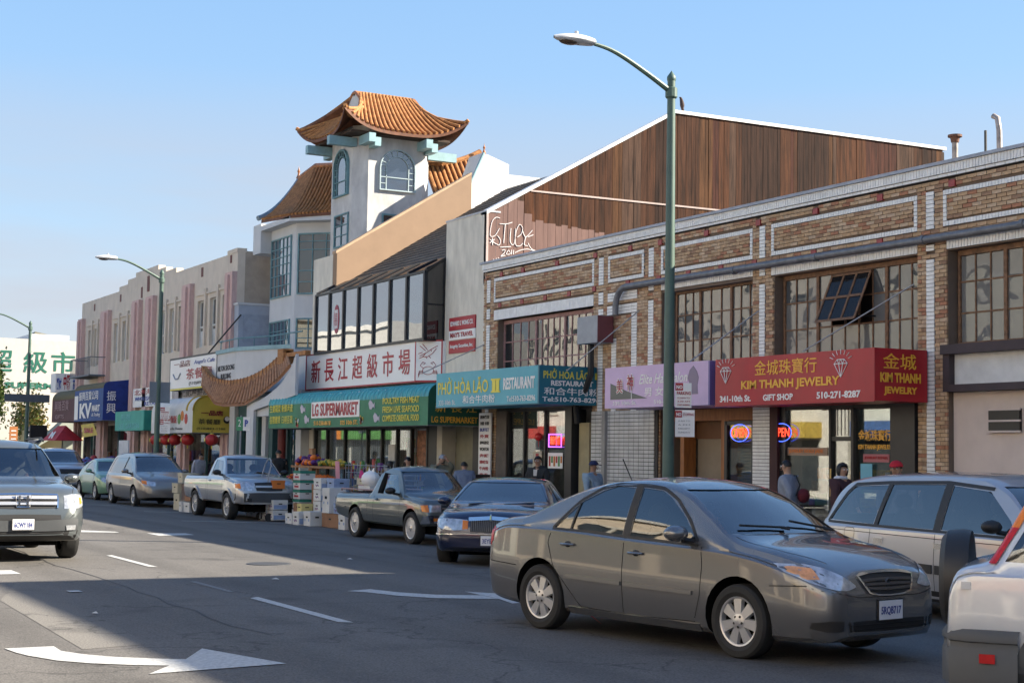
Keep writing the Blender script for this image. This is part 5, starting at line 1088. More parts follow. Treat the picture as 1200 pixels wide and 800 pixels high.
for xc, lb in ((-25.0, 'OPEN neon sign in the dark doorway under the lilac sign'), (-23.55, 'OPEN neon sign in the jewellery shop window')):
    n_ = thing('neon_sign', lb, 'neon sign', (xc, 18.5, 2.1)); yy = 18.6 if xc < -24 else 18.5
    MB().tube([(xc+.3*math.cos(a), yy, 2.36+.17*math.sin(a)) for a in [2*math.pi*k/22 for k in range(23)]], .007, 5).build('blue_ring', m_neonb, n_)
    text('OPEN', m_neonr, n_, (xc-.25, yy-.01, 2.28), X_, Z_, .5, .17, bold=.0)
# jewellery front
mb = MB()
for x, w_ in ((-23.8, .34), (-22.2, .05), (-21.6, .07), (-20.55, .05)): mb.box(x, 18.52, .12, x+w_, 18.66, 2.86)
mb.box(-23.46, 18.53, .12, -22.2, 18.64, .75); mb.box(-21.53, 18.53, .12, -20.55, 18.64, .75); mb.box(-22.15, 18.54, 2.2, -21.6, 18.64, 2.28); mb.box(-20.5, 18.45, .12, -19.9, 18.66, 2.86); mb.box(-23.46, 18.53, 2.78, -20.5, 18.65, 2.86)
mb.build('jewellery_front_frame', m_alu, bk); bx('side_pillar', M('dark_red_wall', (.06, .02, .02), .7), bk, -23.85, 18.45, .12, -23.62, 18.515, 2.86)
for a, b, c in ((-23.46, -22.2, .75), (-22.15, -21.6, .2), (-21.53, -20.55, .75)): bx('window', m_shopg, bk, a, 18.58, c, b, 18.59, 2.78)
dg_ = MB()
for i in range(6): dg_.tube([(-22.13+i*.1, 18.5, 2.3), (-22.13+i*.1, 18.5, 2.78)], .008, 4)
dg_.build('door_grille', m_alu, bk); MB().tube([(-22.1, 18.48, 1.2), (-22.1, 18.48, 1.7)], .018, 6).build('door_handle', M('brass', (.6, .45, .2), .35, metal=.8), bk)
w_ = thing('window_lettering', 'yellow characters and red strip sign on the right jewellery window', 'window sign', (-21.0, 18.56, 2.0))
text('金城珠寶行', p_yel, w_, (-21.45, 18.57, 2.2), X_, Z_, .85, .2, bold=.02); text('KIM THANH JEWELRY', p_yel, w_, (-21.45, 18.57, 2.03), X_, Z_, .85, .11, bold=.03); bx('strip', pt('sign_rose', (.42, .12, .14)), w_, -21.32, 18.565, 1.83, -20.65, 18.575, 1.97); text('JEWELRY REPAIR', p_red, w_, (-21.28, 18.56, 1.87), X_, Z_, .6, .06, bold=.02)
w_ = thing('window_lettering', 'orange lettering strip across the left jewellery window', 'window sign', (-22.8, 18.56, 2.0))
bx('strip', pt('sign_brown_strip', (.32, .22, .16)), w_, -23.45, 18.57, 1.93, -22.3, 18.576, 2.08); text('JEWELRY GOLD JADE', pt('sign_orange', (.7, .2, .03)), w_, (-23.4, 18.56, 1.96), X_, Z_, 1.0, .09, bold=.03)
random.seed(11)
sh = MB()
for i in range(90):
    x = random.uniform(-23.4, -20.6); z = random.choice((.8, 1.0, 1.25, 1.5)); 
    if -22.25 < x < -21.55: continue
    sh.box(x, 18.8+random.random()*.7, z, x+random.uniform(.05, .16), 19.6, z+random.uniform(.06, .22), random.randrange(8))
sh.build('display_goods', COLS, bk, kind='stuff')
for i, (x, z) in enumerate(((-23.0, 1.9), (-22.7, 1.93), (-21.9, 2.4), (-20.9, 1.7))): MB().sphere((x, 20.2, z), .04, 8, 6).build('lamp_bulb', pt('warm_bulb', (1, .8, .5), 14), bk)
for a, b, y in ((-23.3, -22.0, 20.4), (-21.8, -20.3, 20.4)): bx('ceiling_tube', pt('fluorescent_tube', (.9, .95, 1), 5), bk, a, y, 3.1, b, y+.08, 3.16)
hp = MB(); hp.grid(lambda u, v: (-22.7+.5*u, 18.9, .9+.45*v*math.sin(math.pi*(.25+.6*u))), 8, 3); hp.build('white_display_cloth', p_wht, bk)
ps = thing('window_poster', 'small sky blue poster low in the jewellery window behind the woman', 'poster', (-21.2, 18.5, 1.4)); bx('sheet', pt('sky_blue_paper', (.15, .45, .6)), ps, -21.35, 18.53, 1.52, -21.05, 18.54, 1.8)

# ---------------------------------------------------------------- street lamps
m_lamp = M('lamp_post_green', (.075, .13, .105), .5, var=.12, scale=2); m_head = M('lamp_head_grey', (.55, .56, .57), .4, var=.05); m_lens = M('lamp_lens', (.10, .07, .05), .2, var=.1)
def lamp(x, h, label, arm=2.75, cat='street lamp', hd=True):
    t = thing('street_lamp', label, cat, (x, 16.3, .13), group='green cobra head street lamps')
    MB().lathe([(.001, 0), (.26, 0), (.26, .06), (.18, .10), (.17, .5), (.115, .55)], (x, 16.3, .13), n=14).build('base', m_lamp, t, smooth=True)
    MB().tube([(x, 16.3, .6), (x, 16.3, h-.02)], [.115, .075], 14).build('post', m_lamp, t, smooth=True)
    MB().lathe([(.001, .2), (.02, .17), (.05, .13), (.085, .08), (.09, .03), (.08, 0)], (x, 16.3, h-.05), n=10).build('finial', m_lamp, t, smooth=True)
    MB().lathe([(.10, -.1), (.115, -.08), (.115, .08), (.10, .1)], (x, 16.3, h-.28), n=12).build('collar', m_lamp, t)
    pts = [(x, 16.25, h-.24), (x, 15.85, h-.03), (x, 15.3, h+.23), (x, 14.9, h+.37), (x, 14.5, h+.43)]
    MB().tube(crom(pts, 4), [.055-.02*i/16 for i in range(17)], 8).build('arm', m_lamp, t, smooth=True)
    y0 = 14.55
    prof = [(0, .035), (.12, .075), (.35, .10), (.6, .10), (.78, .05), (.82, .005)]
    hm = MB()
    for sgn, mt in ((1, 0), (-1, 1)):
        hm.grid(lambda u, v: (x+math.cos(math.pi*v)*(.16*math.sin(math.pi*min(1, .18+.82*u))**.7+.02), y0-.82*u, h+.43+(sgn*(.115 if sgn > 0 else .07)*math.sin(math.pi*v)*math.sin(math.pi*min(1, .2+.75*u))**.6)), 8, 8, 0 if sgn > 0 or True else 1)
    hm.build('head', m_head, t, smooth=True, fix=True)
    MB().sphere((x, y0-.5, h+.385), .11, 10, 6, (1.1, 1.9, .5)).build('lens', m_lens, t, smooth=True)
    MB().lathe([(.001, .08), (.035, .07), (.035, 0)], (x, y0-.35, h+.53), n=8).build('photocell', m_head, t)
    return t
l1 = lamp(-24.1, 9.0, 'nearest tall green street lamp beside the salon sign with parking signs on it')
lamp(-58.9, 8.62, 'second green street lamp in front of the white and yellow awning')
lamp(-83.9, 8.35, 'third street lamp near the far corner with a dark sign box on it')
def psign(name, label, x, z0, z1, w, kind, ypole=16.3, side=1, xoff=.12):
    s = thing(name, label, 'street sign', (x, ypole-.05, z0))
    U = Vector((.55, .83, 0)).normalized(); N = Vector((U.y, -U.x, 0)); P0 = Vector((x, ypole, z0))+U*xoff+N*.02
    def pl(a, b, c, d, dd, m_, nm='plate'):
        vs = [P0+U*u+Z*z+N*q for u, z, q in ((a, c, dd), (b, c, dd), (b, d, dd), (a, d, dd), (a, c, dd-.006), (b, c, dd-.006), (b, d, dd-.006), (a, d, dd-.006))]
        return MB().add(vs, [(0, 1, 2, 3), (7, 6, 5, 4), (0, 4, 5, 1), (1, 5, 6, 2), (2, 6, 7, 3), (3, 7, 4, 0)]).build(nm, m_, s, fix=True)
    Z = Vector((0, 0, 1)); h = z1-z0
    pl(0, w, 0, h, .01, p_wht)
    if kind == 'np':
        pl(.0, w*.48, h*.7, h, .013, p_dr, 'red_block'); text('NO', p_wht, s, P0+U*.02+Z*h*.76+N*.016, U, Z, w*.38, h*.15, bold=.04)
        text('PARKING', p_dr, s, P0+U*.03+Z*h*.52+N*.014, U, Z, w*.85, h*.14, bold=.02)
        for i, tx in enumerate(('12:30PM TO', '3:30 AM', 'STREET SWEEPING')): text(tx, p_dr, s, P0+U*.04+Z*h*(.36-.14*i)+N*.014, U, Z, w*.76, h*.07)
    elif kind == 'ns':
        pl(.0, w*.35, h*.72, h*.97, .013, p_dr, 'red_block'); text('NO', p_wht, s, P0+U*.02+Z*h*.77+N*.016, U, Z, w*.26, h*.13, bold=.04)
        text('STOPPING', p_dr, s, P0+U*w*.4+Z*h*.78+N*.014, U, Z, w*.55, h*.1)
        for i, tx in enumerate(('8 AM TO', '6 PM', 'EXCEPT', 'SUNDAYS')): text(tx, M('sign_grey_text', (.3, .3, .33), .6, var=0), s, P0+U*.06+Z*h*(.56-.14*i)+N*.014, U, Z, w*.6, h*.06)
    elif kind == 'p':
        pl(0, w*.5, 0, h, .013, pt('sign_green', (.04, .25, .12)), 'green_block'); text('P', p_blue, s, P0+U*w*.62+Z*h*.3+N*.014, U, Z, w*.25, h*.5, bold=.05); text('2', p_wht, s, P0+U*w*.15+Z*h*.3+N*.016, U, Z, w*.2, h*.5)
    return s
psign('parking_sign', 'upper red framed no parking plate on the nearest lamp post', -24.1, 2.78, 3.24, .30, 'np')
psign('parking_sign', 'lower white no stopping plate on the nearest lamp post', -24.1, 2.24, 2.74, .36, 'ns')
psign('parking_sign', 'upper small parking plate on the second lamp post', -58.9, 3.0, 3.45, .36, 'np'); psign('parking_sign', 'lower small parking plate on the second lamp post', -58.9, 2.45, 2.93, .4, 'ns')
s = thing('traffic_sign_back', 'grey unlettered back of a traffic sign on the second lamp post', 'street sign', (-58.9, 16.2, 3.6)); bx('plate', M('grey_sign_back', (.19, .22, .25), .6, var=.08), s, -58.86, 15.95, 3.62, -58.84, 16.75, 4.42); bx('bracket', m_gal, s, -58.9, 16.28, 3.7, -58.86, 16.34, 4.35)
s = thing('street_name_sign', 'dark grey street name blade on the third lamp post', 'street sign', (-83.9, 16.3, 3.9)); bx('plate', M('dark_slate_board', (.09, .11, .13), .6), s, -83.8, 15.1, 4.2, -83.76, 17.4, 4.6); bx('bracket', m_gal, s, -83.9, 16.27, 4.3, -83.8, 16.33, 4.5)
s = thing('walk_signal', 'dark traffic signal head on the third lamp post', 'traffic signal', (-83.9, 16.5, 2.4)); bx('housing', m_black, s, -83.95, 16.45, 2.3, -83.6, 17.3, 3.0); bx('bracket', m_black, s, -83.95, 16.3, 2.6, -83.85, 16.46, 2.7)
s = thing('parking_post_sign', 'green and blue parking sign on its own thin post before the entrance', 'street sign', (-49.2, 16.4, .13)); MB().tube([(-49.2, 16.4, .13), (-49.2, 16.4, 3.0)], .03, 6).build('post', m_gal, s)
ps_ = psign('parking_sign', 'round green and blue parking plate near the swept canopy', -49.2, 2.5, 2.95, .46, 'p', ypole=16.35, xoff=-.1); 
# ---------------------------------------------------------------- far end of the street
m_wb = M('white_background_wall', (.50, .48, .45), .85, var=.04); m_grn = pt('faded_green_letters', (.02, .13, .09)); m_cold = M('cold_white_box', (.6, .62, .64), .8)
b = thing('white_market_building', 'large white sunlit building with green painted characters beyond the cross street', 'building', (-106, 30, 0))
bx('wall', m_wb, b, -140, 17.0, 0, -106, 60, 9.0); 
for ch, y in (('江', 15.2), ('超', 18.0), ('級', 20.25), ('市', 22.05)):
    if y > 17: text(ch, m_grn, b, (-105.98, y, 6.75), Y_, Z_, 1.55, 1.5, bold=.012)
text('SUPERMARKET', m_grn, b, (-105.98, 19.05, 5.7), Y_, Z_, 6.0, .42, bold=.05)
bx('roof_house', m_cold, b, -118, 21, 9.0, -108, 23.6, 9.5); MB().add([(-118, 21.6, 9.5), (-110, 21.6, 9.5), (-110, 23.4, 9.5), (-118, 23.4, 9.5), (-114, 22.5, 10.1)], [(0, 1, 4), (1, 2, 4), (2, 3, 4), (3, 0, 4)]).build('cupola', M('olive_roof', (.18, .16, .10), .8), b); bx('rooftop_unit', m_gal, b, -112, 25.6, 9.0, -110, 26.4, 9.25)
bx('wall_base', M('yellow_base', (.55, .45, .2), .8), b, -105.99, 18.6, 0, -105.9, 60, 2.2)
b = thing('yellow_corner_shop', 'low pale yellow building with slanting canopy at the far corner', 'building', (-101.5, 21.5, 0))
bx('wall', M('pale_yellow_stucco', (.58, .48, .27), .85, var=.06), b, -105, 19.6, 0, -100.5, 28, 2.9)
MB().prism([(20.0, 2.0), (21.6, 3.6), (24, 3.9), (24, 3.2), (21.6, 2.9), (20.0, 1.9)], 'x', -100.5, -99).build('canopy', M('grey_green_canopy', (.30, .32, .27), .8), b)
bx('garage_door', M('grey_green_canopy', 0), b, -100.5, 21.8, 0, -100.45, 24.2, 2.3)
s = thing('hanging_sign', 'white cube sign with red and blue characters at the far end of the pink building', 'sign', (-83.5, 18.2, 4.9))
bx('sign_box', p_wht, s, -84.6, 17.6, 4.75, -83.4, 18.9, 5.75); text('中醫', p_dr, s, (-83.39, 18.0, 4.9), Y_, Z_, .35, .8, bold=.03); text('藥材', p_blue, s, (-83.39, 17.65, 4.9), Y_, Z_, .25, .6, bold=.03); text('診所', p_blue, s, (-83.39, 18.5, 4.9), Y_, Z_, .25, .6, bold=.03); bx('bracket', m_gal, s, -83.4, 18.5, 5.2, -81.9, 18.6, 5.3)
for lb, y0, y1, z0, z1, mm in (('orange brown banner board at the far corner', 18.3, 18.8, 2.1, 3.1, M('orange_brown_board', (.35, .13, .04), .7)), ('dark blue lettered board at the far corner', 19.2, 20.4, 2.1, 3.1, M('dark_blue_board', (.03, .04, .07), .6)), ('green street direction sign left of the lamp posts', 16.2, 17.6, 2.6, 3.1, M('green_sign_plate', (.03, .30, .20), .6))):
    s = thing('corner_board', lb, 'sign', (-99.5, (y0+y1)/2, .1)); bx('plate', mm, s, -99.5, y0, z0, -99.44, y1, z1); MB().tube([(-99.55, (y0+y1)/2, 0), (-99.55, (y0+y1)/2, z1)], .05, 6).build('post', m_gal, s)
    for i in range(3): bx('text_line', m_cold, s, -99.435, y0+.1, z0+.2+.25*i, -99.43, y1-.1, z0+.27+.25*i)
s = thing('light_pole', 'pale slender pole with short arm between the tree and third lamp', 'pole', (-101, 17.6, 0)); MB().tube([(-101, 17.6, 0), (-101, 17.6, 6.6)], [.11, .06], 8).build('post', M('pale_pole', (.35, .38, .36), .6), s, smooth=True); MB().tube([(-101, 17.6, 6.5), (-100.8, 18.0, 7.0), (-100.7, 18.5, 7.05)], .04, 6).build('arm', M('pale_pole', 0), s)
# trees
def tree(x, y, h, r, label, ms, nleaf=900, seed=1, trunkh=.35, group=None, name='street_tree'):
    random.seed(seed); t = thing(name, label, 'tree', (x, y, 0), group=group)
    tb = MB(); tb.tube([(x, y, 0), (x+.05, y, h*trunkh*.6), (x-.05, y+.1, h*trunkh)], [.16, .13, .11], 8)
    tips = []
    for i in range(9):
        a = i*2.4; rr = r*random.uniform(.4, .8); hh = h*random.uniform(.55, .92); p = (x+math.cos(a)*rr, y+math.sin(a)*rr, hh); tips.append(p)
        tb.tube([(x-.05, y+.1, h*trunkh*.95), ((x+p[0])/2, (y+p[1])/2, h*trunkh+(hh-h*trunkh)*.55), p], [.08, .05, .02], 5)
    tb.build('trunk', M('bark', (.12, .09, .065), .9, var=.3, scale=8), t)
    for q in range(len(ms)):
        lf = MB()
        for i in range(nleaf):
            c = random.choice(tips); k = random.gauss(0, .32)*r; p = Vector((c[0]+random.gauss(0, .27)*r, c[1]+random.gauss(0, .27)*r, c[2]+random.gauss(0, .15)*h*.8))
            if p.z < h*.28: continue
            s_ = random.uniform(.07, .16)*(1 if h < 9 else 1.4); u = Vector((random.gauss(0, 1), random.gauss(0, 1), random.gauss(0, 1))).normalized(); v = u.orthogonal().normalized()
            lf.add([p-u*s_, p-v*s_*.55, p+u*s_, p+v*s_*.55], [(0, 1, 2, 3)])
        lf.build('crown', ms[q], t, kind='stuff')
    return t
lfm = [M('leaf_%s' % n, c, .6, var=.25, scale=3) for n, c in (('deep', (.06, .11, .03)), ('mid', (.11, .17, .045)), ('light', (.18, .22, .06)))]
lfa = [M('leaf_%s' % n, c, .6, var=.25, scale=3) for n, c in (('olive', (.10, .11, .035)), ('straw', (.24, .19, .07)))]
tree(-98, 16.6, 7.2, 1.0, 'leafy green street tree at the far left edge', lfm, 1500, 2)
tree(-103, 20.2, 4.9, 1.0, 'low yellowing tree in front of the white building', lfa+lfm[1:2], 700, 5)
sb = thing('shrub', 'low dark green shrubs at the foot of the far left tree', 'shrub', (-99.5, 17.2, .1)); random.seed(8)
lf = MB()
for i in range(1500):
    p = Vector((-99.5+random.gauss(0, .5), 17.4+random.gauss(0, 1.2), .1+abs(random.gauss(0, .8)))); s_ = .1; u = Vector((random.gauss(0, 1), random.gauss(0, 1), random.gauss(0, 1))).normalized(); v = u.orthogonal(); lf.add([p-u*s_, p-v*s_*.6, p+u*s_, p+v*s_*.6], [(0, 1, 2, 3)])
lf.build('foliage', lfm[0], sb, kind='stuff')
# ---------------------------------------------------------------- buildings out of the picture: next door and across the street
def block(name, label, x0, x1, y0, y1, h, m_, rows, face, seed=0, parapet=.6):
    t = thing(name, label, 'building', ((x0+x1)/2, (y0+y1)/2, 0)); random.seed(seed)
    bx('wall', m_, t, x0, y0, 0, x1, y1, h)
    fy = y1 if face > 0 else y0
    wm = MB(); gm = MB(); cm = MB()
    n = int((x1-x0)/3.2)
    for r in range(rows):
        for i in range(n):
            x = x0+.9+i*(x1-x0-1.2)/n; z = 4.3+r*3.3
            if z+1.9 > h: continue
            gm.box(x, fy+face*.01, z, x+1.6, fy+face*.04, z+1.7); wm.box(x-.12, fy, z-.15, x+1.72, fy+face*.09, z); wm.box(x-.12, fy, z+1.7, x+1.72, fy+face*.09, z+1.82); wm.box(x+.76, fy, z, x+.84, fy+face*.08, z+1.7); wm.box(x, fy, z+.8, x+1.6, fy+face*.07, z+.87)
    x = x0+.6
    while x < x1-3:
        w = random.uniform(2.6, 4.2); w = min(w, x1-x-.5); gm.box(x, fy+face*.01, .5, x+w-.5, fy+face*.05, 2.7); cm.box(x-.1, fy, 2.8, x+w-.3, fy+face*random.uniform(.5, 1.1), 3.5, random.randrange(8)); x += w
    cm.box(x0, fy, h-.35, x1, fy+face*.25, h, 3)
    gm.build('windows', M('dark_window_block', (.05, .06, .07), .1, var=.2), t, kind='stuff'); wm.build('window_trim', M('cream_trim', (.6, .57, .5), .7), t, kind='stuff'); cm.build('shop_fascia', COLS, t, kind='stuff')
    return t
block('neighbour_building', 'tall cream building on the same side beyond the right edge', -12.6, 18, 18.5, 45, 10.36, M('cream_block', (.5, .45, .36), .85), 2, -1, 1)
block('opposite_building', 'white two storey building across the street beside the camera', -9, 14, -26, -7.5, 12.5, M('white_block', (.78, .74, .67), .8), 3, 1, 2)
block('opposite_building', 'brown brick building across the street', -30, -9.3, -28, -7.5, 11, M('brown_block', (.62, .53, .42), .85), 2, 1, 3)
block('opposite_building', 'low pale green building across the street', -52, -30.3, -28, -7.5, 9.2, M('green_block', (.66, .66, .58), .85), 1, 1, 4)
block('opposite_building', 'tall grey building across the street at mid block', -80, -52.3, -28, -7.5, 13, M('grey_block', (.66, .63, .58), .85), 3, 1, 5)
block('opposite_building', 'sandy building at the far end across the street', -135, -99, -40, -8, 11.0, M('sand_block', (.46, .46, .44), .85), 2, 1, 6)
block('side_building', 'pale corner building across the junction behind the camera', 24, 50, 18, 50, 8, M('white_block', 0), 1, -1, 7)
block('side_building', 'sunlit white building behind the camera', 26, 60, -30, 12, 11, M('white_block', 0), 2, 1, 9)
# ---------------------------------------------------------------- vehicles
from mathutils.bvhtree import BVHTree
def curve(P):
    xs = [p[0] for p in P]; ys_ = [p[1] for p in P]; n = len(P)
    d = [(ys_[i+1]-ys_[i])/(xs[i+1]-xs[i]) for i in range(n-1)]
    m = [d[0]]+[0 if d[i-1]*d[i] <= 0 else 2*d[i-1]*d[i]/(d[i-1]+d[i]) for i in range(1, n-1)]+[d[-1]]
    def f(x):
        if x <= xs[0]: return ys_[0]
        if x >= xs[-1]: return ys_[-1]
        i = max(k for k in range(n-1) if xs[k] <= x); h = xs[i+1]-xs[i]; t = (x-xs[i])/h
        return (2*t**3-3*t*t+1)*ys_[i]+(t**3-2*t*t+t)*h*m[i]+(-2*t**3+3*t*t)*ys_[i+1]+(t**3-t*t)*h*m[i+1]
    return f
def resample(P, n):
    L = [0]
    for a, b in zip(P[:-1], P[1:]): L.append(L[-1]+math.hypot(b[0]-a[0], b[1]-a[1]))
    out = []
    for i in range(n+1):
        s = L[-1]*i/n; k = 0
        while k < len(P)-2 and L[k+1] < s: k += 1
        t = 0 if L[k+1] == L[k] else (s-L[k])/(L[k+1]-L[k]); out.append((P[k][0]+(P[k+1][0]-P[k][0])*t, P[k][1]+(P[k+1][1]-P[k][1])*t))
    return out
def paint(name, c, metal=.35, rough=.32):
    m = M(name, c, rough, metal=metal, var=.0, coat=1.0); return m
c_blk = M('car_black_plastic', (.018, .018, .019), .55, var=0); c_int = M('car_interior', (.035, .034, .034), .85, var=0); c_seam = M('panel_gap', (.008, .008, .008), .8, var=0)
c_tyre = M('tyre_rubber', (.022, .022, .022), .8, var=.15); c_chr = M('chrome', (.75, .76, .78), .12, metal=1, var=0); c_rim = M('wheel_silver', (.55, .55, .56), .3, metal=.6, var=0); c_dark = M('wheel_well', (.006, .006, .006), .95, var=0, spec=.05)
c_glass = glass('car_glass', (.50, .55, .55), 1.7); c_lens = M('headlamp_lens', (.55, .57, .60), .08, metal=.5, var=.25, scale=14); c_amber = M('amber_lens', (.75, .22, .03), .15, var=.1, scale=20); c_redl = M('red_lens', (.50, .02, .02), .12, var=.1, scale=20)
c_seat = M('seat_cloth', (.10, .10, .105), .9, var=.1); c_plate = M('licence_plate', (.72, .72, .74), .5, var=0); c_pltx = M('plate_text', (.05, .07, .25), .5, var=0)
def make_car(S):
    t = thing(S['name'], S['label'], S['cat'], S['loc'], S['rz'], S.get('group'), world=False); sc = S.get('scale', 1.0); t.scale = (sc, sc, sc)
    top, bot, belt, W = curve(S['top']), curve(S['bot']), curve(S['belt']), curve(S['W']); tum = S.get('tum', .42)
    x0, x1 = S['top'][0][0], S['top'][-1][0]
    def sect(x, inset=0.0, zmin=None):
        z0, zt = bot(x), top(x); w = W(x)-inset
        zs = min(belt(x), zt-.045)
        if inset: zt -= .05; zs = min(zs, zt-.03); z0 = zmin
        h = max(zt-zs, .02); wb = w*S.get('wb', .955); e = min(S.get('edge', .085), h*.75)
        wt = wb-tum*max(0, h-.05)
        if inset: P = [(0, z0), (w*.55, z0), (w*.93, z0), (w*.93, z0+.05), (wb, zs)]
        else: P = [(0, z0), (w*.6, z0), (w*.9, z0+.005), (w*.955, z0+.045), (w*.98, z0+.13), (w, z0+(zs-z0)*.42), (w*1.0, z0+(zs-z0)*.62), (w*.985, z0+(zs-z0)*.86), (w*.975, zs-.02), (wb, zs)]
        P += [(wb+(wt-wb)*k+.012*math.sin(math.pi*k), zs+(h-e)*k) for k in (.33, .66, 1)]
        cw = S.get('crown', .035)*min(1, h*3+.5)
        P += [(wt-.25*e, zt-.45*e), (wt-.8*e, zt-.12*e-.0), (wt*.72, zt+cw*.1), (wt*.38, zt+cw*.75), (0, zt+cw)]
        return P
    N = S.get('stations', 64)
    def loft(xa, xb, inset=0, zmin=None, n=N):
        us = [i/n for i in range(n+1)]
        xs = [xa+(xb-xa)*(u-.10*math.sin(2*math.pi*u)*(0 if inset else 1)) for u in us]
        if not inset: xs = sorted(set([round(x, 4) for x in xs+[p[0] for p in S['top'][1:-1]]]))
        mb = MB(); rows = [sect(x, inset, zmin) for x in xs]; m = len(rows[0]); ring = 2*m-2
        vs = []
        for x, r in zip(xs, rows): vs += [(x, y, z) for y, z in r]+[(x, -y, z) for y, z in r[1:-1][::-1]]
        K = len(xs); fs = [(i*ring+j, i*ring+(j+1) % ring, (i+1)*ring+(j+1) % ring, (i+1)*ring+j) for i in range(K-1) for j in range(ring)]
        fs += [tuple(range(ring))[::-1], tuple((K-1)*ring+j for j in range(ring))]
        mb.add(vs, fs); return mb
    body = loft(x0, x1)
    me = body.mesh('body', [S['paint'], c_int, c_dark])
    bm = bmesh.new(); bm.from_mesh(me); bmesh.ops.recalc_face_normals(bm, faces=bm.faces); bvh = BVHTree.FromBMesh(bm); bm.to_mesh(me); bm.free()
    def hit(a, b, d, s=1):
        if d == 'S': o_, r_ = Vector((a, 3*s, b)), Vector((0, -s, 0))
        elif d == 'F': o_, r_ = Vector((8, a*s, b)), Vector((-1, 0, 0))
        elif d == 'B': o_, r_ = Vector((-8, a*s, b)), Vector((1, 0, 0))
        else: o_, r_ = Vector((a, b*s, 5)), Vector((0, 0, -1))
        p, n, i, q = bvh.ray_cast(o_, r_)
        if p is None: return None, None
        return p, n
    def patch(name, mat, A, B, d='F', off=.004, n=10, m=4, mirror=True, parent=None, thick=0):
        A, B = resample(A, n), resample(B, n); outs = []
        for s in ((1, -1) if mirror else (1,)):
            vs = []; last = Vector((0, 0, 0))
            for i in range(n+1):
                for j in range(m+1):
                    k = j/m; a = A[i][0]+(B[i][0]-A[i][0])*k; b = A[i][1]+(B[i][1]-A[i][1])*k
                    p, nn = hit(a, b, d, s)
                    if p is None: p = last
                    else:
                        p = p+nn*off; last = p
                    vs.append(p)
            mb = MB(); mb.add(vs, [(i*(m+1)+j, (i+1)*(m+1)+j, (i+1)*(m+1)+j+1, i*(m+1)+j+1) for i in range(n) for j in range(m)])
            o = mb.build(name, mat, parent or t, smooth=True, fix=True); outs.append(o)
            cc = sum((Vector(v) for v in vs), Vector())/len(vs); p, nn = hit(*((A[n//2][0]+B[n//2][0])/2, (A[n//2][1]+B[n//2][1])/2), d, s)
            if nn and len(o.data.polygons) and o.data.polygons[len(o.data.polygons)//2].normal.dot(nn) < 0: o.data.flip_normals()
        return outs
    def strp(name, mat, pts, w, d='S', off=.003, mirror=True, parent=None, th=0, step=.05):
        L = sum(math.hypot(b[0]-a[0], b[1]-a[1]) for a, b in zip(pts[:-1], pts[1:])); n = max(2, int(L/step)); P = resample(pts, n)
        for s in ((1, -1) if mirror else (1,)):
            rows = []
            for i, p in enumerate(P):
                q0, q1 = P[max(0, i-1)], P[min(n, i+1)]; tx, ty = q1[0]-q0[0], q1[1]-q0[1]; l_ = math.hypot(tx, ty) or 1; nx, ny = -ty/l_*w/2, tx/l_*w/2
                a, na = hit(p[0]+nx, p[1]+ny, d, s); b, nb = hit(p[0]-nx, p[1]-ny, d, s)
                if a is None or b is None: continue
                rows.append((a+na*off, b+nb*off, a+na*(off+th), b+nb*(off+th)))
            if len(rows) < 2: continue
            mb = MB()
            if th == 0: mb.add([v for r in rows for v in r[:2]], [(2*i, 2*i+1, 2*i+3, 2*i+2) for i in range(len(rows)-1)])
            else: mb.add([v for r in rows for v in (r[0], r[2], r[3], r[1])], [(4*i+k, 4*i+(k+1) % 4, 4*i+4+(k+1) % 4, 4*i+4+k) for i in range(len(rows)-1) for k in range(4)]+[(3, 2, 1, 0), tuple(4*len(rows)-4+k for k in range(4))])
            mb.build(name, mat, parent or t, fix=True)
    # cut wheel arches, cabin and windows out of the shell
    cut = MB(); ra = S['r']+S.get('arch', .06)
    for wx_ in S['axles']:
        for s in (-1, 1):
            n = 28; pts = [(wx_+ra*math.cos(2*math.pi*k/n), S['r']+.01+ra*math.sin(2*math.pi*k/n)) for k in range(n)]
            cut.prism(pts, 'y', s*(S['tr']-.22), s*1.3, 2)
    cv = S['cabin']
    cab = loft(cv[0], cv[1], .085, cv[2], 22)
    wcut = MB()
    for poly in S['windows']: wcut.prism(poly, 'y', -1.4, 1.4, 1)
    for key, sg in (('wscreen', 1), ('wrear', -1)):
        if key in S:
            z0, w0, z1, w1, xm, xe = S[key]; wcut_b = [(-w0, z0), (w0, z0), (w1, z1), (-w1, z1)]
            wcut.prism(wcut_b, 'x', xm, xe, 1)
    for bxx in S.get('beds', []): cut.box(*bxx, 1)
    o = bpy.data.objects.new('body', me); col.objects.link(o); o.parent = t; ORG[o.name] = Vector((0, 0, 0))
    cutters = []
    for mb in [cut, cab] + ([wcut] if wcut.v else []):
        if mb is cab: mb.m = [1]*len(mb.f)
        cm = mb.mesh('cutter', [S['paint'], c_int, c_dark])
        b2 = bmesh.new(); b2.from_mesh(cm); bmesh.ops.recalc_face_normals(b2, faces=b2.faces); b2.to_mesh(cm); b2.free()
        co = bpy.data.objects.new('cutter', cm); col.objects.link(co); cutters.append(co)
        md = o.modifiers.new('b', 'BOOLEAN'); md.operation = 'DIFFERENCE'; md.object = co; md.solver = 'EXACT'; md.use_self = (mb is wcut)
    dg = bpy.context.evaluated_depsgraph_get()
    # identity transforms while cutting
    pl, o.parent = o.parent, None
    bpy.context.view_layer.update(); dg = bpy.context.evaluated_depsgraph_get()
    nm = bpy.data.meshes.new_from_object(o.evaluated_get(dg)); o.modifiers.clear(); o.data = nm; o.parent = pl; nm.name = 'body'
    for co in cutters: bpy.data.objects.remove(co)
    nm.shade_smooth(); nm.set_sharp_from_angle(angle=R(32))
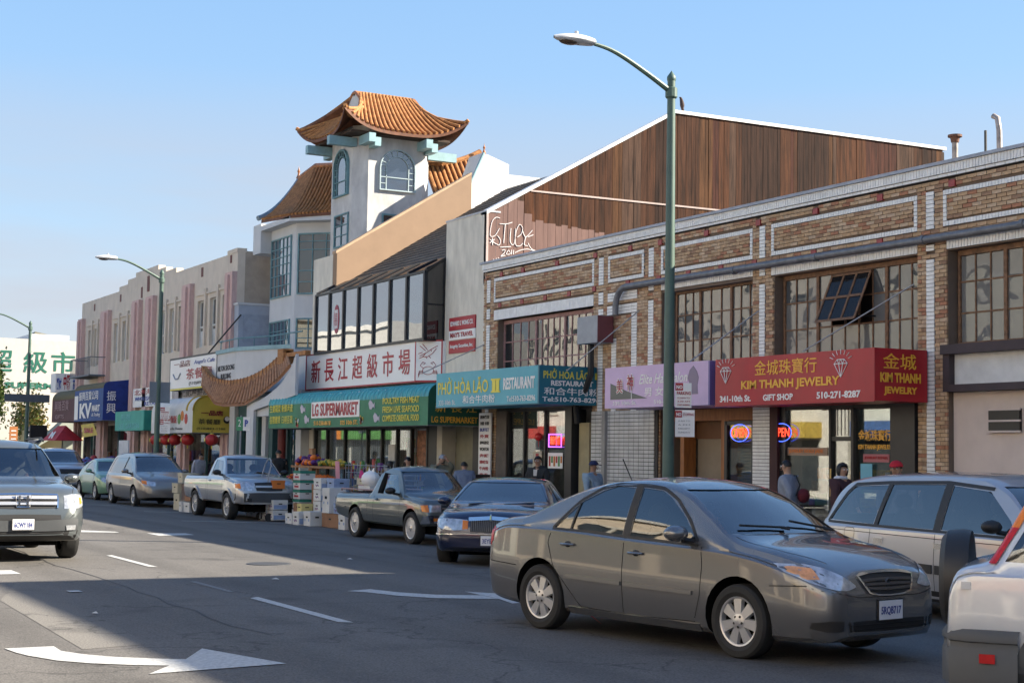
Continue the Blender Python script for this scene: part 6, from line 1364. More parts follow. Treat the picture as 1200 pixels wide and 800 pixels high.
    # glass
    for g in S['glass']:
        d, A, B = g[0], g[1], g[2]; nm_ = {'F': 'windscreen', 'B': 'rear_window', 'S': 'window'}[d]
        patch(nm_, S.get('glassmat', c_glass), A, B, d, -.006, 12, 6, mirror=(d == 'S'))
    for a in S.get('trim', []): strp('window_trim', a[2] if len(a) > 2 else c_blk, a[0], a[1], 'S', .004)
    for a in S.get('seams', []): strp('panel_seam', c_seam, a[0], .009, a[1], .0012, mirror=(a[1] != 'T' or True))
    for a in S.get('mould', []): strp('side_moulding', a[2], a[0], a[1], 'S', .0, th=.016)
    for a in S.get('patches', []):
        patch(a[0], a[1], a[2], a[3], a[4], a[5] if len(a) > 5 else .004, mirror=a[6] if len(a) > 6 else True)
    for hx, hz in S.get('handles', []):
        for s in (1, -1):
            p, nn = hit(hx, hz, 'S', s)
            if p: mb = MB().sphere((hx, p.y, hz), .055, 10, 6, (.9, .18, .55)); mb.build('handle_recess', c_blk, t, smooth=True); MB().tube([(hx-.09, p.y+s*.012, hz), (hx-.07, p.y+s*.03, hz), (hx+.07, p.y+s*.03, hz), (hx+.09, p.y+s*.012, hz)], .013, 6).build('door_handle', S['paint'], t, smooth=True)
    if 'mirror' in S:
        mx_, mz_ = S['mirror'][:2]; mm = S['mirror'][2] if len(S['mirror']) > 2 else S['paint']
        for s in (1, -1):
            p, nn = hit(mx_, mz_-.06, 'S', s)
            if p: MB().sphere((mx_-.02, p.y+s*.15, mz_+.015), .1, 14, 8, (1.0, 1.2, .74)).build('wing_mirror', mm, t, smooth=True); MB().tube([(mx_+.03, p.y-s*.03, mz_-.06), (mx_+.01, p.y+s*.1, mz_-.04)], .03, 6).build('mirror_arm', c_blk, t)
    # wheels
    style = S.get('rim', 'six')
    for wx_ in S['axles']:
        for s in (-1, 1):
            wheel(t, wx_, s*S['tr'], S['r'], S.get('tw', .2), s, style, S.get('steer', 0) if wx_ == S['axles'][-1] else 0)
    # interior
    for sx_ in S.get('seats', []):
        for s in (-1, 1):
            se = MB(); zb = S.get('seatz', .98)
            se.sphere((sx_, s*.36, zb-.22), .27, 10, 8, (.32, .9, 1.25)); st_ = se.build('seat', c_seat, t, smooth=True)
            MB().sphere((sx_-.05, s*.36, zb+.18), .12, 10, 8, (.5, 1.1, .85)).build('headrest', c_seat, st_, smooth=True)
    if 'dash' in S:
        dx_, dz_, dw_ = S['dash']; MB().prism([(dx_, dz_-.2), (dx_+.5, dz_-.2), (dx_+.5, dz_-.02), (dx_+.15, dz_+.03), (dx_, dz_-.04)], 'y', -dw_, dw_).build('dashboard', c_int, t)
        MB().lathe([(.17+.012*math.cos(a), .012*math.sin(a)) for a in [2*math.pi*k/6 for k in range(7)]], (dx_-.12, S.get('drv', .36), dz_+.02), 'x', 18).build('steering_wheel', c_blk, t, smooth=True)
    if 'plate' in S:
        dp, pz, ptx = S['plate'][:3]
        pv_ = [hit(a, b, dp, 1)[0] for a, b in ((-.15, pz-.075), (.15, pz-.075), (.15, pz+.075), (-.15, pz+.075))]
        if all(p is not None for p in pv_):
            fx_ = max(p.x for p in pv_)+.012+(S['plate'][3] if len(S['plate']) > 3 else 0) if dp == 'F' else min(p.x for p in pv_)-.012
            pl_ = MB().box(fx_-.006, -.155, pz-.078, fx_+.006, .155, pz+.078).build('number_plate', c_plate, t)
            if dp == 'F': text(ptx, c_pltx, t, (fx_+.007, -.13, pz-.045), (0, 1, 0), (0, 0, 1), .26, .075, name='plate_number', depth=.002, bold=.02)
            MB().box(fx_-.004, -.165, pz-.088, fx_+.003, .165, pz+.088).build('plate_frame', c_blk, t)
    if 'extra' in S: S['extra'](t, hit, patch, strp)
    # underbody
    MB().box(S['axles'][0]-.5, -S['tr']+.25, S['r']*.62, S['axles'][-1]+.45, S['tr']-.25, S['r']+.12).build('underbody', c_dark, t)
    return t
_tyre = {}
def wheel(t, x, y, r, tw, s, style, steer=0):
    key = (round(r, 3), tw, style)
    if key not in _tyre:
        h = tw/2; rr = r*.66
        prof = [(rr, -h*.8), (r*.78, -h), (r*.93, -h*.95), (r*.985, -h*.72), (r, -h*.3), (r, h*.3), (r*.985, h*.72), (r*.93, h*.95), (r*.78, h), (rr, h*.8)]
        ty = MB().lathe(prof, (0, 0, 0), 'y', 36)
        for k in (-.45, -.15, .15, .45): ty.lathe([(r+.001, k*h-.004), (r+.001, k*h+.004)], (0, 0, 0), 'y', 36)
        rm = MB(); f = h*.72
        rm.lathe([(rr*1.03, f), (rr*1.0, f+.012), (rr*.93, f+.006), (rr*.90, f-.03), (rr*.88, -h*.5)], (0, 0, 0), 'y', 36)
        ns = {'six': 7, 'five': 5, 'steel': 8, 'multi': 9, 'six6': 6}[style]
        for k in range(ns):
            a = 2*math.pi*k/ns; wi, wo = (.058, .092) if style != 'multi' else (.03, .035)
            if style == 'five': wi, wo = .05, .055
            if style == 'steel': wi, wo = .07, .12
            wi *= r/.31; wo *= r/.31
            def Q(rad, u, d): ca, sa = math.cos(a), math.sin(a); return (rad*sa+u*ca, d, rad*ca-u*sa)
            ro = rr*.95; ri = r*.14
            rm.add([Q(ri, -wi/2, f+.004), Q(ri, wi/2, f+.004), Q(ro, wo/2, f-.004), Q(ro, -wo/2, f-.004), Q(ri, -wi/2-.006, f-.03), Q(ri, wi/2+.006, f-.03), Q(ro, wo/2+.008, f-.035), Q(ro, -wo/2-.008, f-.035)], [(0, 3, 2, 1), (0, 4, 7, 3), (1, 2, 6, 5), (2, 3, 7, 6), (0, 1, 5, 4)])
        rm.lathe([(.001, f+.02), (r*.10, f+.017), (r*.21, f+.004), (r*.22, f-.03)], (0, 0, 0), 'y', 20)
        dk_ = MB().lathe([(.001, f-.045), (rr*.92, f-.045)], (0, 0, 0), 'y', 24)
        nut = MB()
        for k in range(5): a = 2*math.pi*(k+.5)/5; nut.lathe([(.001, f+.016), (r*.035, f+.015), (r*.038, f-.0)], (math.sin(a)*r*.145, 0, math.cos(a)*r*.145), 'y', 8)
        ms = []
        for mb, nm_, mt in ((ty, 'tyre', c_tyre), (rm, 'rim', c_rim), (dk_, 'brake_shadow', c_dark), (nut, 'wheel_nut', c_blk)):
            me = mb.mesh(nm_, mt, smooth=True); b2 = bmesh.new(); b2.from_mesh(me); bmesh.ops.recalc_face_normals(b2, faces=b2.faces); b2.to_mesh(me); b2.free(); me.set_sharp_from_angle(angle=R(30)); ms.append((nm_, me))
        _tyre[key] = ms
    w = bpy.data.objects.new('wheel', _tyre[key][1][1]); col.objects.link(w); w.parent = t; w.location = (x, y, r); w.rotation_euler = (0, random.uniform(0, 1), (0 if s > 0 else math.pi)+steer)
    for i in (0, 2, 3):
        c = bpy.data.objects.new(_tyre[key][i][0], _tyre[key][i][1]); col.objects.link(c); c.parent = w
    return w
# ---- the grey saloon crossing in front
p_grey = paint('metallic_warm_grey', (.185, .186, .19), .65, .27)
def corolla_extra(t, hit, patch, strp):
    # grille with bars
    G1 = [(-.36, .735), (-.2, .752), (0, .757), (.2, .752), (.36, .735)]; G2 = [(-.27, .60), (-.15, .585), (0, .58), (.15, .585), (.27, .60)]
    patch('grille', c_blk, G1, G2, 'F', .004, 12, 5, mirror=False)
    for k in (.3, .52, .74):
        strp('grille_bar', M('dark_chrome', (.12, .12, .13), .3, metal=.8, var=0), [(a[0]+(b[0]-a[0])*k, a[1]+(b[1]-a[1])*k) for a, b in zip(G1, G2)], .022, 'F', .006, mirror=False, th=.012)
    strp('grille_surround', c_chr, [(-.36, .60)[0:0] or (-.27, .60), (-.36, .735), (-.2, .757), (0, .762), (.2, .757), (.36, .735), (.27, .60)], .02, 'F', .006, mirror=False, th=.012); strp('grille_surround', c_chr, [(-.27, .6), (-.15, .583), (0, .578), (.15, .583), (.27, .6)], .012, 'F', .006, mirror=False, th=.01)
    MB().lathe([(.026, 0), (.032, .006), (.038, 0)], (3.522, 0, .68), 'x', 18).build('emblem', M('dark_chrome', 0), t)
    patch('headlamp', c_lens, [(.41, .665), (.50, .73), (.60, .79), (.70, .83), (.795, .825)], [(.41, .65), (.52, .625), (.64, .635), (.75, .68), (.80, .76)], 'F', .005)
    patch('indicator', M('peach_reflector', (.65, .33, .17), .2, var=.2, scale=20), [(.70, .80), (.75, .81), (.785, .80)], [(.69, .71), (.75, .71), (.79, .76)], 'F', .008)
    patch('lower_grille', c_blk, [(-.52, .375), (0, .38), (.52, .375)], [(-.50, .295), (0, .285), (.50, .295)], 'F', .004, mirror=False)
    for k in (.31, .345): strp('grille_bar', c_seam, [(-.5, k), (0, k), (.5, k)], .006, 'F', .008, mirror=False, th=.01)
    patch('fog_lamp_recess', c_blk, [(.56, .385), (.68, .385), (.76, .37)], [(.57, .30), (.68, .295), (.76, .32)], 'F', .004)
    strp('bumper_seam', c_seam, [(.0, .565), (.4, .57), (.7, .62), (.80, .66)], .006, 'F', .001)
    # wipers, antenna, tail lamp
    for a, b, c in (((2.42, .55), (2.36, .1), 1), ((2.44, -.05), (2.36, -.55), 1)):
        pa = hit(a[0], a[1], 'T')[0]; pb = hit(b[0], b[1], 'T')[0]; MB().tube([pa+Vector((0, 0, .02)), pb+Vector((0, 0, .03))], .011, 5).build('wiper', c_blk, t)
        MB().tube([pa+Vector((.0, -.05, .02)), pa+Vector((.06, .0, .01))], .014, 5).build('wiper_arm', c_blk, t)
    MB().tube([(.42, .0, 1.44), (.28, .0, 1.66)], .006, 5).build('antenna', c_blk, t); MB().sphere((.45, 0, 1.44), .035, 8, 6, (1.4, 1, .6)).build('antenna_base', c_blk, t, smooth=True)
    # light plastic reflector pieces inside the lamp
corolla = dict(name='grey_saloon', label='dark grey four door saloon crossing the road in front with silver wheel covers', cat='car', loc=(-13.62, 8.42, .155), rz=R(10.7), scale=1.012, paint=p_grey,
    top=[(-.98, .56), (-.95, .84), (-.86, 1.00), (-.66, 1.055), (-.36, 1.095), (.12, 1.265), (.50, 1.39), (.85, 1.452), (1.2, 1.47), (1.5, 1.45), (1.78, 1.385), (2.15, 1.195), (2.48, 1.015), (2.62, .975), (2.95, .925), (3.2, .865), (3.38, .79), (3.48, .715), (3.535, .58)],
    bot=[(-.98, .40), (-.9, .27), (-.5, .22), (0, .20), (2.6, .18), (3.1, .19), (3.4, .20), (3.535, .26)], belt=[(-.98, .88), (-.5, .98), (0, .985), (1.3, .935), (2.3, .90), (2.7, .86), (3.2, .74), (3.54, .60)],
    W=[(-.98, .60), (-.95, .69), (-.86, .765), (-.7, .80), (-.3, .838), (.3, .85), (2.4, .85), (2.85, .842), (3.1, .825), (3.3, .785), (3.42, .72), (3.50, .63), (3.535, .50)],
    axles=(0, 2.6), r=.315, tr=.745, arch=.055, cabin=(.15, 2.4, .72), stations=96, tum=.37,
    windows=[[(.20, .995), (.60, .985), (1.14, .965), (1.14, 1.395), (.90, 1.41), (.72, 1.36), (.48, 1.25)], [(1.24, .96), (1.9, .94), (2.08, .955), (2.0, 1.05), (1.85, 1.18), (1.62, 1.33), (1.5, 1.38), (1.24, 1.40)]],
    wscreen=(1.035, .72, 1.40, .555, 1.2, 3.4), wrear=(1.14, .55, 1.37, .47, -1.0, .8),
    glass=[('S', [(.20, .995), (.48, 1.25), (.72, 1.36), (.90, 1.41), (1.14, 1.395)], [(.2, .99), (.50, .987), (.75, .98), (.95, .972), (1.14, .965)]), ('S', [(1.24, 1.40), (1.5, 1.38), (1.62, 1.33), (1.85, 1.18), (2.0, 1.05), (2.08, .955)], [(1.24, .96), (1.45, .955), (1.62, .95), (1.8, .945), (1.95, .943), (2.08, .95)]),
           ('F', [(-.565, 1.41), (0, 1.41), (.565, 1.41)], [(-.735, 1.02), (0, 1.02), (.735, 1.02)]), ('B', [(-.48, 1.38), (0, 1.38), (.48, 1.38)], [(-.56, 1.13), (0, 1.13), (.56, 1.13)])],
    trim=[([(.17, .99), (.45, 1.26), (.70, 1.385), (.90, 1.425), (1.3, 1.42), (1.52, 1.40), (1.72, 1.31), (1.95, 1.13), (2.10, .96)], .028), ([(.17, .985), (.7, .975), (1.3, .95), (2.12, .925)], .022), ([(1.19, .96), (1.19, 1.42)], .085), ([(.43, .985), (.46, 1.24)], .022)],
    seams=[([(1.19, .95), (1.185, .6), (1.19, .26)], 'S'), ([(2.16, .92), (2.19, .75), (2.17, .5), (2.1, .30)], 'S'), ([(.18, .98), (.12, .86), (.22, .62), (.42, .44), (.60, .27)], 'S'), ([(.60, .27), (1.3, .25), (2.1, .27)], 'S'), ([(-.9, .62), (-.36, .60)], 'S'), ([(2.95, .64), (3.3, .66)], 'S'), ([(2.46, .70), (3.0, .66), (3.30, .52)], 'T')],
    mould=[([(.40, .545), (1.17, .53)], .035, p_grey), ([(1.21, .53), (2.08, .515)], .035, p_grey), ([(.42, .235), (1.2, .225), (2.15, .225)], .06, p_grey)],
    patches=[('tail_lamp', c_redl, [(-.93, .96), (-.87, .965), (-.80, .93)], [(-.94, .78), (-.88, .775), (-.81, .82)], 'S', .004), ('tail_lamp', c_redl, [(.5, .93), (.76, .94)], [(.5, .78), (.76, .77)], 'B', .004)],
    handles=[(.42, .845), (1.36, .815)], mirror=(2.0, 1.01), seats=(.15, 1.22), dash=(1.95, .98, .62), plate=('F', .455, '5RQB717'), extra=corolla_extra, rim='six', tw=.2)
make_car(corolla)
def lamps(hl, ind=None, lens=None):
    r = [('headlamp', lens or c_lens, hl[0], hl[1], 'F', .006)]
    if ind: r.append(('indicator', c_amber, ind[0], ind[1], 'F', .009))
    return r
# ---- silver four wheel drive coming towards the camera
p_silv = paint('silver_green_paint', (.115, .13, .135), .5, .3)
def suv_extra(t, hit, patch, strp):
    patch('grille', c_blk, [(-.50, .99), (0, 1.0), (.50, .99)], [(-.50, .80), (0, .785), (.50, .80)], 'F', .004, mirror=False)
    for z in (.945, .865): strp('grille_bar', c_rim, [(-.49, z), (0, z+.004), (.49, z)], .045, 'F', .008, mirror=False, th=.025)
    strp('grille_surround', c_chr, [(-.5, .80), (-.51, .99), (0, 1.005), (.51, .99), (.5, .80)], .02, 'F', .006, mirror=False, th=.012)
    p = hit(0, .9, 'F')[0].x
    mb = MB().box(p+.03, -.075, .83, p+.045, -.045, .985).box(p+.03, .045, .83, p+.045, .075, .985).box(p+.03, -.045, .89, p+.045, .045, .92); mb.build('letter_emblem', c_chr, t)
    MB().tube([(p+.03, -.095, .82), (p+.03, -.11, .995), (p+.03, .11, .995), (p+.03, .095, .82), (p+.03, -.095, .82)], .009, 5).build('emblem_ring', c_chr, t)
    patch('intake', c_blk, [(-.55, .70), (0, .71), (.55, .70)], [(-.56, .60), (0, .6), (.56, .60)], 'F', .004, mirror=False)
    m_bg = M('dark_grey_bumper', (.055, .06, .065), .6, var=.05)
    patch('bumper_bar', m_bg, [(-.80, .64), (-.3, .62), (.3, .62), (.80, .64)], [(-.80, .47), (-.3, .46), (.3, .46), (.80, .47)], 'F', .02, mirror=False)
    patch('bumper_skirt', c_blk, [(-.82, .47), (0, .455), (.82, .47)], [(-.78, .33), (0, .31), (.78, .33)], 'F', .008, mirror=False)
    patch('fog_lamp', c_lens, [(.62, .545), (.76, .55)], [(.63, .475), (.76, .48)], 'F', .026)
    for s in (-1, 1): MB().tube([(.2, s*.66, 1.78), (.3, s*.67, 1.83), (1.5, s*.66, 1.85), (1.75, s*.64, 1.80)], .018, 6).build('roof_rack', c_blk, t)
    MB().tube([(1.62, .0, 1.58), (1.62, 0, 1.36)], .006, 4).build('charm_cord', c_redl, t); MB().sphere((1.62, 0, 1.33), .03, 8, 6).build('charm', c_redl, t)
suv = dict(name='silver_suv', label='silver green sport utility vehicle driving towards the camera at the left edge', cat='car', loc=(-27.35, 4.6, .16), rz=R(0), scale=1.0, paint=p_silv,
    top=[(-1.1, .7), (-1.05, 1.2), (-.95, 1.6), (-.6, 1.74), (.5, 1.79), (1.3, 1.77), (1.55, 1.70), (2.0, 1.42), (2.3, 1.23), (2.45, 1.19), (3.0, 1.14), (3.35, 1.09), (3.52, 1.02), (3.62, .88), (3.67, .62)],
    bot=[(-1.1, .42), (0, .32), (2.7, .30), (3.4, .30), (3.67, .40)], belt=[(-1.1, 1.1), (1, 1.08), (2.4, 1.06), (3.3, .98), (3.67, .66)],
    W=[(-1.1, .8), (-1.0, .93), (0, .975), (2.7, .975), (3.2, .965), (3.45, .92), (3.58, .84), (3.64, .76), (3.67, .62)],
    axles=(0, 2.7), r=.36, tr=.86, cabin=(-.8, 2.2, .95), tum=.36, stations=70, edge=.12,
    windows=[[(-.75, 1.14), (.2, 1.13), (.2, 1.62), (-.6, 1.62)], [(.3, 1.13), (1.15, 1.12), (1.15, 1.64), (.3, 1.63)], [(1.25, 1.12), (2.05, 1.12), (1.9, 1.28), (1.55, 1.58), (1.25, 1.64)]],
    wscreen=(1.245, .83, 1.68, .66, 1.1, 3.4), glass=[('S', [(1.25, 1.64), (1.55, 1.58), (1.9, 1.28), (2.05, 1.12)], [(1.25, 1.12), (1.5, 1.12), (1.8, 1.12), (2.05, 1.12)]), ('S', [(.3, 1.63), (1.15, 1.64)], [(.3, 1.13), (1.15, 1.12)]), ('S', [(-.6, 1.62), (.2, 1.62)], [(-.75, 1.14), (.2, 1.13)]), ('F', [(-.67, 1.69), (0, 1.69), (.67, 1.69)], [(-.85, 1.235), (0, 1.235), (.85, 1.235)])],
    trim=[([(1.2, 1.12), (1.2, 1.66)], .07)], seams=[([(1.2, 1.1), (1.2, .4)], 'S'), ([(2.2, 1.1), (2.2, .45)], 'S'), ([(2.4, .86), (3.3, .80), (3.5, .74)], 'T')],
    patches=lamps(([(.60, .98), (.72, 1.0), (.84, 1.0), (.91, .98)], [(.60, .79), (.72, .79), (.84, .795), (.91, .83)]), ([(.85, .95), (.89, .94)], [(.85, .85), (.89, .86)])),
    mirror=(2.02, 1.2), seats=(.55, 1.2), seatz=1.25, dash=(1.85, 1.19, .8), drv=.4, plate=('F', .565, '6CWY184', .03), extra=suv_extra, rim='five', tw=.25)
make_car(suv)
# ---- dark blue saloon nosing out of its parking bay
p_navy = paint('navy_paint', (.012, .018, .055), .3, .25)
def linc_extra(t, hit, patch, strp):
    patch('grille', c_blk, [(-.33, .79), (0, .80), (.33, .79)], [(-.33, .61), (0, .60), (.33, .61)], 'F', .006, mirror=False)
    for i in range(21):
        y = -.31+i*.031; strp('grille_bar', M('dark_chrome', (.12, .12, .13), .3, metal=.8, var=0), [(y, .615), (y, .785)], .009, 'F', .008, mirror=False, th=.012)
    strp('grille_cap', c_chr, [(-.36, .80), (0, .825), (.36, .80)], .055, 'F', .006, mirror=False, th=.02)
    p = hit(0, .8, 'F')[0].x; MB().lathe([(.001, .10), (.012, .08), (.02, .0), (.012, -.03), (.001, -.05)], (p+.03, 0, .80), n=6).build('emblem', c_chr, t)
    strp('bumper_trim', c_chr, [(-.9, .56), (-.4, .575), (.4, .575), (.9, .56)], .014, 'F', .006, mirror=False, th=.008)
    for s in (-.3, .3): MB().tube([(2.86, s-.22, 1.02), (2.72, s+.28, 1.05)], .009, 4).build('wiper', c_blk, t)
    for i, (y, c) in enumerate(((-.5, COLS[3]), (-.2, COLS[1]), (.1, COLS[3]), (.4, COLS[1]))): MB().sphere((2.45, y, 1.0), .07, 8, 5, (1, 2, .6)).build('dashboard_paper', c, t, smooth=True)
linc = dict(name='navy_saloon', label='dark navy full size saloon nosing out behind the grey saloon', cat='car', loc=(-25.2, 13.72, .03), rz=R(-34.7), scale=.987, paint=p_navy,
    top=[(-1.45, .6), (-1.4, .9), (-1.3, 1.02), (-.4, 1.06), (-.1, 1.1), (.35, 1.34), (.7, 1.41), (1.3, 1.43), (1.75, 1.40), (2.25, 1.22), (2.72, 1.03), (2.9, .99), (3.4, .95), (3.75, .90), (3.9, .83), (3.98, .60)],
    bot=[(-1.45, .4), (0, .24), (3, .22), (3.8, .28), (3.98, .36)], belt=[(-1.45, .9), (2.5, .90), (3.5, .82), (3.98, .62)],
    W=[(-1.45, .75), (-1.3, .9), (-.5, .97), (2.9, .97), (3.4, .955), (3.75, .91), (3.9, .84), (3.96, .76), (3.98, .68)],
    axles=(0, 2.99), r=.335, tr=.83, cabin=(-.1, 2.5, .78), tum=.50, stations=70,
    windows=[[(.1, 1.0), (1.15, .98), (1.15, 1.33), (.75, 1.33), (.4, 1.22)], [(1.25, .98), (2.3, .96), (2.1, 1.12), (1.75, 1.3), (1.25, 1.34)]], wscreen=(1.065, .80, 1.37, .60, 1.2, 4.2),
    glass=[('S', [(.1, 1.0), (.4, 1.22), (.75, 1.33), (1.15, 1.33)], [(.1, .995), (.5, .99), (.8, .985), (1.15, .98)]), ('S', [(1.25, 1.34), (1.75, 1.3), (2.1, 1.12), (2.3, .96)], [(1.25, .98), (1.6, .97), (1.9, .965), (2.3, .96)]), ('F', [(-.61, 1.38), (0, 1.38), (.61, 1.38)], [(-.82, 1.055), (0, 1.055), (.82, 1.055)])],
    trim=[([(1.2, .97), (1.2, 1.34)], .06), ([(.05, .99), (1.2, .97), (2.35, .95)], .025)], seams=[([(1.2, .95), (1.2, .3)], 'S')],
    patches=lamps(([(.38, .795), (.6, .81), (.8, .81), (.91, .79)], [(.38, .64), (.6, .625), (.8, .64), (.91, .70)]), ([(.37, .78), (.46, .79)], [(.37, .65), (.46, .64)])),
    mirror=(2.15, 1.03), seats=(.3, 1.3), seatz=.92, dash=(2.1, .98, .7), plate=('F', .47, '3EYE349'), extra=linc_extra, rim='multi', tw=.23, steer=R(-8))
make_car(linc)
# ---- silver pickup
p_sil2 = paint('silver_paint', (.42, .43, .44), .55, .3)
def tac_extra(t, hit, patch, strp):
    patch('bumper_cover', M('dark_grey_bumper', 0), [(-.86, .72), (-.4, .74), (.4, .74), (.86, .72)], [(-.84, .42), (0, .40), (.84, .42)], 'F', .012, mirror=False)
    patch('grille', c_blk, [(-.40, 1.0), (0, 1.02), (.40, 1.0)], [(-.36, .79), (0, .78), (.36, .79)], 'F', .006, mirror=False)
    strp('grille_bar', p_sil2, [(-.38, .9), (.38, .9)], .05, 'F', .008, mirror=False, th=.02)
    patch('fog_lamp', c_blk, [(.5, .60), (.62, .60)], [(.5, .5), (.62, .5)], 'F', .018)
    strp('wheel_flare', p_sil2, [(2.78+.46*math.cos(a), .36+.46*math.sin(a)) for a in [math.pi*k/12 for k in range(13)]], .06, 'S', .0, th=.03)
    strp('wheel_flare', p_sil2, [(.46*math.cos(a), .36+.46*math.sin(a)) for a in [math.pi*k/12 for k in range(13)]], .06, 'S', .0, th=.03)
tac = dict(name='silver_pickup', label='silver single cab pickup parked among the crates with black bumper', cat='pickup truck', loc=(-42.95, 13.92, .01), rz=R(.5), scale=.997, paint=p_sil2,
    top=[(-1.15, 1.10), (-1.1, 1.13), (.9, 1.14), (.955, 1.2), (1.0, 1.58), (1.1, 1.66), (1.5, 1.71), (1.8, 1.66), (2.1, 1.42), (2.38, 1.20), (2.6, 1.17), (3.1, 1.13), (3.4, 1.07), (3.55, .97), (3.65, .70)],
    bot=[(-1.15, .5), (0, .46), (2.8, .44), (3.65, .44)], belt=[(-1.15, 1.04), (2.4, 1.08), (3.3, .98), (3.65, .74)],
    W=[(-1.15, .86), (-1.1, .88), (0, .89), (2.8, .89), (3.2, .88), (3.45, .84), (3.58, .76), (3.65, .62)],
    axles=(0, 2.78), r=.365, tr=.79, cabin=(1.05, 2.25, .95), tum=.36, beds=[(-1.03, -.74, .75, .86, .74, 2.2)], arch=.07, stations=64,
    windows=[[(1.18, 1.17), (2.2, 1.15), (2.0, 1.34), (1.78, 1.56), (1.18, 1.6)]], wscreen=(1.215, .74, 1.63, .60, 1.3, 3.4), wrear=(1.22, .6, 1.58, .55, .6, 1.4),
    glass=[('S', [(1.18, 1.6), (1.78, 1.56), (2.0, 1.34), (2.2, 1.15)], [(1.18, 1.17), (1.5, 1.165), (1.9, 1.155), (2.2, 1.15)]), ('F', [(-.61, 1.64), (0, 1.64), (.61, 1.64)], [(-.76, 1.205), (0, 1.205), (.76, 1.205)])],
    seams=[([(1.08, 1.12), (1.08, .5)], 'S'), ([(2.3, 1.1), (2.3, .5)], 'S'), ([(.95, 1.1), (.95, .5)], 'S')], handles=[(1.25, 1.02)],
    patches=lamps(([(.46, 1.0), (.6, 1.02), (.75, 1.02), (.86, .98)], [(.44, .80), (.6, .79), (.75, .80), (.86, .84)]), ([(.76, .98), (.85, .96)], [(.76, .84), (.85, .86)])),
    mirror=(2.15, 1.24, c_blk), seats=(1.35,), seatz=1.2, dash=(1.95, 1.15, .72), extra=tac_extra, rim='multi', tw=.25)
make_car(tac)
# ---- dull grey green old pickup
p_gg = paint('dull_grey_green_paint', (.085, .10, .10), .35, .35)
def pk_extra(t, hit, patch, strp):
    strp('front_bumper', c_chr, [(-.80, .53), (-.4, .535), (.4, .535), (.80, .53)], .15, 'F', .03, mirror=False, th=.03)
    patch('grille', c_blk, [(-.45, .82), (0, .825), (.45, .82)], [(-.45, .68), (0, .68), (.45, .68)], 'F', .006, mirror=False)
    patch('bumper_indicator', c_amber, [(.45, .56), (.66, .56)], [(.45, .50), (.66, .50)], 'F', .064)
    for z in (.75,): strp('grille_bar', c_chr, [(-.44, z), (.44, z)], .02, 'F', .01, mirror=False, th=.01)
    MB().tube([(-1.0, -.7, 1.0), (-1.0, -.7, 1.05), (.7, -.66, 1.05), (.7, -.66, 1.0)], .02, 6).tube([(-1.0, .7, 1.0), (-1.0, .7, 1.05), (.7, .66, 1.05), (.7, .66, 1.0)], .02, 6).build('bed_rail', M('bed_rail_red_grey', (.3, .2, .2), .5), t)
pk = dict(name='grey_green_pickup', label='dull grey green old pickup with chrome front bumper parked beside the box stacks', cat='pickup truck', loc=(-31.65, 14.0, .01), rz=R(2.2), scale=.99, paint=p_gg,
    top=[(-1.12, .93), (-1.08, .97), (.62, .99), (.70, 1.05), (.85, 1.42), (1.0, 1.51), (1.35, 1.56), (1.7, 1.52), (2.0, 1.30), (2.28, 1.05), (2.5, 1.01), (3.0, .96), (3.22, .92), (3.32, .84), (3.36, .62)],
    bot=[(-1.12, .48), (0, .36), (2.7, .34), (3.36, .40)], belt=[(-1.12, .88), (2.3, .92), (3.2, .84), (3.36, .66)],
    W=[(-1.12, .80), (-1.0, .83), (2.7, .845), (3.1, .84), (3.27, .81), (3.33, .77), (3.36, .72)],
    axles=(0, 2.72), r=.335, tr=.74, cabin=(.95, 2.15, .85), tum=.36, beds=[(-1.0, -.68, .62, .6, .68, 2.0)], stations=60,
    windows=[[(1.02, 1.0), (2.12, .98), (1.95, 1.15), (1.7, 1.40), (1.02, 1.44)]], wscreen=(1.055, .70, 1.47, .57, 1.2, 3.2), wrear=(1.06, .55, 1.40, .5, .5, 1.2),
    glass=[('S', [(1.3, 1.44), (1.7, 1.40), (1.95, 1.15), (2.12, .98)], [(1.3, 1.0), (1.6, .99), (1.9, .985), (2.12, .98)]), ('F', [(-.58, 1.48), (0, 1.48), (.58, 1.48)], [(-.72, 1.045), (0, 1.045), (.72, 1.045)])],
    seams=[([(.92, .95), (.92, .42)], 'S'), ([(2.2, .92), (2.2, .4)], 'S'), ([(.62, .95), (.62, .45)], 'S')], handles=[(1.1, .87)], mould=[([(-1.0, .66), (-.5, .66)], .012, p_gg), ([(.5, .56), (2.2, .56)], .012, p_gg)],
    patches=lamps(([(.46, .82), (.72, .82)], [(.46, .68), (.72, .68)]), ([(.73, .82), (.82, .81)], [(.73, .68), (.82, .69)])),
    mirror=(1.98, 1.06, c_blk), seats=(1.25,), seatz=1.05, dash=(1.85, 1.02, .68), extra=pk_extra, rim='steel', tw=.22)
make_car(pk)
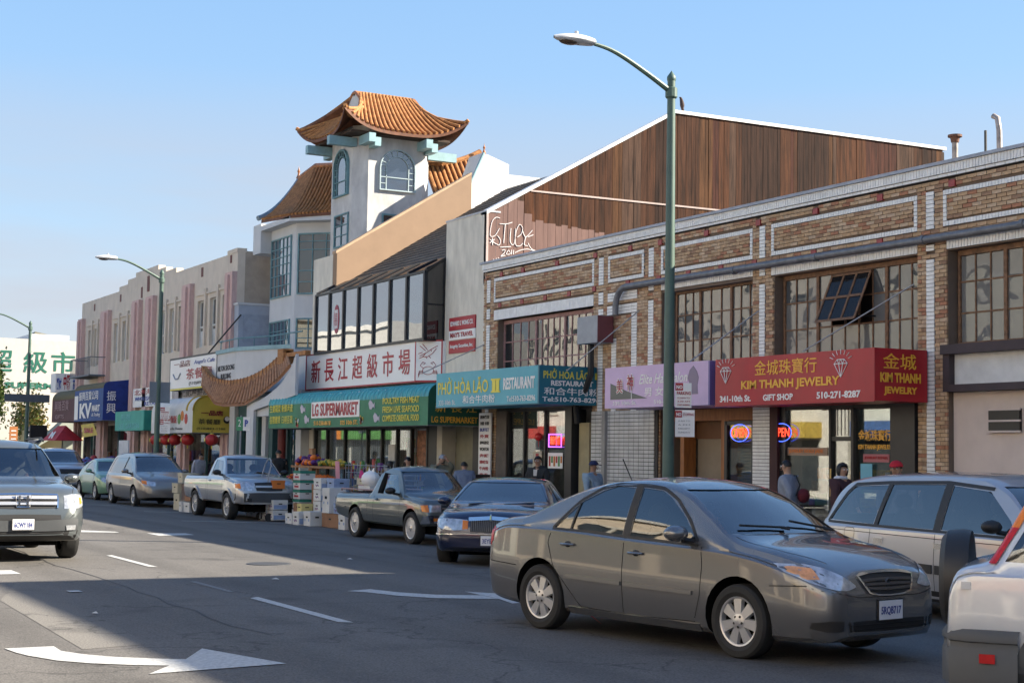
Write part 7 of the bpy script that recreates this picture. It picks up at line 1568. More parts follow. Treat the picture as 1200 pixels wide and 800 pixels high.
# ---- taupe minivan, mint green rounded car, far parked vehicles
p_taupe = paint('taupe_paint', (.22, .205, .19), .5, .3)
van = dict(name='taupe_minivan', label='taupe grey minivan parked behind the silver pickup', cat='minivan', loc=(-52.6, 13.95, .01), rz=R(0), scale=.99, paint=p_taupe,
    top=[(-1.0, .7), (-.95, 1.1), (-.8, 1.5), (-.4, 1.66), (.6, 1.72), (1.5, 1.71), (1.95, 1.62), (2.5, 1.30), (2.85, 1.10), (3.2, 1.02), (3.6, .90), (3.78, .78), (3.86, .55)],
    bot=[(-1.0, .35), (0, .24), (2.9, .22), (3.86, .32)], belt=[(-1.0, 1.0), (2.7, .98), (3.4, .86), (3.86, .6)], W=[(-1.0, .75), (-.9, .86), (0, .92), (2.9, .92), (3.3, .89), (3.6, .81), (3.78, .68), (3.86, .5)],
    axles=(0, 2.9), r=.33, tr=.82, cabin=(-.6, 2.6, .85), tum=.40, stations=54,
    windows=[[(-.6, 1.08), (1.2, 1.05), (1.2, 1.57), (-.4, 1.55)], [(1.32, 1.05), (2.5, 1.03), (2.3, 1.22), (1.85, 1.53), (1.32, 1.57)]], wscreen=(1.12, .76, 1.61, .6, 1.5, 3.7),
    glass=[('S', [(-.4, 1.55), (1.2, 1.57)], [(-.6, 1.08), (1.2, 1.05)]), ('S', [(1.32, 1.57), (1.85, 1.53), (2.3, 1.22), (2.5, 1.03)], [(1.32, 1.05), (1.7, 1.045), (2.1, 1.035), (2.5, 1.03)]), ('F', [(-.61, 1.62), (0, 1.62), (.61, 1.62)], [(-.78, 1.11), (0, 1.11), (.78, 1.11)])],
    trim=[([(1.26, 1.04), (1.26, 1.6)], .07)], seams=[([(1.26, 1.0), (1.26, .35)], 'S')], patches=lamps(([(.42, .80), (.6, .84), (.78, .86)], [(.42, .68), (.6, .68), (.78, .73)]), ([(.68, .84), (.80, .86)], [(.68, .72), (.80, .76)])),
    mirror=(2.2, 1.12), seats=(.3, 1.5), seatz=1.1, dash=(2.1, 1.02, .75), rim='five')
make_car(van)
p_mint = paint('mint_green_paint', (.19, .33, .22), .25, .3)
btl = dict(name='mint_green_car', label='small rounded mint green two door car parked behind the taupe minivan', cat='car', loc=(-58.35, 14.1, .01), rz=R(0), scale=.98, paint=p_mint,
    top=[(-.75, .6), (-.68, .85), (-.4, 1.02), (.2, 1.30), (.8, 1.47), (1.2, 1.50), (1.6, 1.42), (2.05, 1.16), (2.35, 1.02), (2.8, .95), (3.1, .82), (3.25, .68), (3.32, .5)],
    bot=[(-.75, .35), (0, .2), (2.5, .2), (3.32, .3)], belt=[(-.75, .8), (1, .93), (2.3, .92), (2.9, .82), (3.32, .55)], W=[(-.75, .5), (-.6, .7), (-.2, .83), (.5, .80), (2.0, .80), (2.6, .86), (2.95, .80), (3.2, .62), (3.32, .4)],
    axles=(0, 2.51), r=.32, tr=.74, cabin=(.0, 2.2, .75), tum=.40, stations=54, windows=[[(.45, .99), (1.95, .96), (1.8, 1.12), (1.5, 1.36), (1.0, 1.39), (.65, 1.3)]], wscreen=(1.045, .65, 1.39, .52, 1.2, 3.3),
    glass=[('S', [(.45, .99), (.65, 1.3), (1.0, 1.39), (1.5, 1.36), (1.8, 1.12), (1.95, .96)], [(.45, .98), (.7, .98), (1.1, .97), (1.4, .965), (1.7, .96), (1.95, .96)]), ('F', [(-.53, 1.4), (0, 1.4), (.53, 1.4)], [(-.66, 1.035), (0, 1.035), (.66, 1.035)])],
    seams=[([(.4, .95), (.45, .5), (.55, .3)], 'S'), ([(2.05, .92), (2.05, .3)], 'S')], patches=lamps(([(.47, .83), (.6, .86), (.72, .80)], [(.47, .68), (.6, .64), (.72, .70)])), mirror=(1.85, 1.04), seats=(1.0,), dash=(1.7, .97, .6), rim='six6')
make_car(btl)
p_sil3 = paint('pale_silver_paint', (.40, .42, .46), .45, .3)
fs = dict(suv); fs.update(name='silver_truck', label='pale silver high truck parked behind the mint green car', loc=(-66.5, 14.0, .01), paint=p_sil3, extra=lambda t, hit, patch, strp: (patch('grille', c_blk, [(-.45, 1.0), (.45, 1.0)], [(-.4, .8), (.4, .8)], 'F', .006, mirror=False), patch('fog_lamp', c_blk, [(.5, .6), (.64, .6)], [(.5, .48), (.64, .48)], 'F', .01)), stations=44, mirror=(2.02, 1.2, c_blk)); fs.pop('plate')
make_car(fs)
p_dk = paint('black_car_paint', (.015, .018, .024), .3, .25)
fd = dict(van); fd.update(name='dark_van', label='dark van parked in line just before the far corner', loc=(-74.2, 14.0, .01), paint=p_dk, stations=36)
make_car(fd)
fe = dict(btl); fe.update(name='white_far_car', label='small pale car furthest away at the corner behind the dark van', loc=(-82.5, 14.0, .01), paint=paint('pale_car_paint', (.55, .55, .55), .2, .3), stations=30)
make_car(fe)
fg_ = dict(van); fg_.update(name='white_far_van', label='white van crossing at the far junction above the silver vehicle roof', cat='van', loc=(-88, 10.2, .12), rz=R(0), paint=paint('pale_car_paint', 0), stations=30)
make_car(fg_)
# ---- lilac silver minivan at the kerb on the right
p_ls = paint('lilac_silver_paint', (.42, .415, .43), .45, .33)
def mv_extra(t, hit, patch, strp):
    strp('fuel_flap', c_seam, [(-.33, .83), (-.12, .83), (-.12, 1.0), (-.33, 1.0), (-.33, .83)], .006, 'S', .002)
    for x in (.38, 1.52): 
        for s in (-1, 1):
            p = hit(x, .87, 'S', s)[0]; MB().box(x-.09, p.y-.012, .84, x+.09, p.y+.012, .90).build('door_handle', c_chr, t)
mv = dict(name='lilac_silver_minivan', label='long pale silver minivan with a black side stripe parked by the plaster wall', cat='minivan', loc=(-15.0, 14.0, .0), rz=R(-5.5), scale=1.02, paint=p_ls,
    top=[(-1.0, .72), (-.97, .95), (-.88, 1.15), (-.68, 1.47), (-.5, 1.58), (0, 1.645), (1.0, 1.675), (1.9, 1.66), (2.3, 1.56), (2.9, 1.22), (3.15, 1.08), (3.5, .98), (3.75, .85), (3.85, .6)],
    bot=[(-1.0, .36), (0, .24), (2.85, .22), (3.85, .32)], belt=[(-1.0, 1.02), (1, 1.02), (3, 1.0), (3.85, .66)], W=[(-1.0, .74), (-.92, .84), (-.7, .89), (0, .92), (2.85, .92), (3.3, .89), (3.6, .8), (3.85, .5)],
    axles=(0, 2.85), r=.33, tr=.8, cabin=(-.7, 2.8, .9), tum=.36, stations=80,
    windows=[[(-.72, 1.08), (.22, 1.06), (.30, 1.53), (-.38, 1.50), (-.5, 1.4)], [(.30, 1.055), (1.36, 1.05), (1.36, 1.56), (.38, 1.54)], [(1.5, 1.05), (2.75, 1.04), (2.6, 1.2), (2.15, 1.5), (1.5, 1.55)]], wscreen=(1.2, .78, 1.56, .62, 1.9, 3.8), wrear=(1.15, .6, 1.45, .55, -1.4, .0),
    glass=[('S', [(-.72, 1.08), (-.5, 1.4), (-.38, 1.50), (.30, 1.53)], [(-.72, 1.07), (-.45, 1.075), (-.2, 1.07), (.22, 1.06)]), ('S', [(.38, 1.54), (1.36, 1.56)], [(.30, 1.055), (1.36, 1.05)]), ('S', [(1.5, 1.55), (2.15, 1.5), (2.6, 1.2), (2.75, 1.04)], [(1.5, 1.05), (1.9, 1.045), (2.3, 1.04), (2.75, 1.04)]), ('F', [(-.63, 1.57), (0, 1.57), (.63, 1.57)], [(-.8, 1.19), (0, 1.19), (.8, 1.19)])],
    trim=[([(-.76, 1.06), (-.52, 1.42), (-.38, 1.525), (.3, 1.56), (1.4, 1.585), (2.2, 1.53)], .04), ([(-.76, 1.055), (.4, 1.04), (1.4, 1.03), (2.8, 1.02)], .03), ([(.27, 1.05), (.34, 1.55)], .075), ([(1.43, 1.04), (1.43, 1.57)], .13)],
    seams=[([(1.43, 1.0), (1.43, .3)], 'S'), ([(.2, 1.0), (.18, .62), (.3, .5)], 'S'), ([(-.95, .97), (.2, .955), (1.43, .945), (2.8, .94)], 'S')], mould=[([(.25, .62), (1.40, .60)], .10, c_blk), ([(1.46, .60), (2.7, .58)], .10, c_blk), ([(-.2+.6, .31), (2.4, .29)], .12, c_blk)],
    patches=[('tail_lamp', c_redl, [(.6, 1.0), (.8, 1.0)], [(.6, .75), (.8, .75)], 'B', .004)]+lamps(([(.4, .8), (.75, .85)], [(.4, .68), (.75, .72)])), mirror=(2.55, 1.12, c_blk), seats=(.2, 1.1, 1.95), seatz=1.15, dash=(2.4, 1.05, .75), extra=mv_extra, rim='five')
make_car(mv)
# ---- white silver off-roader turning away at the right edge, spare wheel on the tail
p_ws = paint('white_silver_paint', (.56, .59, .63), .35, .3)
def crv_extra(t, hit, patch, strp):
    m_bg = M('grey_bumper_plastic', (.075, .08, .085), .6, var=.05)
    # bumper wrapping round the tail
    pr_ = []
    for y, x in ((-.90, -.42), (-.90, -.60), (-.885, -.74), (-.82, -.86), (-.62, -.925), (0, -.95), (.62, -.925), (.82, -.86), (.885, -.74), (.90, -.60), (.90, -.42)): pr_.append((x, y))
    mb = MB(); zz = [(.27, .05), (.30, .0), (.52, -.0), (.535, .012), (.575, .012), (.585, 0), (.62, 0), (.66, .03), (.665, .08)]
    n = len(pr_)
    for i, (x, y) in enumerate(pr_):
        l = math.hypot(x+.2, y); 
    vs = []
    for x, y in pr_:
        for z, ins in zz:
            k = 1-ins/max(.3, math.hypot(x, y)); vs.append((x*k, y*k, z))
    m = len(zz); mb.add(vs, [(i*m+j, (i+1)*m+j, (i+1)*m+j+1, i*m+j+1) for i in range(n-1) for j in range(m-1)]); mb.build('rear_bumper', m_bg, t, smooth=True, fix=True)
    for s in (-1, 1): MB().box(-.66, s*.885-.02, .45, -.56, s*.885+.03*s, .51).build('reflector', c_redl, t)
    sp = MB().lathe([(.001, -.06), (.20, -.06), (.30, -.05), (.345, -.01), (.355, .1), (.345, .15), (.25, .16), (.001, .16)], (-.93, -.02, .93), 'x', 32).build('spare_wheel_cover', M('black_vinyl_cover', (.022, .022, .023), .5, var=.1), t, smooth=True)
    MB().box(-.9, -.25, .75, -.8, .15, 1.05).build('spare_carrier', c_blk, t)
    # tall tail lamps up the rear pillars
    patch('tail_lamp', c_redl, [(-.60, 1.09), (-.555, 1.09)], [(-.455, 1.33), (-.41, 1.33)], 'S', .012); patch('upper_lamp', c_amber, [(-.455, 1.33), (-.41, 1.33)], [(-.325, 1.57), (-.28, 1.57)], 'S', .012)
    strp('wheel_arch_trim', m_bg, [(.42*math.cos(a), .35+.42*math.sin(a)) for a in [math.pi*k/14 for k in range(15)]], .07, 'S', .0, th=.035)
    MB().box(-.78, -.84, .92, -.72, -.79, .97).build('hinge', p_ws, t)
crv = dict(name='white_silver_offroader', label='white silver off-roader at the right edge with black spare wheel and tall red tail lamp', cat='car', loc=(-7.69, 8.73, .10), rz=R(40), scale=1.0, paint=p_ws,
    top=[(-.88, .70), (-.865, .90), (-.80, 1.04), (-.62, 1.10), (-.34, 1.54), (-.24, 1.62), (.1, 1.67), (1.2, 1.67), (1.55, 1.60), (2.05, 1.20), (2.3, 1.08), (3.0, .99), (3.3, .85), (3.42, .6)],
    bot=[(-.88, .42), (0, .28), (2.6, .26), (3.42, .35)], belt=[(-.88, 1.03), (1, 1.02), (2.2, 1.0), (3.42, .66)], W=[(-.88, .76), (-.85, .81), (-.7, .845), (0, .865), (2.6, .865), (3.1, .83), (3.42, .55)],
    axles=(0, 2.62), r=.34, tr=.76, cabin=(-.5, 2.0, .9), tum=.30, stations=70, arch=.075,
    windows=[[(-.50, 1.11), (.25, 1.08), (.25, 1.53), (-.26, 1.52)], [(.34, 1.07), (1.05, 1.06), (1.05, 1.54), (.34, 1.53)], [(1.15, 1.06), (1.9, 1.05), (1.6, 1.4), (1.45, 1.52), (1.15, 1.54)]], wscreen=(1.17, .7, 1.57, .58, 1.2, 3.3), wrear=(1.12, .66, 1.52, .58, -1.4, -.3),
    glass=[('S', [(-.26, 1.52), (.25, 1.53)], [(-.50, 1.11), (.25, 1.08)]), ('S', [(.34, 1.53), (1.05, 1.54)], [(.34, 1.07), (1.05, 1.06)]), ('S', [(1.15, 1.54), (1.45, 1.52), (1.9, 1.05)], [(1.15, 1.06), (1.4, 1.055), (1.9, 1.05)]), ('F', [(-.58, 1.57), (.58, 1.57)], [(-.7, 1.17), (.7, 1.17)])],
    seams=[([(.3, 1.0), (.32, .6), (.45, .35)], 'S'), ([(1.1, 1.0), (1.1, .35)], 'S')], mirror=(1.75, 1.13, c_blk), seats=(.3, 1.1), seatz=1.15, dash=(1.6, 1.05, .7), extra=crv_extra, rim='five')
make_car(crv)
# ---------------------------------------------------------------- people
sk_ = M('skin', (.42, .25, .17), .6, var=.06, scale=12); sk2 = M('skin_tan', (.34, .19, .12), .6, var=.06, scale=12); hr_ = M('black_hair', (.012, .010, .009), .5, var=.1)
def skinmesh(V, E, name, mat, parent, sub=2, root=0):
    me = bpy.data.meshes.new(name); me.from_pydata([v[0] for v in V], E, []); o = bpy.data.objects.new(name, me); col.objects.link(o)
    o.modifiers.new('s', 'SKIN')
    if not me.skin_vertices: 
        bpy.context.view_layer.objects.active = o
    sv = me.skin_vertices[0].data if me.skin_vertices else None
    if sv is None: return None
    for i, v in enumerate(V): r = v[1]; sv[i].radius = (r, r) if not isinstance(r, tuple) else r; sv[i].use_root = (i == root)
    ss = o.modifiers.new('u', 'SUBSURF'); ss.levels = sub
    bpy.context.view_layer.update(); dg = bpy.context.evaluated_depsgraph_get(); nm = bpy.data.meshes.new_from_object(o.evaluated_get(dg))
    bpy.data.objects.remove(o); bpy.data.meshes.remove(me)
    nm.materials.clear(); nm.materials.append(mat); nm.shade_smooth(); nm.name = name
    if name == 'body':   # widen nothing, but flatten the chest a little front to back
        pass
    ob = bpy.data.objects.new(name, nm); col.objects.link(ob); ob.parent = parent; ORG[ob.name] = Vector((0, 0, 0)); return ob
def person(label, x, y, rz, h=1.72, top=None, trou=None, arms=None, legs=None, hair='short', cap=None, lean=0, sit=False, z=.13, female=False, skin=None, extra=None, neck=0, sleeve=True, headturn=0):
    t = thing('person', label, 'person', (x, y, z), rz, world=False); s = h/1.72; skin = skin or sk_
    t.scale = (s, s, s)
    def ln(p): # lean the upper body forward about the hips
        px, py, pz = p
        if pz <= .9: return p
        a = lean; dz = pz-.9; return (px*math.cos(a)+dz*math.sin(a), py, .9+dz*math.cos(a)-px*math.sin(a))
    sh = .175 if female else .20
    arms = arms or (((.02, .25, 1.17), (.06, .26, .93)), ((.02, -.25, 1.17), (.06, -.26, .93)))
    legs = legs or (((.02, .10, .50), (0, .10, .09)), ((.02, -.10, .50), (0, -.10, .09)))
    if sit: legs = (((.42, .12, .86), (.52, .12, .45)), ((.42, -.12, .86), (.52, -.12, .45)))
    V = []; E = []
    def add(p, r, par=None, l=True): V.append((ln(p) if l else p, r)); i = len(V)-1; E.append((par, i)) if par is not None else None; return i
    pel = add((0, 0, .93), (.15, .115)); spi = add((0, 0, 1.12), (.13, .10), pel); che = add((0, 0, 1.30), (.155, .115), spi); nb = add((-.01, 0, 1.45), .065, che); nk = add((.0, 0, 1.515), .052, nb)
    hx_ = .02+neck
    hd = add((hx_, 0, 1.595), (.082, .088), nk); ht = add((hx_-.008, 0, 1.66), (.075, .085), hd)
    armi = []
    for sg, (el, wr) in zip((1, -1), arms):
        sho = add((0, sg*sh, 1.41), .06, che); e_ = add(el, .042, sho); w_ = add(wr, .029, e_); d = (Vector(wr)-Vector(el)).normalized()
        hp = Vector(wr)+d*.07; ha = add(tuple(hp), (.036, .02), w_); armi.append((el, wr))
        side = d.cross(Vector((1, 0, 0))) if abs(d.x) < .8 else d.cross(Vector((0, 0, 1)))
        side.normalize()
        for k, (o_, L) in enumerate(((-.028, .062), (-.010, .072), (.010, .068), (.028, .052))):
            a = add(tuple(hp+side*o_+d*.035), .009, ha); b = add(tuple(hp+side*o_*1.05+d*(.035+L*.6)+Vector((.010, 0, 0))), .0085, a); add(tuple(hp+side*o_+d*(.035+L)+Vector((.022, 0, 0))), .0075, b)
        a = add(tuple(hp-side*.042-d*.01+Vector((.012, 0, 0))), .010, ha); add(tuple(hp-side*.052+d*.035+Vector((.022, 0, 0))), .009, a)
    for sg, (kn, an) in zip((1, -1), legs):
        hi = add((0, sg*.09, .87), .09, pel, False); k_ = add(kn, .058, hi, False); a_ = add(an, .038, k_, False); add((an[0]+.13, an[1], an[2]-.05), .032, a_, False)
    skinmesh(V, E, 'body', skin, t)
    hc = ln((hx_, 0, 1.60))
    hcv = Vector(hc)
    def face(mb, m_, nm_, sm=True): return mb.build(nm_, m_, t, smooth=sm)
    tt = headturn; F_ = Vector((math.cos(tt), math.sin(tt), 0)); Sd = Vector((-math.sin(tt), math.cos(tt), 0)); Zv = Vector((0, 0, 1))
    P = lambda f, s_, u: tuple(hcv+F_*f+Sd*s_+Zv*u)
    mb = MB(); mb.add([P(.088, -.004, .02), P(.088, .004, .02), P(.095, .014, -.022), P(.113, 0, -.018), P(.095, -.014, -.022), P(.088, 0, -.03)], [(0, 1, 3), (1, 2, 3), (0, 3, 4), (2, 5, 3), (3, 5, 4)]); face(mb, skin, 'nose', False)
    for sg in (1, -1):
        face(MB().sphere(P(.077, sg*.031, .012), .012, 8, 6), p_wht, 'eye'); face(MB().sphere(P(.086, sg*.031, .012), .006, 6, 5), hr_, 'iris'); face(MB().sphere(P(-.005, sg*.086, -.005), .026, 8, 6, (.55, .3, 1)), skin, 'ear')
        face(MB().tube([P(.088, sg*.018, .034), P(.083, sg*.046, .035)], .004, 4), hr_, 'eyebrow')
    face(MB().tube([P(.086, .022, -.05), P(.092, 0, -.052), P(.086, -.022, -.05)], .006, 5), M('lips', (.30, .10, .08), .5, var=0), 'mouth')
    if hair != 'none' :
        long_ = hair == 'long'
        def hf(u, v):
            a = u*2*math.pi; lo_ = (-.75 if long_ else -.05) if math.cos(a) < (.35 if long_ else .1) else .55
            b = lo_+(math.pi/2-lo_)*v; w_ = (1.05 if long_ and b < 0 else 1.0); r_ = (.102 if long_ else .095)+.004*math.sin(7*a)*math.cos(b)
            return P(r_*1.0*math.cos(b)*math.cos(a)*w_-.012, r_*.98*math.cos(b)*math.sin(a)*w_, r_*1.12*math.sin(b)*(1.5 if b < 0 else 1)+.018)
        face(MB().grid(hf, 20, 8), hr_, 'hair')
    if cap:
        cm = MB().grid(lambda u, v: P(.112*math.cos(v*math.pi/2)*math.cos(u*2*math.pi)-.005, .106*math.cos(v*math.pi/2)*math.sin(u*2*math.pi), .04+.10*math.sin(v*math.pi/2)), 18, 6)
        cm.add([P(.07, -.08, .045), P(.07, .08, .045), P(.17, .05, .03), P(.19, 0, .033), P(.17, -.05, .03), P(.07, -.08, .053), P(.07, .08, .053), P(.17, .05, .038), P(.19, 0, .041), P(.17, -.05, .038)], [(0, 4, 3, 2, 1), (5, 6, 7, 8, 9), (4, 9, 8, 3), (3, 8, 7, 2), (2, 7, 6, 1), (4, 0, 5, 9)])
        face(cm, cap, 'cap')
    if top:
        V2 = []; E2 = []
        def a2(p, r, par=None): V2.append((ln(p), r)); i = len(V2)-1; E2.append((par, i)) if par is not None else None; return i
        p0 = a2((0, 0, 1.10), (.20, .16)); p1 = a2((0, 0, .82), (.205, .165), p0); p2 = a2((0, 0, 1.31), (.205, .155), p0); p3 = a2((-.01, 0, 1.45), (.115, .10), p2); a2((-.015, 0, 1.49), .07, p3)
        for sg, (el, wr) in zip((1, -1), armi):
            a = a2((0, sg*(sh+.015), 1.395), .09, p2); b = a2(el, .07, a); q = Vector(el).lerp(Vector(wr), .93 if sleeve else .1); a2(tuple(q), .044, b)
        skinmesh(V2, E2, 'jacket', top, t)
    V3 = [((0, 0, .96), (.155, .125))]; E3 = []
    for sg, (kn, an) in zip((1, -1), legs):
        b = len(V3); V3 += [((0, sg*.092, .85), .105), (kn, .075), (tuple(Vector(an)+Vector((0, 0, .03))), .058)]; E3 += [(0, b), (b, b+1), (b+1, b+2)]
    skinmesh(V3, E3, 'trousers', trou or M('dark_trousers', (.03, .032, .04), .8), t)
    for sg, (kn, an) in zip((1, -1), legs):
        a = Vector(an); MB().sphere((a.x+.06, a.y, a.z-.045), .05, 10, 6, (2.4, .95, .85)).build('shoe', M('dark_shoe', (.02, .018, .016), .5, var=0), t, smooth=True)
    if extra: extra(t, hcv, P)
    return t
def fab(n, c, v=.1): return M(n, c, .85, var=v, scale=12, bump=.2)
_wl = (((.18, .10, .50), (.22, .10, .10)), ((-.06, -.10, .52), (-.26, -.10, .16)))
def ex_grey(t, hc, P):
    MB().tube([P(.085, -.055, .016), P(.094, -.02, .012), P(.094, .02, .012), P(.085, .055, .016)], .012, 6).build('sunglasses', p_black, t); 
    MB().tube([P(.085, -.06, .016), P(0, -.09, .012)], .004, 4).build('sunglasses_arm', p_black, t)
    MB().tube([(-.02, -.12, 1.46), (.14, .02, 1.3), (.12, .14, 1.1), (-.02, .19, .98)], .014, 5).tube([(-.04, -.12, 1.46), (-.17, .0, 1.3), (-.16, .14, 1.12)], .014, 5).build('bag_strap', p_black, t)
    MB().sphere((-.24, .02, 1.12), .13, 12, 8, (.75, 1.1, .95)).build('shoulder_bag', fab('dark_red_nylon', (.12, .012, .02)), t, smooth=True)
person('person in pale blue grey jacket and sunglasses walking left with a dark red shoulder bag', -21.0, 16.7, R(208), 1.72, fab('blue_grey_fleece', (.25, .28, .34)), fab('navy_jeans', (.03, .045, .09)), arms=(((-.12, .25, 1.16), (-.02, .27, .93)), ((.12, -.25, 1.17), (.26, -.24, .98))), legs=_wl, hair='short', lean=.10, extra=ex_grey)
def ex_woman(t, hc, P):
    MB().sphere((-.02, 0, 1.47), .11, 12, 6, (1.0, 1.35, .42)).build('white_hood', fab('white_fleece', (.6, .6, .62)), t, smooth=True)
    MB().tube([(-.05, .10, 1.46), (.12, .02, 1.3), (.13, -.12, 1.1)], .016, 5).build('bag_strap', fab('brown_leather', (.12, .05, .02)), t)
    MB().lathe([(.001, -.34), (.10, -.33), (.12, -.24), (.07, -.08), (.015, 0)], (.17, .27, .86), n=10).build('carrier_bag', M('pink_carrier_bag', (.6, .10, .28), .5, var=.2, scale=10), t, smooth=True)
person('person with black bobbed hair in a dark maroon coat carrying a pink carrier bag', -19.75, 16.75, R(18), 1.68, fab('dark_maroon_coat', (.055, .022, .028)), fab('blue_jeans', (.05, .09, .16)), arms=(((.03, .25, 1.16), (.14, .27, .95)), ((.03, -.24, 1.16), (.12, -.24, .95))), hair='long', female=True, extra=ex_woman, headturn=-.35)
person('person in a red cap almost hidden behind the pale silver minivan', -18.3, 16.6, R(-60), 1.72, fab('dark_grey_coat', (.06, .06, .07)), cap=fab('red_cloth_cap', (.5, .015, .03)))
person('person in a navy baseball cap and light blue shirt beside the white tiled wall', -27.6, 16.8, R(20), 1.62, fab('light_blue_shirt', (.26, .36, .45)), cap=fab('navy_cloth_cap', (.012, .02, .07)), skin=sk2, headturn=.35)
def ex_dark(t, hc, P): MB().add([(.125, -.05, 1.42), (.125, .05, 1.42), (.15, .035, 1.15), (.15, -.035, 1.15)], [(0, 3, 2, 1), (0, 1, 2, 3)]).build('white_shirt_front', p_wht, t); MB().sphere((-.05, .02, 1.45), .12, 12, 6, (1, 1.5, .55)).build('hood', fab('black_hood', (.015, .016, .018)), t, smooth=True)
person('person in an open black hooded jacket over white standing before the restaurant glass', -30.1, 16.9, R(-60), 1.71, fab('black_jacket', (.016, .018, .02)), arms=(((.05, .26, 1.17), (.22, .14, 1.12)), ((.05, -.26, 1.17), (.22, -.14, 1.1))), skin=sk2, extra=ex_dark, headturn=.2)
def ex_cam(t, hc, P): MB().box(.16, -.05, 1.50, .22, .05, 1.57).build('small_camera', p_black, t)
person('person in a grey cap and black vest raising both arms by the supermarket side awning', -35.0, 16.9, R(-20), 1.70, fab('khaki_jacket', (.16, .16, .12)), cap=fab('grey_cap', (.30, .33, .38)), arms=(((.14, .26, 1.42), (.16, .12, 1.60)), ((.14, -.28, 1.36), (.2, -.12, 1.52))), lean=.15, extra=ex_cam)
person('stooping person in a blue grey hooded top behind the navy saloon', -33.7, 16.9, R(160), 1.60, fab('blue_grey_top', (.16, .20, .28)), lean=.42)
person('person with dark hair and pink collar among the racks behind the old pickup', -38.3, 16.95, R(100), 1.50, fab('pink_collar_top', (.45, .25, .30)), hair='long', female=True)
person('person with black hair standing in front of the supermarket door', -37.9, 17.3, R(-120), 1.62, fab('brown_knit', (.20, .15, .12)), hair='short')
person('person in a black coat seen from behind before the red column', -46.9, 16.9, R(150), 1.76, fab('black_coat', (.012, .013, .015)), hair='short')
person('person in a pale shirt bending behind the bed of the silver pickup', -55.2, 16.8, R(20), 1.62, fab('pale_shirt', (.45, .44, .5)), lean=.3)
# people inside vehicles
person('driver of the silver suv lifting one hand behind the windscreen', -26.35, 5.0, R(0), 1.62, fab('dark_driver_top', (.03, .03, .035)), sit=True, z=.16-.10, arms=(((.22, .26, 1.22), (.40, .12, 1.36)), ((.22, -.26, 1.12), (.45, -.15, 1.12))))
person('driver of the grey saloon dimly seen through the windscreen', -12.55, 9.0, R(10.7), 1.60, fab('dark_driver_top', 0), sit=True, z=-.16, arms=(((.2, .26, 1.12), (.45, .15, 1.1)), ((.2, -.26, 1.12), (.45, -.15, 1.1))))

# ---------------------------------------------------------------- crates, boxes and produce outside the supermarket
b_w = M('white_carton', (.60, .60, .58), .8, var=.08); b_bl = M('blue_printed_carton', (.25, .33, .50), .8, var=.12, scale=8); b_br = M('brown_carton', (.27, .14, .075), .85, var=.12); b_or = M('orange_carton', (.60, .17, .03), .75, var=.1); b_gr = M('green_carton_lid', (.03, .20, .14), .7); b_pu = M('lilac_print', (.22, .12, .25), .8); b_dk = M('carton_slot', (.02, .02, .02), .9); b_ta = M('tan_carton', (.50, .45, .33), .85)
cid = [0]
def carton(label, x, y, z, w, d, h, m, mark=None, rz=0, grp=None, slots=True):
    t = thing('produce_box', label, 'box', (x, y, z), rz, group=grp, world=False)
    MB().box(-w/2, -d/2, 0, w/2, d/2, h*.985).build('carton', m, t)
    MB().box(-w/2-.006, -d/2-.006, h*.72, w/2+.006, d/2+.006, h*.985+.003).build('lid', m if mark != 'green' else b_gr, t)
    if slots:
        MB().box(-.06, -d/2-.009, h*.55, .06, -d/2-.001, h*.66).build('hand_hole', b_dk, t); MB().box(w/2+.001, -.05, h*.55, w/2+.009, .05, h*.66).build('hand_hole', b_dk, t)
    if mark == 'blue':
        MB().box(w/2+.001, -d/2+.02, h*.08, w/2+.006, d/2-.02, h*.5).build('printed_panel', b_bl, t); MB().tube([(-.1, -d/2-.005, h*.4), (-.03, -d/2-.005, h*.25), (.03, -d/2-.005, h*.42), (.1, -d/2-.005, h*.28)], .012, 4).build('printed_mark', b_pu, t)
    if mark == 'green': MB().box(-w*.3, -d/2-.006, h*.2, w*.3, -d/2-.001, h*.42).build('printed_mark', p_dr, t)
    if mark == 'dots':
        for i in (-1, 1): MB().lathe([(.001, 0), (.035, 0), (.035, .005), (.001, .005)], (i*.13, -d/2-.006, h*.4), 'y', 8).build('vent_hole', b_bl, t)
    return t
random.seed(21)
W1, D1, H1 = .40, .48, .28
# main pallet stack: two rows by four high, at the kerb
for j in range(4):
    carton(['bottom', 'second from bottom', 'third from bottom', 'top'][j]+' white carton in the left column of the tall blue and white stack', -37.35, 14.72, .02+j*.295, .50, .40, .28, b_w, 'blue', grp='tall blue and white carton stack')
    carton(['bottom', 'second from bottom', 'third from bottom', 'top'][j]+' blue carton in the right column of the tall blue and white stack', -36.78, 14.86, .02+j*.295, .46, .42, .28, b_bl, None, grp='tall blue and white carton stack')
for j in range(4):
    carton(['lowest', 'second', 'third', 'uppermost'][j]+' green lidded carton in the stack right of the hand truck', -38.9, 14.75, .02+.34+j*.25, .50, .42, .235, b_w, 'green', grp='green lidded carton stack')
carton('lower plain carton under the green lidded stack', -38.9, 14.75, .01, .56, .42, .32, b_w, 'dots')
carton('orange carton across the hand truck above the shaded gap', -39.75, 14.2, .86, .85, .34, .22, b_or)
for i in range(3):
    for j in range(2): carton(['left', 'middle', 'right'][i]+' '+['lower', 'upper'][j]+' white blue carton on the hand truck', -40.1+i*.38, 14.2, .04+j*.27, .36, .40, .255, b_w, 'blue', grp='cartons on the hand truck')
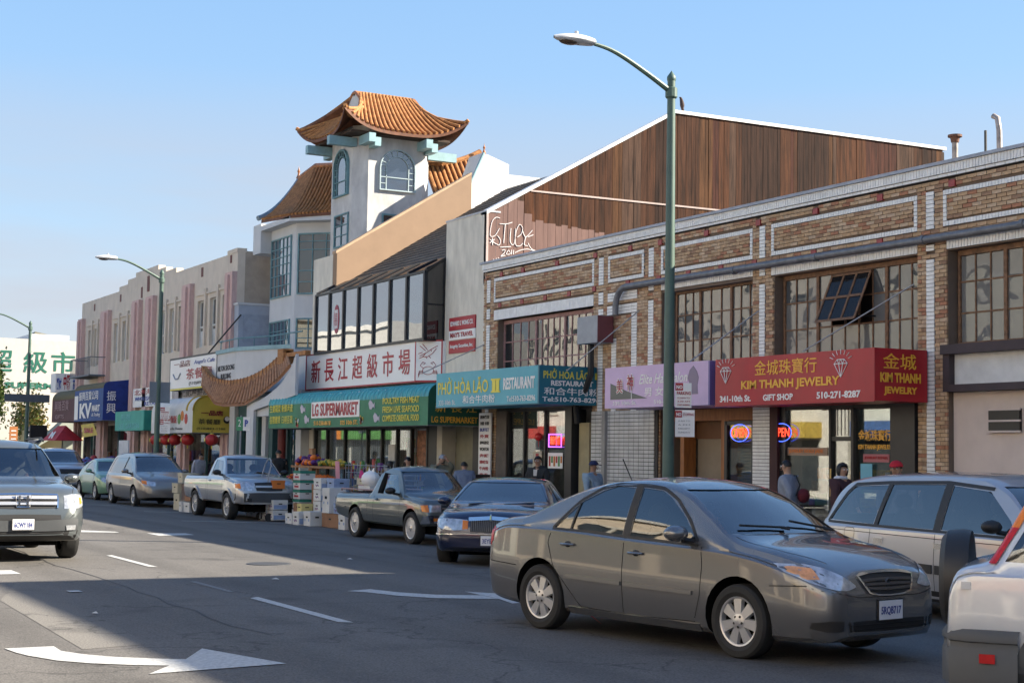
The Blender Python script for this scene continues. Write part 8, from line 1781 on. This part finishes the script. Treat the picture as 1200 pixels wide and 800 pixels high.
for i, (x, y, z, w, d, h, m, mk, lb) in enumerate((
    (-37.9, 14.15, .01, .48, .36, .26, b_w, 'dots', 'low white carton standing forward on the road left of the banana box'), (-37.25, 14.1, .01, .42, .36, .33, b_w, 'blue', 'white banana box in the front row with a faded print'), (-36.72, 14.2, .01, .46, .36, .36, b_w, 'dots', 'front row white carton with blue spots beside the tall stack'),
    (-38.15, 14.5, .28, .60, .40, .24, b_br, None, 'brown carton lying above the low white carton'), (-37.9, 14.9, .52, .60, .40, .5, b_br, None, 'tall brown carton between the green and blue stacks'), (-37.75, 14.35, .30, .30, .3, .22, M('yellow_printed_carton', (.6, .5, .2), .8), None, 'small yellow printed carton with a round label'),
    (-35.75, 14.5, .01, 1.05, .5, .34, b_br, None, 'long brown carton at the bottom beneath the white upright box'), (-35.95, 14.42, .36, .46, .42, .62, b_w, 'dots', 'tall upright white box with black holes behind the old pickup'), (-35.45, 14.5, .36, .36, .42, .25, b_bl, 'blue', 'lilac blue carton right of the upright white box'),
    (-34.75, 14.35, .01, .40, .4, .36, b_w, 'dots', 'white carton standing right behind the pickup rear wheel'), (-34.35, 14.45, .01, .34, .4, .34, b_br, None, 'brown carton half hidden by the pickup rear wheel'),
    (-35.6, 15.3, .76, .75, .45, .28, b_w, 'dots', 'white carton with blue spots on the back stack'), (-35.6, 15.3, .13, .8, .5, .62, b_br, None, 'large brown carton supporting the spotted box at the back'), (-36.0, 15.35, 1.05, .5, .4, .16, b_ta, None, 'shallow tan tray on top at the back of the stack'))):
    carton(lb, x, y, z, w, d, h, m, mk)
t = thing('plastic_bag', 'bulging white plastic bag on top of the back cartons', 'bag', (-35.5, 15.2, 1.05)); MB().sphere((-35.5, 15.2, 1.2), .26, 14, 8, (1.1, .9, .8)).add([(-35.7, 15.2, 1.35), (-35.62, 15.2, 1.5), (-35.55, 15.22, 1.38), (-35.3, 15.2, 1.5), (-35.35, 15.22, 1.35)], [(0, 1, 2), (2, 3, 4)]).build('bag', p_wht, t, smooth=True)
# behind the silver pickup and at its left
for lb, x, y, z, w, d, h, m in (('white carton on the road left of the silver pickup rear wheel', -45.6, 13.6, .01, .5, .4, .3, b_w), ('second white carton right beside it against the pickup wheel', -45.05, 13.62, .01, .46, .4, .3, b_w), ('cream carton at the bottom of the leaning stack behind the minivan', -46.9, 13.9, .01, .5, .5, .5, b_ta), ('cream carton in the middle of the leaning stack', -47.1, 13.9, .52, .6, .5, .3, b_ta), ('cream carton on top of the leaning stack', -46.7, 13.95, .84, .8, .5, .3, b_ta), ('grey brown crumpled carton leaning on the pickup tail', -45.5, 13.75, .34, .9, .35, .5, M('grey_brown_carton', (.16, .11, .09), .9)), ('folded red brown carton flap against the pickup tail', -45.1, 13.6, .34, .4, .3, .35, b_br)):
    carton(lb, x, y, z, w, d, h, m, rz=random.uniform(-.2, .2))
for i in range(3): carton(['left', 'middle', 'right'][i]+' small blue carton lying under the silver pickup', -42.4+i*.5, 14.6, .01, .45, .35, .2, b_bl, grp='cartons under the silver pickup')
# hand truck
t = thing('hand_truck', 'tall hand truck with curved tubular frame loaded with cartons', 'hand truck', (-39.7, 13.95, 0)); fr = MB()
for x in (-39.95, -39.45): fr.tube([(x, 13.92, .05), (x, 13.95, 1.2), (x+.0, 14.02, 1.45)], .018, 6)
fr.tube([(-39.95, 14.02, 1.45), (-39.85, 14.05, 1.6), (-39.7, 14.06, 1.66), (-39.55, 14.05, 1.6), (-39.45, 14.02, 1.45)], .018, 6); fr.tube([(-39.95, 13.93, .6), (-39.45, 13.93, .6)], .014, 5); fr.build('frame', m_gal, t)
for x in (-40.05, -39.35): MB().lathe([(.001, -.03), (.1, -.03), (.11, 0), (.1, .03), (.001, .03)], (x, 13.95, .11), 'x', 14).build('wheel', c_tyre, t)
bx('toe_plate', m_gal, t, -40.0, 13.95, .02, -39.4, 14.35, .035)
# produce stands
m_wd = M('stand_timber', (.36, .19, .09), .8, var=.2, scale=6)
st = thing('produce_stand', 'wooden two tier stand of purple bags, yellow fruit and oranges before the supermarket', 'market stand', (-42.5, 16.9, .13))
bx('upper_shelf', m_wd, st, -44.4, 16.4, 1.38, -40.9, 17.0, 1.44); bx('lower_shelf', m_wd, st, -44.3, 16.1, 1.0, -41.0, 16.7, 1.05)
for x in (-44.3, -42.6, -41.0): bx('leg', m_wd, st, x, 16.5, .13, x+.07, 16.58, 1.38)
bx('back_board', m_wd, st, -44.5, 17.0, .9, -44.2, 17.1, 1.95)
def heap(name, label, x0, x1, y0, y1, z, n, r, ms, cat='fruit', sq=.9):
    h = thing(name, label, cat, ((x0+x1)/2, (y0+y1)/2, z)); mb = MB()
    for i in range(n):
        x = random.uniform(x0, x1); y = random.uniform(y0, y1); k = 1-abs(2*(x-x0)/(x1-x0)-1)**2; mb.sphere((x, y, z+r*.5+random.random()*r*1.8*(.3+k)), r*random.uniform(.8, 1.1), 7, 5, (1, 1, sq), mi=random.randrange(len(ms)))
    o = mb.build('heap', ms, h, smooth=True, kind='stuff'); return h
f_pu = M('purple_net_bag', (.10, .02, .17), .5, var=.3, scale=20); f_ye = M('yellow_fruit', (.50, .36, .03), .5, var=.2); f_or = M('orange_fruit', (.75, .17, .01), .5, var=.1); f_gr = M('green_veg', (.06, .15, .03), .6, var=.3); f_rd = M('red_fruit', (.4, .03, .03), .4, var=.2)
heap('fruit_heap', 'heap of purple net bags at the left end of the upper shelf', -44.3, -42.7, 16.45, 16.95, 1.44, 60, .095, [f_pu, f_pu, f_pu, f_or]); heap('fruit_heap', 'heap of yellow green fruit at the right of the upper shelf', -42.6, -41.0, 16.45, 16.95, 1.44, 110, .06, [f_ye, f_ye, f_gr]); heap('fruit_heap', 'pile of bright oranges on the lower shelf', -42.6, -41.3, 16.15, 16.65, 1.05, 110, .045, [f_or]); heap('fruit_heap', 'pile of orange and red fruit left on the lower shelf', -44.1, -42.7, 16.15, 16.65, 1.05, 90, .045, [f_or, f_rd])
heap('vegetable_heap', 'dark green vegetables heaped beside the red column', -46.6, -45.2, 16.3, 16.9, .9, 130, .075, [f_gr, f_gr, f_ye], 'vegetables'); bx('crate_base', m_wd, st, -46.7, 16.2, .13, -45.1, 17.0, .9)
rk = thing('goods_rack', 'wire rack of hanging goods with a magenta bag in front of the shop windows', 'display rack', (-39.5, 16.8, .13)); rm = MB()
for i in range(28): x = -40.8+i*.105; rm.tube([(x, 16.7+.2*(i % 2), .2), (x, 16.7+.2*(i % 2), 1.5+.06*math.sin(i))], .012, 4)
for z in (.5, .9, 1.3, 1.5): rm.tube([(-40.8, 16.7, z), (-37.9, 16.7, z)], .012, 4)
rm.build('rack_wires', m_gal, rk, kind='stuff'); gm = MB(); random.seed(4)
for i in range(60): x = random.uniform(-40.8, -38); z = random.uniform(.7, 1.45); gm.box(x, 16.82, z, x+random.uniform(.06, .2), 16.9, z+random.uniform(.08, .25), random.randrange(8))
gm.build('hanging_goods', COLS, rk, kind='stuff')
b = thing('magenta_sack', 'tall magenta sack hanging on the rack behind the pickup bed', 'bag', (-38.9, 16.5, .5)); MB().grid(lambda u, v: (-39.35+.85*u, 16.5-.12*math.sin(math.pi*u), .55+.75*v*(1-.12*math.sin(3*math.pi*u))), 10, 5).build('cloth', M('magenta_cloth', (.55, .02, .20), .7, var=.2), b)
b = thing('pink_cloth', 'pale pink cloth strip hanging beside the fruit stand', 'cloth', (-40.4, 16.3, .7)); MB().grid(lambda u, v: (-40.6+.3*u+.1*(1-v), 16.3-.05*math.sin(math.pi*u), .9+.7*v), 6, 4).build('cloth', M('pale_pink_cloth', (.65, .28, .33), .7, var=.1), b)
c = thing('shopping_trolley', 'wire shopping trolley parked in front of the supermarket door', 'trolley', (-36.8, 16.7, .13)); cm = MB()
for i in range(14): x = -37.3+i*.085; cm.tube([(x, 16.4, 1.02), (x+.02, 16.4, 1.42)], .008, 4)
for z in (1.02, 1.15, 1.28, 1.42): cm.tube([(-37.3, 16.4, z), (-36.2, 16.4, z), (-36.2, 16.9, z), (-37.3, 16.9, z), (-37.3, 16.4, z)], .009, 4)
for x, y in ((-37.2, 16.45), (-36.3, 16.45), (-37.2, 16.85), (-36.3, 16.85)): cm.tube([(x, y, .2), (x, y, 1.05)], .012, 4)
cm.build('basket', m_gal, c)
for x, y in ((-37.2, 16.45), (-36.3, 16.45), (-37.2, 16.85), (-36.3, 16.85)): MB().lathe([(.001, -.015), (.05, -.015), (.05, .015), (.001, .015)], (x, y, .185), 'y', 10).build('castor', c_tyre, c)
nb_ = thing('news_rack', 'dark news rack by the olive shutter', 'news box', (-34.9, 17.9, .13)); bx('case', p_black, nb_, -35.3, 17.7, .5, -34.7, 18.1, 1.35); bx('door_pane', m_shopg, nb_, -35.25, 17.68, .95, -34.75, 17.7, 1.25); bx('leg', p_black, nb_, -35.2, 17.8, .13, -34.8, 18.0, .5)
# flowers, stands and whirligigs outside the far shops
random.seed(31)
for i, (x, lb, m_) in enumerate(((-72.5, 'red and purple toy display outside the blue awning shop', [f_rd, f_pu, COLS[6]]), (-67.8, 'purple bundles on a stand under the jade awning', [f_pu, f_pu, f_rd]), (-63.4, 'purple grapes stand left of the white awning', [f_pu, f_gr]), (-77.5, 'mixed bright goods at the far maroon awning', [COLS[1], COLS[2], f_rd, COLS[3]]))):
    heap('goods_heap', lb, x-.9, x+.9, 16.6, 17.2, 1.0, 40, .15, m_, 'shop display'); bx('display_table', m_wd, bpy.data.objects['art_deco_building'], x-1.0, 16.6, .6, x+1.0, 17.2, 1.0)
wb = thing('sandwich_board', 'white framed sign board standing on the pavement below the jade awning', 'sign board', (-66.3, 16.9, .13)); bx('board', M('cold_white_box', 0), wb, -67.0, 16.9, .3, -65.4, 16.95, 2.2); bx('board_leg', m_gal, wb, -67.0, 16.85, .13, -66.9, 17.1, .3)
# the bird on the gable
bd = thing('bird', 'small dark bird perched on the gable ridge', 'bird', (-36.05, 24.75, 11.6)); bdm = M('brown_feathers', (.06, .035, .03), .8, var=.3, scale=30)
skinmesh([((0, 0, .10), .045), ((.0, .01, .2), .075), ((0, -.015, .33), .055), ((0, -.05, .42), .038), ((0, -.10, .43), .010), ((0, .06, .04), .03), ((0, .10, -.03), .012)], [(0, 1), (1, 2), (2, 3), (3, 4), (0, 5), (5, 6)], 'body', bdm, bd)
MB().tube([(-.02, -.01, .0), (-.02, 0, .09)], .008, 4).tube([(.02, -.01, .0), (.02, 0, .09)], .008, 4).build('bird_leg', bdm, bd, at=(0, 0, 0)) if False else None
